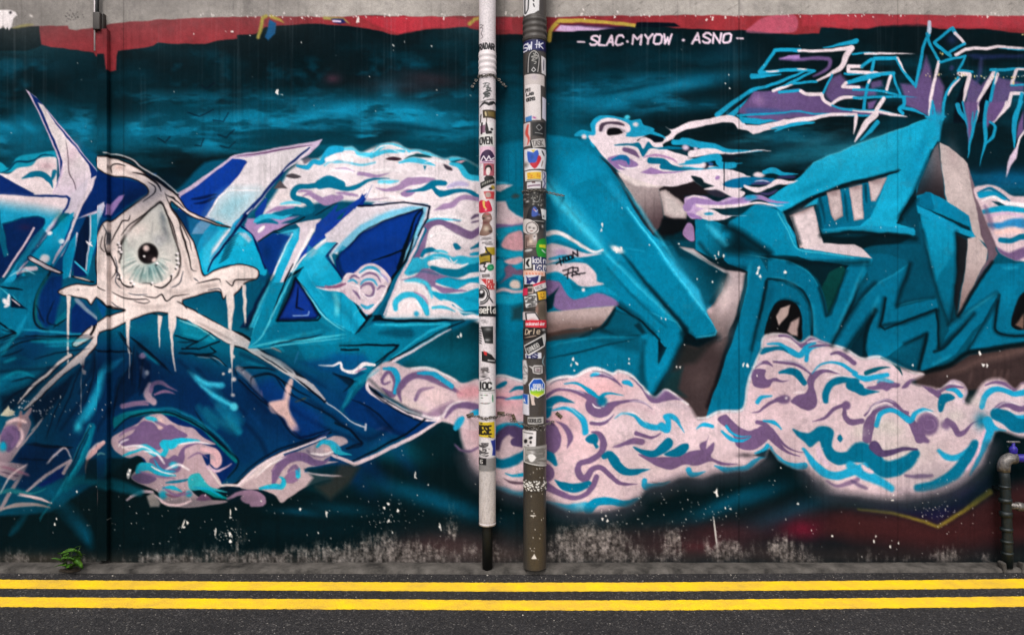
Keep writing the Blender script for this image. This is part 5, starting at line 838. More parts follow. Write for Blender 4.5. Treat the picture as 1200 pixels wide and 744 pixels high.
# strip of cloud behind the poles
M.T(540,450,9.92)
M.stroke(PU, "410,160 480,155 560,170", [20,30,20], 1, soft=8, taper=0); M.stroke(TQ, "520,175 600,160 720,150", [8,36,50], 1, soft=8, taper=0); M.stroke(TD, "570,90 640,50 720,40", [10,40,50], 1, soft=8, taper=0); M.stroke(TD, "400,40 470,10 540,-20", 60, 1, soft=10)
M.stroke(TQ, "410,580 460,510 560,470 700,490", [120,70,60,90], 1, soft=14, taper=0); M.stroke(PUD, "420,744 450,620 560,530 640,560 720,600", [60,100,110,140,150], 1, soft=14, taper=0); M.stroke(PUD, "640,640 720,640", 70, 0, soft=12)
M.spray((210,168,172), 580, 300, 130, 110, 0, .7)
M.T(540,525,9.92)
M.stroke(TD, "400,160 480,180 600,150 740,70", [100,110,110,90], 1, soft=14, taper=0); M.stroke(TQ, "520,290 600,315 720,310", [10,30,40], 1, soft=8, taper=0); M.stroke((90,70,84), "500,345 580,390 720,405", [6,34,30], 1, soft=8, taper=0); M.stroke(TQ, "410,490 520,510 640,545 740,560", 90, 1, soft=24, taper=0)
M.clip()
M.T(600,490,6); M.spray((14,20,20), 1080, 545, 160, 50, -22, .5)
# clouds x 800..1000
M.T(); M.clip(OUT, 1, 2)
M.T(800,380,6)
M.stroke(PU, "680,80 740,80 800,110 850,150 900,105 960,110 1050,150", [20,34,40,40,30,24,6], 1, soft=3, taper=0); M.stroke(CY, "600,138 670,138 740,180 820,220 850,190 880,150 930,125", [10,20,30,44,40,30,14], 1, soft=4, taper=0); M.stroke((210,196,208), "870,130 900,115 960,110", 12, 1, soft=3)
M.stroke(TD, "555,190 640,170 700,175 745,205", [50,34,26,4], 1, soft=4, taper=0); M.stroke(CY, "870,250 880,190 930,150 1000,150", [30,30,26,8], 1, soft=4, taper=0); M.stroke(PU, "880,160 940,145 1040,150", 18, 1, soft=4)
M.stroke(PU, "510,300 540,275 590,265 630,290", [8,18,26,8], 1, soft=4, taper=0); M.stroke(PU, "640,262 740,268 820,290 910,355", [14,30,30,8], 1, soft=3, taper=0)
M.fill(PU, "490,320 580,312 575,360 600,385 650,370 700,395 750,390 700,408 640,400 610,440 540,448 490,420", curve=1, soft=3); M.stroke(TD, "680,335 740,325 800,345 850,410", [16,44,50,40], 1, soft=4, taper=0)
M.stroke(PU, "485,622 540,612 600,560 660,530 700,530", [4,16,24,26,40], 1, soft=3, taper=0); M.spray(PU, 715, 527, 46, 36, 0, 1, 3); M.spray(WHT, 728, 518, 10, 10, 0, 1)
M.fill(PU, "760,540 800,495 860,480 880,440 870,400 900,345 960,320 1040,325 1120,365 1060,345 990,345 930,390 920,430 945,500 940,570 890,608 830,590 790,560", curve=1, soft=3); M.stroke(CY, "910,345 960,290 1040,270 1130,290 1220,340", [6,14,16,26,30], 1, soft=4, taper=0)
M.stroke(TD, "1005,540 1010,470 1050,410 1130,390 1220,400", [40,54,50,44,40], 1, soft=5, taper=0); M.stroke(PU, "1040,210 1090,200 1150,230 1210,270", [16,30,34,30], 1, soft=4, taper=0); M.stroke(CY, "525,550 560,510 625,498", [30,24,8], 1, soft=4, taper=0); M.spray((224,170,160), 600, 460, 40, 16, 0, .5)
M.stroke(PU, "915,683 1000,655 1070,595 1140,565", [4,20,28,30], 1, soft=3, taper=0); M.spray(PU, 1150, 572, 34, 34, 0, 1, 4); M.stroke(PU, "1140,590 1140,650 1180,690 1260,680", [20,34,44,40], 1, soft=3, taper=0)
M.T(800,490,6)
M.fill(PU, "245,10 300,-25 340,10 400,60 470,85 540,70 620,110 590,160 520,215 440,225 380,200 360,150 330,90", curve=1, soft=3)
M.stroke(CY, "310,60 350,110 400,125 480,122", [20,20,10,3], 1, soft=3, taper=0); M.stroke(CY, "275,95 340,150 420,155 480,130", [16,30,24,4], 1, soft=3, taper=0); M.stroke(CY, "100,75 140,45 210,60", [6,30,26], 1, soft=3, taper=0)
M.stroke(PU, "525,25 580,40 650,120 740,205 860,243", [30,40,20,12,4], 1, soft=3, taper=0); M.stroke(PU, "560,80 640,150 720,225 825,265", [60,50,20,6], 1, soft=3, taper=0); M.stroke(CY, "570,15 640,25 690,75", [14,26,8], 1, soft=3, taper=0)
M.fill(PU, "0,260 90,225 160,215 215,170 215,220 200,270 290,310 390,320 280,330 200,300 100,330 0,310", curve=1, soft=4); M.stroke(TD, "-10,250 20,210 30,180", 50, 1, soft=4); M.stroke(CY, "40,360 60,395 110,390 160,372", [40,40,24,4], 1, soft=4, taper=0)
M.stroke(CY, "230,330 320,365 440,350 510,300 560,272 630,272", [10,44,50,40,20,4], 1, soft=4, taper=0); M.spray((60,54,60), 440, 262, 70, 20, 0, .8); M.stroke(CY, "510,245 570,225 595,195", [8,30,34], 1, soft=4, taper=0)
M.fill((4,30,40), "500,260 600,215 640,240 660,280 620,270 560,270", soft=6, op=.9); M.stroke(CY, "620,200 650,260 740,330 860,330", [14,40,44,46], 1, soft=4, taper=0)
M.fill(TD, "768,75 880,105 960,55 1020,55 1065,100 1050,200 1100,235 1200,225 1300,225 1300,300 1200,310 1100,325 1020,290 980,220 960,160 900,205 860,165", curve=1, soft=6); M.fill(TD, "1090,140 1108,110 1130,140 1112,168", curve=1, soft=3)
M.stroke(CY, "850,215 920,310 1000,385 1090,400 1200,370 1290,330", [20,44,56,60,60,50], 1, soft=6, taper=0); M.stroke((206,180,196), "950,190 970,280 1050,340", 40, 1, soft=8); M.stroke(PU, "1010,440 1090,475 1180,450 1230,430", [10,22,34,30], 1, soft=7, op=.8, taper=0); M.spray((150,134,148), 1050, 530, 120, 30, 0, .5)
M.T(1000,390,6)
M.stroke(WHT, "190,165 260,170 330,210 390,250 510,297", [20,26,30,40,4], 1, soft=4, taper=0); M.stroke((0,60,70), "200,175 270,195 320,250 345,295", [14,30,30,6], 1, soft=3, taper=0); M.stroke((0,80,98), "90,285 150,260 210,245 262,243", [30,34,20,3], 1, soft=3, taper=0)
M.stroke(CY, "0,290 80,325 160,310 240,295", [20,44,40,30], 1, soft=5, taper=0); M.stroke(TD, "-20,370 30,390 70,415 180,410", [70,70,34,4], 1, soft=4, taper=0); M.fill(PU, "90,385 160,370 180,345 250,345 330,350 320,380 270,385 240,408 200,395 130,400", curve=1, soft=4); M.stroke(CY, "165,355 200,330 290,345", 26, 1, soft=6, op=.7)
M.fill(PU, "340,385 370,345 420,320 500,335 560,355 480,345 410,350 380,385", curve=1, soft=4); M.stroke(PU, "485,365 540,400 600,440", [8,34,44], 1, soft=3, taper=0); M.stroke(PU, "600,415 650,385 710,375 770,385", [30,34,30,16], 1, soft=3, taper=0); M.stroke(CY, "660,400 720,405 760,445", [10,34,34], 1, soft=3, taper=0)
M.stroke((196,176,200), "600,390 660,350 730,335 790,370 800,440 780,480", 22, 1, soft=5, taper=0); M.fill(TD, "595,480 620,435 680,430 720,455 700,475 650,490 625,550 600,550", curve=1, soft=4)
M.stroke(PU, "80,580 150,510 220,475 280,490 340,550 380,560", [16,30,30,26,44,30], 1, soft=3, taper=0); M.stroke(PU, "100,744 110,660 150,560 240,520 330,560 400,610 440,680 470,744", [70,80,44,40,44,40,60,70], 1, soft=3, taper=0); M.stroke((220,200,206), "100,580 150,520 220,490 280,505", [14,20,16,6], 1, soft=3, taper=0)
M.stroke(CY, "165,650 190,580 250,545 320,560 400,615 430,570 490,540 560,548", [34,34,34,34,44,36,30,4], 1, soft=4, taper=0); M.spray(PU, 525, 640, 82, 82, 0, 1, 5); M.stroke((150,126,160), "490,610 560,610 570,670 510,680 490,630", 6, 1, soft=4, op=.6)
M.spray(PU, 650, 645, 36, 36, 0, .9, 2); M.stroke(PU, "660,615 700,650 740,710 790,690 830,640 880,615", [40,44,44,30,14,4], 1, soft=4, taper=0)
M.stroke(CY, "905,520 930,440 1000,395 1080,410 1140,430 1220,410", [40,40,40,36,40,40], 1, soft=4, taper=0); M.stroke(PU, "930,370 1000,350 1080,365 1140,395", [10,26,36,30], 1, soft=4, taper=0); M.stroke(PU, "1130,400 1160,350 1200,340", [20,36,30], 1, soft=4, taper=0)
M.stroke(PU, "975,575 1010,525 1080,505 1160,530 1240,520", [6,34,40,44,40], 1, soft=4, taper=0); M.stroke(CY, "1090,570 1160,595 1240,590", [30,40,40], 1, soft=5, taper=0); M.stroke(TD, "1000,570 1080,600 1150,650 1260,650", [80,100,110,80], 1, soft=6, taper=0); M.spray(TD, 900, 620, 50, 60, 0, .9)
M.T(1000,490,6)
M.stroke(TD, "0,250 50,220 130,270 180,340 260,360 360,320 440,250", [100,110,110,120,120,100,60], 1, soft=9, taper=0); M.stroke(PUD, "150,200 200,250 290,235 360,215 450,220", [80,50,36,30,16], 1, soft=4, taper=0)
M.stroke(CY, "-20,330 60,390 160,430 270,490", [60,70,60,40], 1, soft=9, taper=0); M.stroke((214,184,194), "60,320 90,360 140,385", 36, 1, soft=8)
M.stroke(CY, "600,225 660,275 740,275 820,220 860,170", [20,44,44,40,30], 1, soft=7, taper=0); M.stroke(TD, "450,490 560,470 700,400 800,290 855,180", [50,70,80,80,60], 1, soft=9, taper=0)
M.stroke(CY, "940,20 960,100 900,240 860,330 820,400", [70,60,44,30,10], 1, soft=6, taper=0); M.stroke(CY, "960,40 1010,80 1070,85", [40,34,8], 1, soft=5, taper=0); M.stroke((214,176,192), "920,90 870,250 800,370", [20,24,16], 1, soft=6, taper=0)
M.stroke(PUD, "370,400 440,410 550,400", [16,36,20], 1, soft=8, op=.7, taper=0); M.fill((120,110,122), "300,500 460,510 700,460 860,380 820,480 600,580 380,600", soft=40, op=.55); M.stroke(PUD, "-20,430 40,470 110,490", 26, 1, soft=8, op=.7)
M.stroke(PU, "450,60 490,140 520,160", [60,60,30], 1, soft=6, taper=0)
M.clip()
# the small cloud right of the slash letter
M.T(900,186,4)
O2="965,150 1010,125 1080,130 1140,170 1200,175 1330,170 1330,470 1180,478 1100,450 1075,420 1040,330"
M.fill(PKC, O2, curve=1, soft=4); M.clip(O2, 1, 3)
M.stroke((10,96,130), "985,160 1040,140 1090,165 1130,195", [8,14,14,8], 1, soft=3, taper=0); M.stroke((10,130,166), "1000,170 1060,165 1110,190", [30,26,10], 1, soft=3, taper=0); M.fill((0,50,64), "1050,200 1090,200 1110,220 1080,220", soft=3)
M.stroke(WHT, "1000,200 1060,180 1110,205 1200,215 1330,215", 18, 1, soft=3); M.stroke(TQ, "1010,250 1080,235 1150,235 1250,250", [20,30,26,20], 1, soft=4, taper=0); M.stroke((190,160,184), "1030,270 1120,255 1200,275", 14, 1, soft=4)
M.stroke((40,120,170), "1040,310 1100,315 1160,300 1260,310", [20,40,44,30], 1, soft=7, taper=0); M.stroke((226,186,180), "1060,350 1140,335 1200,350", 30, 1, soft=10); M.stroke(TD, "1090,380 1140,385 1200,365 1300,380", [24,26,30,26], 1, soft=3, taper=0)
M.stroke(PU, "1070,440 1130,465 1200,440 1300,430", [50,50,44,40], 1, soft=6, taper=0); M.stroke(PU, "1010,215 1040,280 1060,340", 26, 1, soft=8, op=.6)
M.clip()
# left curl by the white pipe
M.T(300,372,4)
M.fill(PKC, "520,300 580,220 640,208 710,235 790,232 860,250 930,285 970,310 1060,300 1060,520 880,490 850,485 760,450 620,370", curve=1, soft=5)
M.fill((200,180,176), "560,320 640,350 760,400 860,470 760,440 600,360", soft=14, op=.8)
M.stroke(WHT, "720,240 800,238 880,262 945,305", 12, 1, soft=4); M.stroke(PU, "590,330 640,360 650,300 620,255 590,290 600,310 625,300", [6,30,24,16,16,14,8], 1, soft=4, taper=0); M.stroke(CY, "600,240 640,245 665,290 650,350", [14,26,26,20], 1, soft=3, taper=0)
M.stroke(PU, "680,390 670,340 720,280 800,272 880,310 970,360", [8,34,30,40,30,4], 1, soft=4, taper=0); M.stroke(CY, "760,262 840,268 920,325", [10,26,20], 1, soft=3, taper=0); M.stroke(PU, "750,385 775,340 830,325", [16,20,8], 1, soft=4, taper=0); M.spray((230,198,198), 840, 370, 80, 50, 20, .7)
M.fill((130,102,130), "730,430 800,450 880,410 920,390 940,410 870,470 800,470", soft=12, op=.8); M.stroke(WHT, "590,370 700,430 840,475 880,460 920,405 1000,385", 14, 1, soft=4, op=.7); M.stroke((206,140,148), "940,360 1000,350 1060,345", 60, 1, soft=16, op=.8)
M.stroke(PU, "890,470 930,420 1000,410 1060,430", [10,24,34,26], 1, soft=5, taper=0); M.stroke(CY, "930,530 950,490 975,465", 34, 1, soft=5); M.stroke(CY, "1000,450 1060,440", 30, 0, soft=6); M.stroke(PU, "930,590 960,620 1000,625 1060,600", 12, 1, soft=5)
# feathered undersides of the clouds
M.T()
for x, y, rx, ry, an, o in ((1010,590,40,9,0,.8),(960,572,18,12,40,.7),(1090,590,60,10,-8,.8),(1150,570,24,14,-40,.7),(930,556,14,8,30,.6),(760,584,26,10,-30,.7),(800,570,30,8,-10,.6),(690,608,60,8,0,.8),(590,588,40,9,15,.7),(550,560,14,20,-40,.7),(850,566,40,9,-6,.6),(500,560,40,12,0,.4)):
    M.spray((5,24,28), x, y, rx, ry, an, o)
BOT="1161,525 1150,548 1135,563 1110,578 1080,586 1040,589 1005,584 970,579 955,567 943,553"
for q in (BOT, "898,542 878,553 860,555 838,559 822,565 800,563 784,569 762,575", "745,591 720,601 690,605 665,601 640,591 600,581 560,563 545,535"):
    M.stroke((6,24,28), q, 9, 1, soft=7, op=.75, taper=0); M.stroke((120,96,112), q, 16, 1, soft=8, op=.3, taper=0)
# ---------------------------------------------------------------- second pass with the fat caps: soft shade and light on the letters
def sh(q, w, soft, op=.7, col=(2,18,24), curve=1, taper=0): M.stroke(col, q, w, curve, soft=soft, op=op, taper=taper)
def hi(q, w, soft, op=.6, col=(60,186,216), curve=1, taper=3): M.stroke(col, q, w, curve, soft=soft, op=op, taper=taper)
M.T(640,120,4)
sh("850,585 930,630 1000,680 1040,712", 40, 18, .8); M.fill((2,20,26), "880,600 1040,712 900,716 840,690 870,640", soft=26, op=.8); hi("750,565 800,620 850,680", 30, 12, .5)
hi("-20,340 60,440 160,560 270,690", 60, 26, .6); hi("0,380 120,520 260,690", 14, 6, .5); sh("160,560 60,440 -20,330", 10, 8, .25)
hi("330,340 420,470 520,620 600,744", 16, 7, .5); M.spray((20,140,176), 300, 480, 90, 60, 50, .35); M.spray((0,84,108), 420, 640, 80, 30, 50, .3)
M.T(640,290,4)
M.fill((44,170,206), "530,20 600,60 660,140 720,230 748,300 640,160", soft=16, op=.6); hi("560,60 640,165 745,305", 12, 5, .5); sh("842,128 832,182 780,262", 20, 12, .7); M.spray((2,40,52), 800, 120, 60, 30, 30, .6); M.spray((0,60,78), 690, 50, 90, 24, 28, .6)
sh("720,-20 800,70 930,100", 16, 9, .5); sh("930,130 905,300 860,440 800,620", 10, 7, .5); M.spray((226,206,204), 830, 200, 30, 60, 15, .5); M.spray((90,76,76), 850, 400, 30, 40, 20, .5)
sh("650,390 700,440 800,420", 30, 16, .8); sh("640,400 640,450 510,690", 24, 14, .7); sh("460,440 452,560 470,660", 14, 12, .5); hi("300,40 470,210 610,350 640,400", 14, 8, .5); sh("290,100 430,250 560,370", 8, 8, .4)
hi("700,420 790,408 800,385", 8, 4, .6); sh("350,270 430,330 500,400", 20, 12, .6); M.spray((0,130,168), 560, 540, 40, 90, 20, .4); M.spray((0,124,160), 900, 420, 40, 120, 18, .35)
sh("1035,160 1000,320 960,480", 14, 10, .6); sh("1040,400 1060,300 1110,245 1180,265", 12, 8, .6); hi("960,60 940,150 900,330", 16, 10, .35)
hi("1050,140 1110,148 1200,185", 8, 6, .4); M.spray((0,60,80), 1050, 220, 20, 60, 15, .5)
M.T(900,270,4)
sh("100,145 380,155 470,150", 22, 12, .7); sh("240,270 275,400", 12, 8, .7); sh("285,395 370,190", 12, 8, .6); sh("300,535 440,310 500,250", 20, 12, .7); sh("365,560 500,375", 20, 12, .7); sh("500,375 460,480 455,590", 14, 9, .6)
sh("545,320 522,450 640,430 795,372", 16, 9, .7, curve=0); sh("800,380 798,548", 12, 8, .6); sh("640,530 745,485 708,650", 14, 9, .7, curve=0); sh("665,160 600,350", 20, 12, .6); sh("600,350 780,310", 10, 8, .35)
sh("850,440 1070,290", 14, 10, .5); sh("800,552 880,480 965,390", 18, 10, .7); sh("1075,330 1062,450 1090,485 1200,494", 16, 9, .7); sh("940,560 1075,330", 14, 9, .6); sh("725,0 780,240 850,440", 12, 10, .45); sh("885,10 885,200 860,420", 18, 10, .6)
hi("460,140 410,270 300,520", 14, 9, .35); hi("205,330 215,430 230,500", 16, 9, .3); hi("520,300 480,400", 14, 9, .3); hi("1075,290 900,410", 10, 8, .45); hi("1100,180 1180,170", 12, 9, .4); hi("760,640 860,580", 14, 9, .3); M.spray((10,136,172), 1130, 300, 40, 60, 0, .4); M.spray((6,126,160), 590, 560, 60, 30, -20, .35)
M.T(900,100,4)
sh("620,620 690,540", 20, 12, .7); sh("250,705 380,690 540,702 690,718", 20, 10, .8); sh("70,595 240,512 400,455 610,400", 12, 6, .6); sh("770,310 690,490 622,610", 14, 8, .6); sh("110,620 150,740", 16, 8, .7); sh("232,570 250,700", 14, 8, .6); hi("60,585 130,740", 8, 4, .5)
hi("150,430 215,365 400,285 600,212 750,156", 6, 3, .4, (120,214,232)); M.spray((36,164,198), 560, 300, 120, 34, -22, .35); M.spray((20,150,186), 560, 540, 40, 70, 30, .45); M.spray((0,96,128), 720, 300, 24, 70, 20, .4)
M.spray((130,108,110), 160, 590, 60, 16, -20, .6); M.spray((120,98,100), 305, 505, 26, 16, 0, .6); M.spray((120,98,100), 410, 480, 30, 16, 0, .6); M.spray((120,98,100), 515, 450, 36, 16, 0, .6); M.spray((140,116,120), 870, 330, 30, 90, -10, .25); M.spray((200,182,180), 890, 450, 40, 90, -10, .5); M.spray((110,90,96), 1030, 660, 20, 70, -20, .4)
# and on the blue piece
M.T(240,260,6)
sh("300,744 400,540 470,390", 30, 16, .6); sh("640,400 560,560 500,690", 16, 9, .6); sh("930,240 960,330 1000,400", 16, 10, .5); M.spray((110,206,224), 560, 210, 24, 90, 25, .5); M.spray((90,196,218), 830, 200, 60, 40, -40, .5); M.spray((200,210,220), 760, 230, 50, 16, -42, .5); hi("450,440 380,590 320,740", 16, 8, .5); M.spray((0,96,126), 760, 440, 40, 60, -35, .4); M.spray((70,190,214), 250, 130, 60, 40, 30, .5)
M.T(0,200,6)
M.spray((226,208,212), 120, 190, 160, 20, 4, .6); M.spray((30,150,186), 60, 320, 70, 26, 0, .5); M.spray((40,160,196), 400, 480, 60, 40, -50, .45); sh("320,440 220,600 120,744", 14, 8, .5, (4,20,60)); M.spray((120,200,220), 710, 320, 20, 60, 15, .5)
M.T(0,380,6)
for q in ("0,150 150,100 400,110 640,90","0,330 200,320 400,300","300,660 450,430 620,260","430,744 560,560 640,420","700,744 820,520 900,300","980,150 1150,300","660,200 640,330 560,480"): sh(q, 18, 12, .55, (2,14,28))
for q in ("20,60 90,10","300,130 500,120 650,110","40,380 200,360","720,420 690,520","250,90 400,80"): hi(q, 18, 12, .4, (30,160,190))
M.T(180,360,6)
for q in ("180,380 360,560 520,744","300,440 520,640 640,744","560,440 640,560 800,744","780,290 960,420 1200,560","620,330 780,400 860,440"): sh(q, 22, 14, .5, (2,16,40))
for q in ("200,180 330,210 440,240","640,380 800,420","850,260 1000,230 1180,210","700,180 760,60"): hi(q, 18, 12, .35, (20,150,180))
M.T(280,470,6)
for q in ("0,120 140,260 200,380","300,0 480,120 680,220 850,290","500,0 700,130 900,260 1060,180","900,60 1060,200 1150,240"): sh(q, 26, 16, .5, (2,14,36))
for q in ("480,60 620,160","900,330 1100,220","60,60 180,200"): hi(q, 30, 20, .3, (20,90,160))
M.T(360,370,6)
hi("480,60 1000,55", 8, 5, .4); hi("420,410 300,560 240,660", 12, 7, .45, (20,140,160)); sh("440,450 600,590 800,690", 20, 12, .5); M.spray((0,110,140), 500, 250, 140, 30, -10, .35); M.spray((0,120,150), 900, 300, 200, 80, 0, .25); M.spray((4,70,130), 260, 280, 160, 30, 5, .4)
# white rims and shade on the clouds
M.T(600,400,6)
for q in ("330,330 420,330 520,370","540,555 640,560 720,500","730,520 860,500 960,590","240,470 380,455 500,540","560,215 640,225 720,262","820,420 920,425 990,465"): hi(q, 9, 5, .6, (236,228,230))
for q in ("250,330 400,360 520,420","700,470 860,450 1000,500","860,690 960,720"): sh(q, 20, 16, .25, (150,110,126))
M.T(800,380,6)
for q in ("600,110 700,100 830,160","640,250 800,270 900,340","920,330 1010,310 1120,350","490,300 560,260","770,480 860,470","1000,380 1100,360 1200,380"): hi(q, 10, 5, .6, (238,230,232))
M.T(1000,390,6)
for q in ("80,565 200,470 300,490","130,545 240,505 330,545","440,575 520,545 600,590","600,400 680,360 780,380","900,400 1000,360 1100,390","980,545 1080,490 1200,515"): hi(q, 10, 5, .6, (236,228,230))
for x, y in ((250,650),(300,690),(720,580),(860,480),(40,700)): M.spray((196,188,180), x, y, 60, 44, 0, .5)
# the lower left sinks into deep blue and black
M.T()
for x, y, rx, ry, an, o, c in ((60,470,60,40,-40,.5,(2,18,36)),(150,460,60,30,-50,.35,(2,26,60)),(240,470,50,30,40,.4,(2,24,66)),(40,540,60,30,-40,.55,(2,16,34)),(330,500,60,20,35,.4,(2,26,64)),(400,470,60,24,35,.4,(2,40,84)),(120,560,60,24,0,.6,(3,18,24)),(330,420,60,14,20,.4,(0,54,80)),(180,440,40,20,30,.4,(2,20,50)),(20,420,40,20,-30,.45,(2,24,40)),(440,510,40,14,-28,.4,(3,22,52)),(110,430,40,16,-30,.5,(2,16,40)),(300,470,30,18,40,.4,(2,20,48)),(90,600,90,20,0,.6,(3,18,22)),(230,590,70,14,0,.4,(3,18,22)),(180,225,40,16,-30,.35,(2,18,46)),(60,310,40,20,-40,.3,(2,20,44))):
    M.spray(c, x, y, rx, ry, an, o)
# ---------------------------------------------------------------- third pass: contours, rims and curls of the blue piece
def ink(q, w=9, op=.92, curve=1, taper=3): M.stroke((4,12,26), q, w, curve, soft=3, op=op, taper=taper)
M.T(240,260,6)
M.fill((6,118,148), "470,430 560,420 600,400 560,520 490,700 800,690 860,690 980,750 1120,830 900,860 640,870 300,890 340,760", soft=4)
M.fill((4,92,120), "420,760 500,700 800,700 900,760 820,800 440,830", soft=12, op=.7)
M.fill((12,48,132), "505,690 580,560 640,400 700,480 800,660 780,680", soft=2, edge=((3,12,44),14,.9)); M.stroke((3,12,40), "655,450 645,600 700,620", 14, 0, soft=4); M.stroke((140,170,216), "620,655 722,655 730,628", 7, 0, soft=3, taper=0)
ink("505,696 790,692 812,668 700,480 640,395 580,555 505,696", 13, taper=0, curve=0); ink("465,690 500,580 560,430 620,300", 12)
hi("640,330 520,560 400,800 300,880", 12, 5, .8, (96,204,222)); hi("300,885 460,850 700,830 1000,790", 14, 6, .8, (90,200,214)); hi("300,905 480,880 760,840 1000,815", 8, 4, .6, (130,214,224)); hi("670,430 760,560 860,690 990,770", 9, 4, .8, (130,218,232)); hi("460,430 380,600 310,760", 14, 7, .6, (70,190,214))
hi("910,480 935,580 920,660", 36, 14, .7, (110,206,220), taper=4); hi("1190,450 1120,560 1040,680", 10, 6, .4, (120,206,220)); ink("1180,640 1080,780", 12); sh("860,480 1000,640 1080,760", 40, 26, .35, (0,70,96)); M.spray((40,170,204), 760, 330, 60, 60, -40, .5)
# the little cloud inside the D
M.T(380,270,6)
M.fill((206,186,194), "130,350 160,308 215,300 262,252 330,236 408,268 462,322 470,356 440,402 362,548 306,586 236,524 175,470 150,430", curve=1, soft=3)
for q, w, c in (("180,345 215,318 250,340",18,PU),("165,362 205,350 235,380",16,CY),("245,300 300,262 365,275 410,330",22,CY),("255,330 310,300 370,320 400,370",16,PU),("250,390 280,352 340,350 378,392",18,CY),("250,420 275,385 330,380 350,430 320,465 280,455",24,PU),("200,420 230,450 250,490",16,PU),("250,520 300,545 350,520",22,CY),("370,420 400,390 430,395",14,PU),("390,300 440,340 450,370",14,(150,140,190))): M.stroke(c, q, w, 1, soft=4, op=.9)
for q in ("230,330 300,285 380,300 430,360","170,380 240,400 250,460 300,500","260,440 300,475 350,460 365,400","440,380 400,480 310,575","140,350 165,312 215,306"): hi(q, 9, 4, .9, (234,226,230))
M.stroke((214,196,204), "-60,395 20,412 90,415 150,395", [3,14,24,30], 1, soft=3, taper=0); M.stroke((130,84,116), "-60,388 20,398 90,398 150,375", [3,10,14,14], 1, soft=3, taper=0)
# navy bolt, its rim and the D outline
M.T(380,160,6); ink("240,495 340,490 555,464 738,492 722,580 660,700", 12, taper=0, curve=0); hi("700,520 680,600 620,730", 10, 5, .6, (90,196,220)); ink("160,800 250,690 400,600 620,530 690,520 640,640", 10); ink("-70,560 60,480 100,470", 8); hi("330,510 540,482 690,500", 10, 6, .6, (232,224,232)); M.spray((110,190,216), 420, 560, 110, 26, -18, .6)
for q in ("20,250 120,235 240,255","300,240 460,235 560,260","600,290 720,280 800,300","420,420 520,430 640,440","820,430 900,420 1000,395","760,570 880,560 1000,590","380,330 470,345 540,330"): hi(q, 16, 7, .7, (234,226,228))
for q in ("140,120 240,135 300,140","480,90 560,120 640,130","700,190 780,170 860,180"): hi(q, 9, 4, .8, (226,232,236))
M.T(380,270,6)
for q in ("720,60 800,20 900,30 980,70","760,190 850,200 920,250 1000,235","560,365 660,385 740,460","520,560 560,500 640,490 690,560","960,400 1040,378 1100,385","820,480 900,510 960,570 1060,585"): hi(q, 12, 5, .8, (236,228,230))
for q in ("600,300 700,290 800,310","880,330 980,350 1090,340","1000,480 1090,500"): sh(q, 14, 9, .4, (0,90,120))
# lower left: contour lines
M.T(0,370,3.1)
for q in ("95,74 220,74 335,70","0,48 60,68 0,92","0,150 60,132 90,118","120,160 210,135 330,120","260,235 210,330 165,450","300,170 250,300 200,420","345,130 335,240 300,330","445,220 420,300 408,400","490,105 478,180 480,260","425,55 470,120 480,150","495,100 560,150 625,215","40,240 100,225 140,235","100,460 180,470 260,480","60,520 100,520 200,525","330,390 270,520 230,600","520,150 500,280","620,340 740,400 850,500","640,95 720,90 770,60","650,130 760,150 800,180","700,330 760,420 860,520","0,330 60,280 130,250","160,30 130,-40","200,-60 170,20 220,40"): ink(q, 5, .85)
for q in ("0,150 30,110 75,50","110,95 330,88","0,235 60,205 130,220","430,360 560,338 660,350 800,440 870,540","340,400 290,520 240,610","10,170 60,150","520,130 580,180","160,110 300,105"): hi(q, 9, 6, .6, (14,140,160))
M.stroke((12,120,150), "690,205 760,260 860,380", [10,34,40], 1, soft=14, op=.6, taper=0); M.stroke((14,110,130), "740,330 800,380 880,430", 34, 1, soft=14, op=.55); hi("700,215 760,245 810,245", 14, 7, .8); hi("720,240 780,290 850,330", 12, 6, .8); M.spray((80,196,216), 850, 330, 14, 16, 0, .8, 2); hi("390,190 360,280 300,390", 26, 14, .7, (24,160,190)); M.spray((40,180,200), 285, 405, 16, 22, 0, .7)
for q, w, c in (("0,440 30,410 60,440 40,480",22,PU),("20,390 60,375 100,385",14,(214,180,180)),("0,475 20,470",24,TQ),("70,400 80,440 60,480",12,(206,176,180)),("0,545 50,560 110,580",10,(120,80,100)),("30,430 45,400 70,410",8,PU)): M.stroke(c, q, w, 1, soft=5, op=.9)
for q, w, c in (("430,440 470,410 540,400",12,PU),("560,380 600,400 650,430",14,PU),("440,480 500,470 560,490",8,WHT),("520,490 570,500 600,540",9,WHT),("640,470 700,460 770,465",7,WHT),("500,560 560,580 640,590",8,PU),("590,620 640,650 700,640",10,PU),("560,650 620,690 700,670",10,(206,178,184)),("600,560 650,540 690,560",9,WHT),("680,520 720,500 760,520",7,PU),("470,445 440,460 430,480",6,WHT),("700,620 760,630 810,660",9,TQ),("560,520 590,560 640,565",9,TQ)): M.stroke(c, q, w, 1, soft=3, op=.85)
for q in ("165,540 230,480 260,520","0,650 40,580 100,535","60,650 140,660 180,680","310,520 350,470 395,450"): hi(q, 7, 3, .8, (206,182,184))
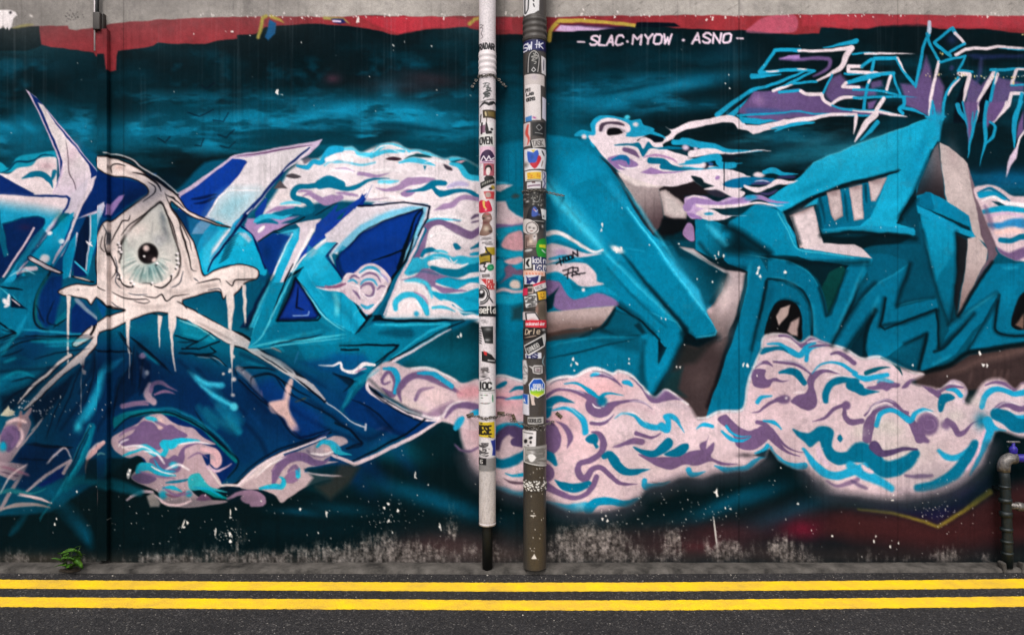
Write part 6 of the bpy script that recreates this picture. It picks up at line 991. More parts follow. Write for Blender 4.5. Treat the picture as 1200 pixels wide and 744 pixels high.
# right half of the blue piece
M.T(240,360,3.1)
for q in ("230,140 330,120 430,100","560,135 640,137 700,140 650,190 600,230","130,230 170,215 260,230","170,290 175,250 250,245 300,310 400,360","130,250 240,360 340,475 450,452","330,330 450,390 570,490 510,515","530,330 620,380 690,450","600,300 690,370 800,420","250,240 330,300 390,330","460,240 540,270 500,310"): ink(q, 6, .85)
for q in ("220,130 330,105 440,80","600,70 720,66 880,70 720,170","540,300 500,370","640,220 560,280","250,135 290,165"): hi(q, 8, 5, .5, (30,156,180))
M.fill((4,40,110), "180,290 250,255 300,320 420,390 440,450 345,470", soft=16, op=.5); M.fill((204,168,164), "232,350 262,338 290,330 300,280 312,270 302,350 318,400 335,430 318,446 296,410 262,385", curve=1, soft=6); M.spray((120,110,150), 330, 440, 14, 14, 0, .6)
for q, w, c in (("250,620 275,560 330,530 380,540",14,PU),("300,600 330,580 340,610",16,PU),("200,655 260,655 285,640 280,615",10,CY),("410,500 440,485 480,500 500,530",11,CY),("335,590 340,615",10,CY),("180,620 240,570 300,540",5,WHT),("380,530 430,535 470,520",7,WHT),("360,600 430,610 500,612",6,(200,180,186))): M.stroke(c, q, w, 1, soft=3, op=.9)
M.stroke((210,190,196), "120,645 180,590 260,540 360,500 440,470", [10,10,8,8,6], 1, soft=2, taper=0); ink("110,630 180,570 260,520 360,485 450,455", 6)
# eye: greys in the lids
M.T(100,260,6)
for q in ("130,120 115,240 120,380","160,330 200,420 300,480","690,250 730,360 760,420","560,480 640,500 740,470","330,580 460,600 620,580"): M.stroke((150,132,128), q, 26, 1, soft=14, op=.45)
for q in ("150,60 120,160 115,300","640,60 700,220 730,330","220,460 330,510 450,510","860,400 1000,340 1120,330","-60,470 0,455 60,470"): hi(q, 16, 9, .6, (234,220,214))
for q in ("95,180 80,320 90,460","145,20 180,90 170,170","205,240 225,330 215,420 260,470","300,500 360,515 440,510","600,470 660,430 690,340","760,390 800,420","860,480 940,470 960,505","180,560 230,600 290,625"): ink(q, 7, .85)
# ---------------------------------------------------------------- age: hand wobble, spray grain, rain streaks, chips and scraped plaster
M.T()
def warp(amp, cell):
    dx = (vnoise(M.h, M.w, cell*S, cell*S, 2)-.5)*2*amp*S; dy = (vnoise(M.h, M.w, cell*S, cell*S, 2)-.5)*2*amp*S
    yy = np.clip(np.arange(M.h)[:, None]+dy, 0, M.h-1.01); xx = np.clip(np.arange(M.w)[None, :]+dx, 0, M.w-1.01)
    yi = yy.astype(np.int32); xi = xx.astype(np.int32); fy = (yy-yi)[..., None].astype(np.float32); fx = (xx-xi)[..., None].astype(np.float32)
    A = M.a
    M.a = (A[yi, xi]*(1-fx)+A[yi, xi+1]*fx)*(1-fy)+(A[yi+1, xi]*(1-fx)+A[yi+1, xi+1]*fx)*fy
warp(1.1, 16); warp(.25, 4)
bl = np.clip((M.a[..., 1]-M.a[..., 0]-.2)*4, 0, 1); M.a *= (1+.03*bl)[..., None]
yy = ((np.arange(M.h)+.5)/S+Y0)[:, None]; xx = ((np.arange(M.w)+.5)/S+X0)[None, :]
g1 = vnoise(M.h, M.w, 60*S, 60*S, 4, .6)-.5; g2 = vnoise(M.h, M.w, 3*S, 3*S, 2, .7)-.5; g3 = (rng.random((M.h//2, M.w//2)).astype(np.float32)-.5).repeat(2, 0).repeat(2, 1)[:M.h, :M.w]
lum = M.a.mean(2)
M.a *= (1+.26*g1+.13*g2+.06*g3)[..., None]
# uneven spray cover: teal and white coats thin out in blotches
th = np.clip((vnoise(M.h, M.w, 9*S, 7*S, 4, .7)-.56)*5, 0, 1)*np.clip((lum-.12)*4, 0, 1)*.13
M.a += th[..., None]*(np.asarray((88,84,88), np.float32)/255-M.a)
# rain streaks
st = vnoise(M.h, M.w, 150*S, 1.6*S, 2, .6); st2 = vnoise(M.h, M.w, 60*S, 30*S, 2)
sa = np.clip((st-.6)*5, 0, 1)*np.clip((st2-.35)*3, 0, 1)*np.clip(1.15-yy/200, .18, 1)*np.clip((yy-14)/10, 0, 1)
M.a += (.12*sa)[..., None]*(np.asarray((170,160,165), np.float32)/255-M.a)
sd = np.clip((vnoise(M.h, M.w, 120*S, 2.2*S, 2, .6)-.6)*5, 0, 1)*np.clip((vnoise(M.h, M.w, 50*S, 40*S, 2)-.4)*3, 0, 1)
M.a *= (1-.10*sd)[..., None]
# darker vertical bands just right of the two pipes, fading downwards
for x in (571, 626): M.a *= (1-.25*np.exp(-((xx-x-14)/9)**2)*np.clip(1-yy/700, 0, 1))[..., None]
# board joints: fine vertical hairlines in the render
for x, o in ((866,.35),(145,.25),(1052,.2)): M.a *= (1-o*np.exp(-((xx-x)/.7)**2))[..., None]
# chipped paint
def chip(x, y, r, col=(226,220,216), n=5):
    a = np.sort(rng.random(n+2))*6.283; q = [(x+math.cos(t)*r*rng.uniform(.4,1.2)*.8, y+math.sin(t)*r*rng.uniform(.5,1.3)) for t in a]
    M.fill(col, q, soft=.4)
CHIP = ((706,264,2.4),(704,270,2.6),(729,244,1.2),(722,294,3.4),(728,291,2.5),(761,287,1.3),(795,286,1.5),(843,297,3),(848,300,2),(838,300,1.6),(839,303,1.4),(888,318,4.5),(891,323,3.2),(889,314,2.4),(920,320,3),(817,327,1.2),(835,330,1.6),(672,421,2.4),(669,427,2.2),(676,425,3),(673,434,1.6),(737,421,1.4),(737,426,1.6),(775,373,1.2),(780,374,1.4),(738,357,1),(872,428,3),(876,428,2.5),(797,430,1.6),(793,430,1.3),(887,440,1.2),(802,404,.9),
    (325,108,3),(330,111,2),(461,53,1.8),(474,49,1.2),(506,54,1.3),(433,90,1),(353,50,1),(854,88,1.1),(850,98,1.1),(855,104,1.3),(540,392,3),(537,395,2),(1148,414,3),(1152,427,3.2),(1157,428,3),(1110,441,1.2),(1172,412,1),(1070,428,1.6),(839,575,3.5),(840,580,2.6),(850,595,1.4),(856,596,1.8),(915,548,1.2),(908,563,1),(935,590,1.8),(921,608,1.5),(710,604,1.4),(706,608,2),(712,610,2.4),(705,598,1),(455,590,2.6),(450,595,2),(466,598,2.4),(455,610,2.4),(460,624,1.6),(352,596,2),(383,601,2),(373,624,1.5),(378,642,1.4),(487,560,1.8),(502,568,1.4),(515,617,1.6),
    (150,556,2.6),(152,551,2.6),(64,614,1.6),(66,608,1.6),(219,612,3),(216,617,2.2),(253,622,1.4),(276,596,2),(270,606,2.4),(269,626,3),(270,634,2.6),(241,580,1.6),(160,601,.9),(90,576,1.3),(975,628,2),(1024,634,2),(1026,628,1.6),(1046,586,2.2),(1047,580,1.4),(1044,640,2.4),(1053,636,1.4),(951,621,1.1),(1010,652,1.2),(1128,88,1.4),(1150,90,1.8),(1186,92,2.2),(1187,97,2.4),(1125,86,1.8),(1176,91,1.2),(1165,92,1.4),(1198,41,1.6),(1120,92,1.4),(1100,88,1.2),(1105,64,2),(1102,62,1.6),(982,134,.9),(981,219,.9),(972,264,.9),(980,262,1),(1032,267,1))
for x, y, r in CHIP: chip(x, y, r, (196,180,120) if 1095 < x < 1200 and y < 100 else (228,222,218))
for i in range(300):
    x = rng.uniform(0, 1200); y = rng.choice([rng.uniform(40, 640), rng.uniform(560, 655)]); chip(x, y, rng.uniform(.3, .8)*(1.5 if rng.random() < .1 else 1), (214,208,204))
for cx, cy, n, sp in ((760,600,40,26),(1100,600,46,14),(460,605,46,16),(270,625,50,10),(830,600,40,24),(180,610,24,40),(1090,520,20,60),(680,560,14,60),(420,560,20,60),(80,480,26,26),(720,425,10,40),(880,340,20,50),(990,300,18,80)):
    for i in range(n): chip(cx+rng.normal()*sp, cy+rng.normal()*sp*.6, rng.uniform(.35, .9), (206,200,196))
for q in ((270,596,270,604),(253,618,252,628),(217,608,213,619),(836,604,841,645),(487,552,486,560),(515,612,517,622),(382,598,383,606)): M.stroke((206,200,196), [(q[0],q[1]),(q[2],q[3])], 1.6, 0, soft=.5)
for x in np.arange(1083, 1215, 2.2):
    if rng.random() < .75: chip(x, 88+rng.normal()*1.2+(x-1083)*.02, rng.uniform(.6, 1.5), [(30,26,20),(190,176,120),(226,220,210)][rng.integers(3)])
# torn flakes along the edge of the grey band
for i in range(150): chip(rng.uniform(230, 1270), 18.5+rng.normal()*1.6, rng.uniform(.5, 1.7), (214,204,200))
for x, y, r in ((419,25,3),(420,22,2.6),(456,19,2.5),(683,12,2.4),(682,17,2),(520,22,2),(518,18,1.8),(593,16,2.4),(720,20,2),(828,24,2.4),(835,22,2.2),(850,21,2),(1157,20,2),(227,40,1.4),(272,38,2),(265,37,1.4),(293,42,1)): chip(x, y, r, (222,212,206))
for i in range(60): M.spray((70,66,64), rng.uniform(600, 1270), rng.uniform(-10, 16), rng.uniform(.6, 5), rng.uniform(.3, .8), -35, .5)
# scraped plaster low down
base = vnoise(M.h, M.w, 9*S, 9*S, 5, .75); fine = rng.random((M.h, M.w)).astype(np.float32)
hz = np.zeros_like(lum)
for x, y, rx, ry, o in ((420,652,60,18,1.0),(470,648,50,16,.9),(445,640,24,16,.7),(520,655,30,10,.5),(690,640,50,24,1.0),(700,650,60,16,.9),(660,650,30,14,.6),(790,640,18,22,.7),(740,655,60,10,.6),(850,645,36,14,.7),(920,645,22,16,.9),(945,655,30,8,.6),(1040,655,60,10,.35),(1110,650,24,14,.5),(560,650,60,18,.5),(530,620,12,24,.5),(300,655,90,12,.8),(200,657,60,9,.7),(20,655,60,12,.4),(100,660,40,9,.4),(350,648,40,10,.5),(610,655,40,12,.5),(280,640,8,20,.5),(1150,655,40,10,.4),(250,648,60,14,.4)):
    hz = np.maximum(hz, o*np.exp(-(((xx-x)/rx)**2+((yy-y)/ry)**2)))
vs = vnoise(M.h, M.w, 16*S, 3*S, 3, .6); b2 = vnoise(M.h, M.w, 16*S, 16*S, 5, .7)
pa = np.clip((base*.30+b2*.35+vs*.25+fine*.10-.58+.34*hz)*8, 0, 1)*np.clip(hz*2.2, 0, 1)
M.a += (pa*.74)[..., None]*(np.asarray((134,126,122), np.float32)/255*(.75+1.2*(g2+.3*(fine-.5))+.9*(vs-.5))[..., None]-M.a)
gr = np.clip((yy-640)/22, 0, 1)*(.45+.5*np.clip((vnoise(M.h, M.w, 12*S, 26*S, 3)-.35)*3, 0, 1))
M.a += (gr*.45)[..., None]*(np.asarray((58,51,46), np.float32)/255-M.a)
M.a *= (1-.35*np.clip((yy-655)/8, 0, 1)*np.clip(base*2-.5, 0, 1))[..., None]
M.a = np.clip(M.a*1.07-.014, .004, 1)
# ---------------------------------------------------------------- what is stuck and scribbled on the two pipes
class Pole:
    """a front-on picture of one pipe in mural units, and the outlines of the stickers on it"""
    def __init__(self, xc, r, y0, y1, base):
        self.xc, self.r = xc, r
        self.P = Paint(xc-r-3, y0, xc+r+3, y1, 4.0, base); self.list = []
    def at(self, y): self.P.T(540, y, 9.92)
    def st(self, label, outline, col, curve=0, **k):
        self.P.fill(col, outline, curve, soft=3, **k)
        self.list.append((label, self.P.pts(outline, curve, True)))
BK=(14,12,14); PW=(226,220,220)
WP = Pole(571.2, 9.8, -50, 616, (218,208,210)); P = WP.P
def scrib(P, x0, y0, x1, y1, n, w=9, col=BK, seed=1):
    r = np.random.default_rng(seed); x = x0
    q = []
    for i in range(n):
        q.append((r.uniform(x0, x1), y0+(y1-y0)*min(1, max(0, i/n+r.uniform(-.12, .12)))))
    P.stroke(col, q, w, 1, soft=4, taper=0, op=.9)
WP.at(0)
for i in range(70): P.spray((190,178,178), rng.uniform(212,408), rng.uniform(-400,6000), rng.uniform(4,14), rng.uniform(10,60), 0, .25)
scrib(P, 222, 315, 275, 490, 9, 6, (60,50,54), 3)
P.text(BK, "RADAR", 214, 608, 66, 26, 15, rot=1, soft=4, gap=.42)
WP.at(75)
scrib(P, 262, 255, 360, 430, 26, 8, (40,46,46), 5); scrib(P, 265, 330, 360, 430, 16, 10, (30,34,34), 6)
P.stroke(BK, "225,520 280,480 330,500 380,470 405,480", [10,26,30,40,16], 1, soft=5, taper=0); P.stroke(BK, "230,470 320,450 400,430", 8, 1, soft=4)
WP.st('dark brown and gold label', "258,565 408,560 408,658 262,655", (52,40,26)); P.fill((150,128,60), "310,580 400,575 400,640 320,640", soft=12, op=.6); P.stroke((214,196,150), "288,580 300,640", 20, 0, soft=8)
P.stroke(BK, "225,640 240,610 230,700 220,744", 10, 0, soft=4); P.stroke((60,40,30), "305,660 300,744", 10, 0, soft=4, taper=0)
WP.at(150)
WP.st('white sticker with black brush letters', "222,-40 392,-40 392,92 222,98", PW); P.stroke(BK, "250,-30 245,85", 20, 0, soft=4, taper=0); P.fill((90,40,70), "228,0 290,-10 285,80 235,85", soft=6, op=.7); P.stroke(BK, "300,-30 310,80 350,75", [14,40,30], 0, soft=4, taper=0); P.spray(BK, 362, 40, 16, 16, 0, 1, 2)
WP.st('white sticker with tall black letters', "212,104 388,96 390,222 222,230", (222,218,214)); P.text(BK, "OVEN", 228, 212, 76, 26, 14, rot=-2, soft=4, gap=.42)
WP.st('pink sticker with a purple arch', "225,240 398,240 400,432 225,432", (222,184,202)); P.fill((52,26,66), "235,400 245,320 300,280 350,285 385,330 392,380 330,400", 1, soft=4); P.stroke((230,220,226), "240,400 270,350 300,400 330,350 350,390 390,360", 14, 1, soft=4, taper=0); P.stroke((90,40,90), "250,420 380,415", 10, 0, soft=4)
WP.st('rose portrait sticker', "266,434 388,434 388,572 268,574", (170,86,98)); P.fill(BK, "285,520 290,470 325,450 358,470 360,520 340,480 300,490", 1, soft=5); P.fill((226,214,210), "305,490 340,485 345,530 330,570 300,560", 1, soft=5); P.fill(BK, "275,600 300,575 370,575 390,600 390,640 280,630", soft=5)
WP.st('tilted black label with pale script', "228,655 385,590 396,655 238,722", (26,24,24)); 
for i in range(7): P.stroke((190,186,176), [(250+i*20, 690-i*8), (258+i*20, 655-i*8)], 9, 0, soft=4)
P.spray((170,140,40), 375, 705, 24, 26, 0, 1, 3); P.spray(BK, 350, 725, 22, 18, 0, .9, 2)
WP.at(225)
WP.st('white and red stamp', "222,8 396,2 396,108 258,112 222,60", (222,206,204)); P.fill((190,60,62), "270,15 390,8 385,96 300,100", soft=6); P.fill((170,150,140), "290,30 345,25 350,75 300,80", 1, soft=6)
WP.st('crimson and yellow blossom sticker', "216,120 262,112 300,130 330,115 360,190 358,238 220,248", (196,22,58), 1); P.fill((220,180,90), "255,125 285,120 285,180 310,215 270,200", 1, soft=6); P.spray((240,200,200), 295, 225, 14, 14, 0, .8)
WP.st('brown and red figure cut-out', "220,505 250,420 262,360 250,290 290,255 350,270 365,330 335,370 365,430 365,480 300,520", (126,96,84), 1); P.spray((206,190,170), 300, 440, 36, 34, 0, .9); P.spray((90,40,40), 290, 370, 40, 20, 0, .8); P.spray((200,80,90), 315, 270, 30, 12, 0, .8); P.spray(BK, 270, 320, 16, 12, 0, .8); P.spray((210,170,170), 330, 320, 26, 16, 0, .8); P.spray(BK, 345, 470, 20, 14, 0, .7)
scrib(P, 232, 535, 375, 575, 16, 6, (90,84,86), 8); scrib(P, 250, 585, 375, 630, 16, 6, (90,84,86), 9)
WP.st('yellow and black crate sticker', "290,655 395,650 395,735 350,744 352,826 225,838 212,744 290,715", (168,142,30)); P.stroke(BK, "290,655 310,700 352,740 352,826", 16, 0, soft=5, taper=0); P.fill((40,34,14), "225,730 340,710 345,740 240,760", soft=6); P.spray((120,100,20), 285, 790, 40, 24, 0, .7); P.stroke(BK, "230,830 345,815", 12, 0, soft=5)
WP.at(300)
P.stroke(BK, "225,100 290,95 270,130 300,150 280,185 225,180", [10,18,14,16,14,8], 0, soft=4, taper=0); P.stroke(BK, "230,150 240,190", 8, 0, soft=4)
WP.st('green star badge', "308,140 330,108 375,106 386,150 352,178 320,170", (20,130,80), 1); P.spray((120,200,150), 352, 140, 16, 12, 0, .8)
WP.st('small dark label', "250,222 336,216 338,248 254,252", (74,66,66)); P.stroke((190,180,180), "262,236 326,232", 8, 0, soft=4, taper=0)
P.fill((190,46,50), "236,272 300,270 300,345 280,320", soft=5)
WP.st('white sticker with red block letters', "304,272 406,276 406,396 306,392", (214,196,190)); P.text((186,40,40), "CAL", 312, 328, 46, 20, 12, soft=4, gap=.4); P.text((186,40,40), "KICK", 310, 386, 46, 16, 11, soft=4, gap=.4)
WP.st('round black and white eye sticker', "214,350 260,346 310,380 335,440 325,510 290,550 230,560 212,540", PW, 1); 
for r_ in (106, 84): P.stroke(BK, [(238+math.cos(a)*r_*.9, 452+math.sin(a)*r_) for a in np.linspace(-1.6, 1.6, 14)], 13, 1, soft=4, taper=0)
P.spray(BK, 240, 440, 50, 60, 0, 1, 4); P.spray(PW, 245, 420, 24, 22, 0, 1, 3); P.spray(PW, 235, 500, 30, 9, 0, .9, 2); P.stroke(BK, "320,460 360,520 380,550", 14, 1, soft=5)
WP.st('black label with white letters', "212,585 404,585 404,704 212,700", BK); P.text((226,220,212), "se", 222, 662, 70, 32, 14, soft=4, gap=.3); P.text((226,220,212), "fla", 306, 664, 86, 28, 14, soft=4, gap=.25)
WP.at(375)
scrib(P, 235, 0, 330, 40, 10, 5, (120,114,116), 11)
WP.st('black photo sticker', "238,76 376,74 376,270 285,262 262,180", (30,32,32)); P.spray((130,128,128), 320, 105, 44, 22, 0, .9); P.spray(BK, 320, 170, 40, 24, 0, 1); P.spray((180,176,176), 310, 230, 36, 18, 0, .8)
for i in range(7): P.stroke(BK, [(212, 90+i*28), (250, 104+i*28)], 11, 0, soft=4)
WP.st('black and red car sticker', "248,360 300,365 360,400 404,460 404,502 300,480 250,470", (24,22,22)); P.fill((196,40,40), "268,352 310,370 305,410 275,395", soft=5); P.stroke((190,186,186), "320,460 390,470", 14, 0, soft=5, taper=0)
scrib(P, 230, 545, 335, 600, 12, 8, BK, 13); P.spray((70,62,62), 275, 590, 40, 44, 0, .85); P.spray(PW, 290, 600, 18, 16, 0, .9); P.spray(BK, 270, 650, 34, 12, 0, .9); P.stroke(BK, "215,700 260,690 330,660 345,695", 7, 1, soft=4)
WP.st('white sticker with bold black letters', "214,706 392,706 392,832 214,832", (218,214,212)); P.text(BK, "IOC", 226, 790, 72, 40, 18, soft=5, gap=.34); P.stroke(BK, "218,812 390,808", 8, 0, soft=4, taper=0)
WP.at(450)
WP.st('white note with tiny coloured print', "214,96 404,96 404,360 214,360", (224,218,218)); 
for i in range(12): P.spray([(200,60,70),BK,(60,140,80)][i % 3], rng.uniform(230,330), rng.choice([118,150,212]), 9, 5, 0, .9)
P.stroke((40,120,70), "370,110 372,205", 12, 0, soft=5); P.stroke((50,70,60), "225,212 290,215 350,208", 8, 0, soft=4)
WP.st('yellow sticker with heavy black letters', "214,432 390,426 392,612 300,600 214,596", (206,176,36)); P.text((20,14,10), "IESE", 216, 566, 92, 28, 20, soft=5, gap=.42, rot=-1); P.stroke((20,14,10), "230,450 260,440", 14, 0, soft=5); P.stroke((20,14,10), "320,585 355,600", 14, 0, soft=5)
WP.st('black and white sticker with a blue side', "214,640 402,632 402,834 222,826", (214,208,208)); scrib(P, 220, 670, 340, 820, 34, 12, (44,40,42), 17); P.fill((36,52,140), "350,640 402,634 402,820 365,810 372,730", soft=6); 
for i in range(8): P.spray(PW, rng.uniform(225,350), rng.uniform(680,810), 12, 8, 0, .8)
WP.at(525)
WP.st('grey striped sticker', "214,98 404,98 404,246 214,246", (140,136,134)); 
for i in range(9): P.stroke((96,94,94), [(214, 112+i*15), (404, 112+i*15)], 5, 0, soft=3, taper=0)
P.fill(BK, "214,98 300,98 300,176 214,176", soft=3); P.text((214,210,206), "6", 232, 160, 40, 26, 9, soft=4)
P.fill((176,168,164), "205,248 410,248 410,930 205,930", soft=3, op=.75)
for i in range(60): P.spray((140,130,126), rng.uniform(212,408), rng.uniform(260,920), rng.uniform(3,10), rng.uniform(6,40), 0, .3)
for i in range(40): P.spray((120,100,92), rng.uniform(212,408), rng.uniform(840,905), rng.uniform(4,9), rng.uniform(4,9), 0, .4)

GP = Pole(626.6, 13.4, -50, 668, (66,60,57)); P = GP.P
GP.at(0)
for i in range(120): P.spray([(84,78,74),(48,44,42),(74,62,44)][i % 3], rng.uniform(720,992), rng.uniform(-300,6500), rng.uniform(4,16), rng.uniform(20,90), 0, .35)
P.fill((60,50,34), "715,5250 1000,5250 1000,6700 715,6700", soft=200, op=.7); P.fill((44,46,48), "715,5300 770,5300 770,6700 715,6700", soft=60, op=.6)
GP.st('torn white sticker with black cuts', "724,-400 922,-400 905,180 850,215 745,226 724,180", (220,216,216)); 
for q in ("745,-380 745,190","790,-20 780,160 755,200","840,0 850,30","835,60 845,80","840,110 850,140","870,-100 880,10","800,-300 900,-250","820,-200 830,-60"): P.stroke((30,28,32), q, 13, 0, soft=4, taper=0)
GP.st('navy band with white lettering round the pipe', "716,512 994,508 996,634 860,648 716,640", (14,18,84), edge=((4,6,30),16,.6)); P.text((222,220,226), "SW", 730, 632, 78, 44, 15, rot=-5, soft=4, gap=.2); P.stroke((222,220,226), "882,525 876,612", 12, 0, soft=4, taper=0); P.stroke((222,220,226), "862,575 898,570", 10, 0, soft=4, taper=0); P.text((222,220,226), "K", 906, 606, 62, 44, 14, soft=4)
GP.at(75)
GP.st('oval black and white sticker', "772,-20 790,-80 842,-112 900,-80 915,0 900,150 768,150", (24,22,22), 1); P.stroke((180,174,172), "780,140 785,0 800,-70 845,-98 890,-70 905,0 890,140", 10, 1, soft=4, taper=0); scrib(P, 800, -80, 890, 60, 18, 8, (190,186,180), 21); P.stroke((200,196,196), "820,120 842,90 866,120 842,140 820,120", 9, 0, soft=4, taper=0)
GP.st('white strip on the curve', "930,-48 986,-40 986,160 934,150", (214,208,210)); P.stroke((90,84,100), "960,-20 955,120", 12, 1, soft=5)
GP.st('strip of cream masking tape', "738,158 968,170 968,296 738,272", (198,186,182)); P.spray((170,156,170), 850, 200, 40, 30, 0, .6)
GP.st('white paper with marker writing', "740,272 922,286 926,690 745,700", (216,206,204)); P.text(BK, "MI", 756, 360, 36, 24, 10, soft=4, gap=.4); P.text(BK, "LAB", 764, 408, 28, 22, 9, rot=-4, soft=4, gap=.25); P.text(BK, "GEMS", 766, 472, 34, 18, 10, rot=-5, soft=4, gap=.3)
GP.st('narrow pale sticker', "942,418 988,426 988,684 940,664", (206,200,214))
P.fill((60,120,180), "750,650 820,640 822,700 755,705", soft=6); P.spray((150,40,120), 850, 665, 22, 12, 20, .9)
GP.at(150)
GP.st('red and white scrap', "730,-30 806,-30 806,240 730,240", (204,190,188)); P.stroke((196,70,60), "780,0 765,90 790,160 775,220", [20,34,24,10], 1, soft=8, taper=0)
GP.st('black square sticker with a diamond', "826,-24 972,-34 966,130 830,124", (20,20,22)); P.stroke((140,140,140), "872,30 905,-5 938,30 905,66 872,30", 9, 0, soft=4, taper=0); P.stroke((150,150,150), "860,92 945,100", 8, 0, soft=4, taper=0)
GP.st('tilted grey label in a black frame', "802,180 970,148 986,250 830,280", (190,184,180)); P.stroke(BK, "806,182 830,278 984,250", 14, 0, soft=4, taper=0); P.text((90,84,84), "TASK", 836, 250, 60, 24, 10, rot=-9, soft=4, gap=.3)
GP.st('white sticker with a blue and red blot', "738,270 985,272 992,330 975,500 740,515", (218,214,218)); P.fill((40,84,180), "775,300 830,320 885,290 900,360 860,440 790,430 775,370", 1, soft=6); P.fill((190,30,50), "800,440 870,430 895,350 930,380 890,470 850,502", 1, soft=6); P.fill((220,190,60), "815,290 860,290 840,320", soft=6); P.spray((10,60,130), 825, 370, 22, 26, 0, .7); P.stroke(BK, "935,290 965,350", 14, 0, soft=5); P.stroke((120,100,90), "950,400 930,480", 10, 0, soft=5)
P.spray((110,104,100), 752, 450, 38, 34, 0, .9)
GP.st('yellow label with brown print', "744,524 936,522 938,640 748,640", (220,214,206)); P.fill((222,176,40), "770,545 925,540 925,620 775,620", soft=6); 
for i in range(16): P.spray((196,110,40), rng.uniform(785,915), rng.uniform(555,610), 8, 6, 0, .8)
P.stroke((60,50,50), "770,628 920,626", 7, 0, soft=3, taper=0)
GP.st('small white label', "768,656 926,650 922,728 768,730", (212,206,208)); P.stroke((120,90,110), "785,700 910,690", 16, 0, soft=7, taper=0); P.fill((90,60,60), "820,650 862,650 860,668 824,668", soft=4)
GP.st('pale edge sticker with purple zigzag', "944,520 990,525 990,720 940,715", (200,198,206)); P.stroke((70,60,110), "960,540 975,580 955,620 975,660 955,710", 11, 0, soft=5, taper=0)
GP.at(225)
GP.st('black and grey patterned sticker', "728,22 986,18 984,190 728,188", (44,42,40)); 
for i in range(46): P.spray([(150,146,140),(20,18,18),(96,92,88)][i % 3], rng.uniform(735,980), rng.uniform(25,185), rng.uniform(6,16), rng.uniform(6,14), 0, .8, 2)
P.stroke((150,150,146), "830,60 840,120 880,140 910,110 915,50", 8, 1, soft=4); P.spray(PW, 775, 130, 20, 12, 0, .8)
GP.st('black hooded shape with a blue front', "775,340 780,250 810,190 860,172 900,190 930,250 935,345", (18,18,24), 1); P.fill((50,80,160), "820,300 825,220 855,190 890,230 890,290 850,310", 1, soft=8); P.stroke((206,206,216), "840,210 870,250 890,225", 10, 1, soft=5); P.spray((190,80,90), 850, 230, 14, 10, 0, .8); P.spray((120,140,200), 905, 285, 18, 14, 0, .7)
GP.st('white patch', "922,214 988,218 986,338 940,330", (222,220,220)); P.spray(BK, 955, 300, 12, 14, 0, .7)
GP.st('black strip label', "824,336 972,336 972,382 824,378", (20,20,22)); P.stroke((170,166,160), "840,356 960,358", 10, 0, soft=6, taper=0)
GP.st('grey and white round face sticker', "724,340 780,330 850,365 900,420 890,490 800,512 724,460", (206,196,192), 1); P.stroke((80,72,70), "760,440 770,390 830,370 880,410 885,460 840,500 780,490 760,440", 9, 1, soft=4, taper=0); P.spray((60,52,50), 800, 430, 16, 12, 0, .8); P.spray((60,52,50), 845, 440, 14, 12, 0, .8); P.stroke((120,70,70), "800,470 840,470", 9, 1, soft=4); P.spray(BK, 930, 430, 40, 30, 0, .8); P.spray(PW, 945, 415, 12, 20, 0, .8)
GP.st('brown and cream cut-out', "748,512 880,505 882,660 748,664", (150,128,120)); P.spray(PW, 855, 545, 26, 40, 0, .95); P.spray((226,200,180), 810, 590, 26, 30, 0, .9); P.spray((40,34,34), 852, 535, 10, 10, 0, .9); P.stroke((60,44,40), "760,520 762,650 870,640", 10, 0, soft=5); P.spray((90,60,50), 780, 560, 14, 30, 0, .7)
GP.st('green and yellow round sticker', "870,660 890,590 930,560 988,560 988,770 900,770", (24,140,40), 1); P.fill((214,206,30), "905,625 985,620 985,665 905,655", soft=8); P.stroke((220,226,220), "930,680 980,720", 14, 0, soft=6)
GP.at(300)
P.spray((90,86,82), 770, -30, 30, 20, 0, .8); P.stroke((190,186,182), "740,-50 830,-60", 30, 0, soft=8)
GP.st('white sticker with a black letter', "724,34 818,30 818,150 726,160", (214,210,206)); P.stroke(BK, "790,55 770,90 790,130", [20,26,16], 1, soft=5, taper=0); P.stroke(BK, "745,40 740,150", 12, 0, soft=4, taper=0)
GP.st('navy sticker with white lettering', "820,18 990,26 990,110 822,108", (22,26,78)); P.text(PW, "koln", 836, 92, 64, 30, 13, soft=4, gap=.3); P.spray(PW, 880, 40, 6, 6, 0, 1, 2); P.spray(PW, 898, 40, 6, 6, 0, 1, 2)
GP.st('white sticker with navy lettering', "836,112 990,112 990,196 840,180", PW); P.text((22,26,78), "Kolu", 862, 170, 56, 26, 12, rot=4, soft=4, gap=.34)
GP.st('peach printed sticker', "728,168 972,190 972,242 728,246", (228,180,160)); 
for i in range(6): P.stroke((210,90,60), [(760+i*34, 200+i*2), (775+i*34, 225)], 10, 0, soft=5)
GP.st('white sticker with a navy leaping shape', "738,226 930,232 905,335 742,335", (206,204,212)); P.fill((22,26,92), "760,240 785,262 860,250 900,232 890,290 870,330 830,300 800,330 765,325 770,280", soft=5); P.spray(PW, 800, 280, 16, 10, 0, .8)
P.stroke(BK, "728,352 840,345", 16, 0, soft=5, taper=0)
GP.st('tilted red and white tag', "832,340 975,288 992,370 860,424", (222,214,212)); P.fill((206,44,66), "832,340 972,288 978,310 842,362", soft=4); P.text((130,120,120), "NICE", 872, 400, 34, 18, 7, rot=-20, soft=4, gap=.3)
GP.st('hot pink scrap', "722,380 776,376 776,458 724,466", (214,40,80)); P.stroke((190,170,160), "780,372 840,368 830,430 785,432", 16, 0, soft=6, taper=0)
GP.st('white sticker with black scrawl', "738,470 872,440 884,580 760,606", (212,208,206)); scrib(P, 750, 470, 870, 590, 40, 9, (30,28,28), 31)
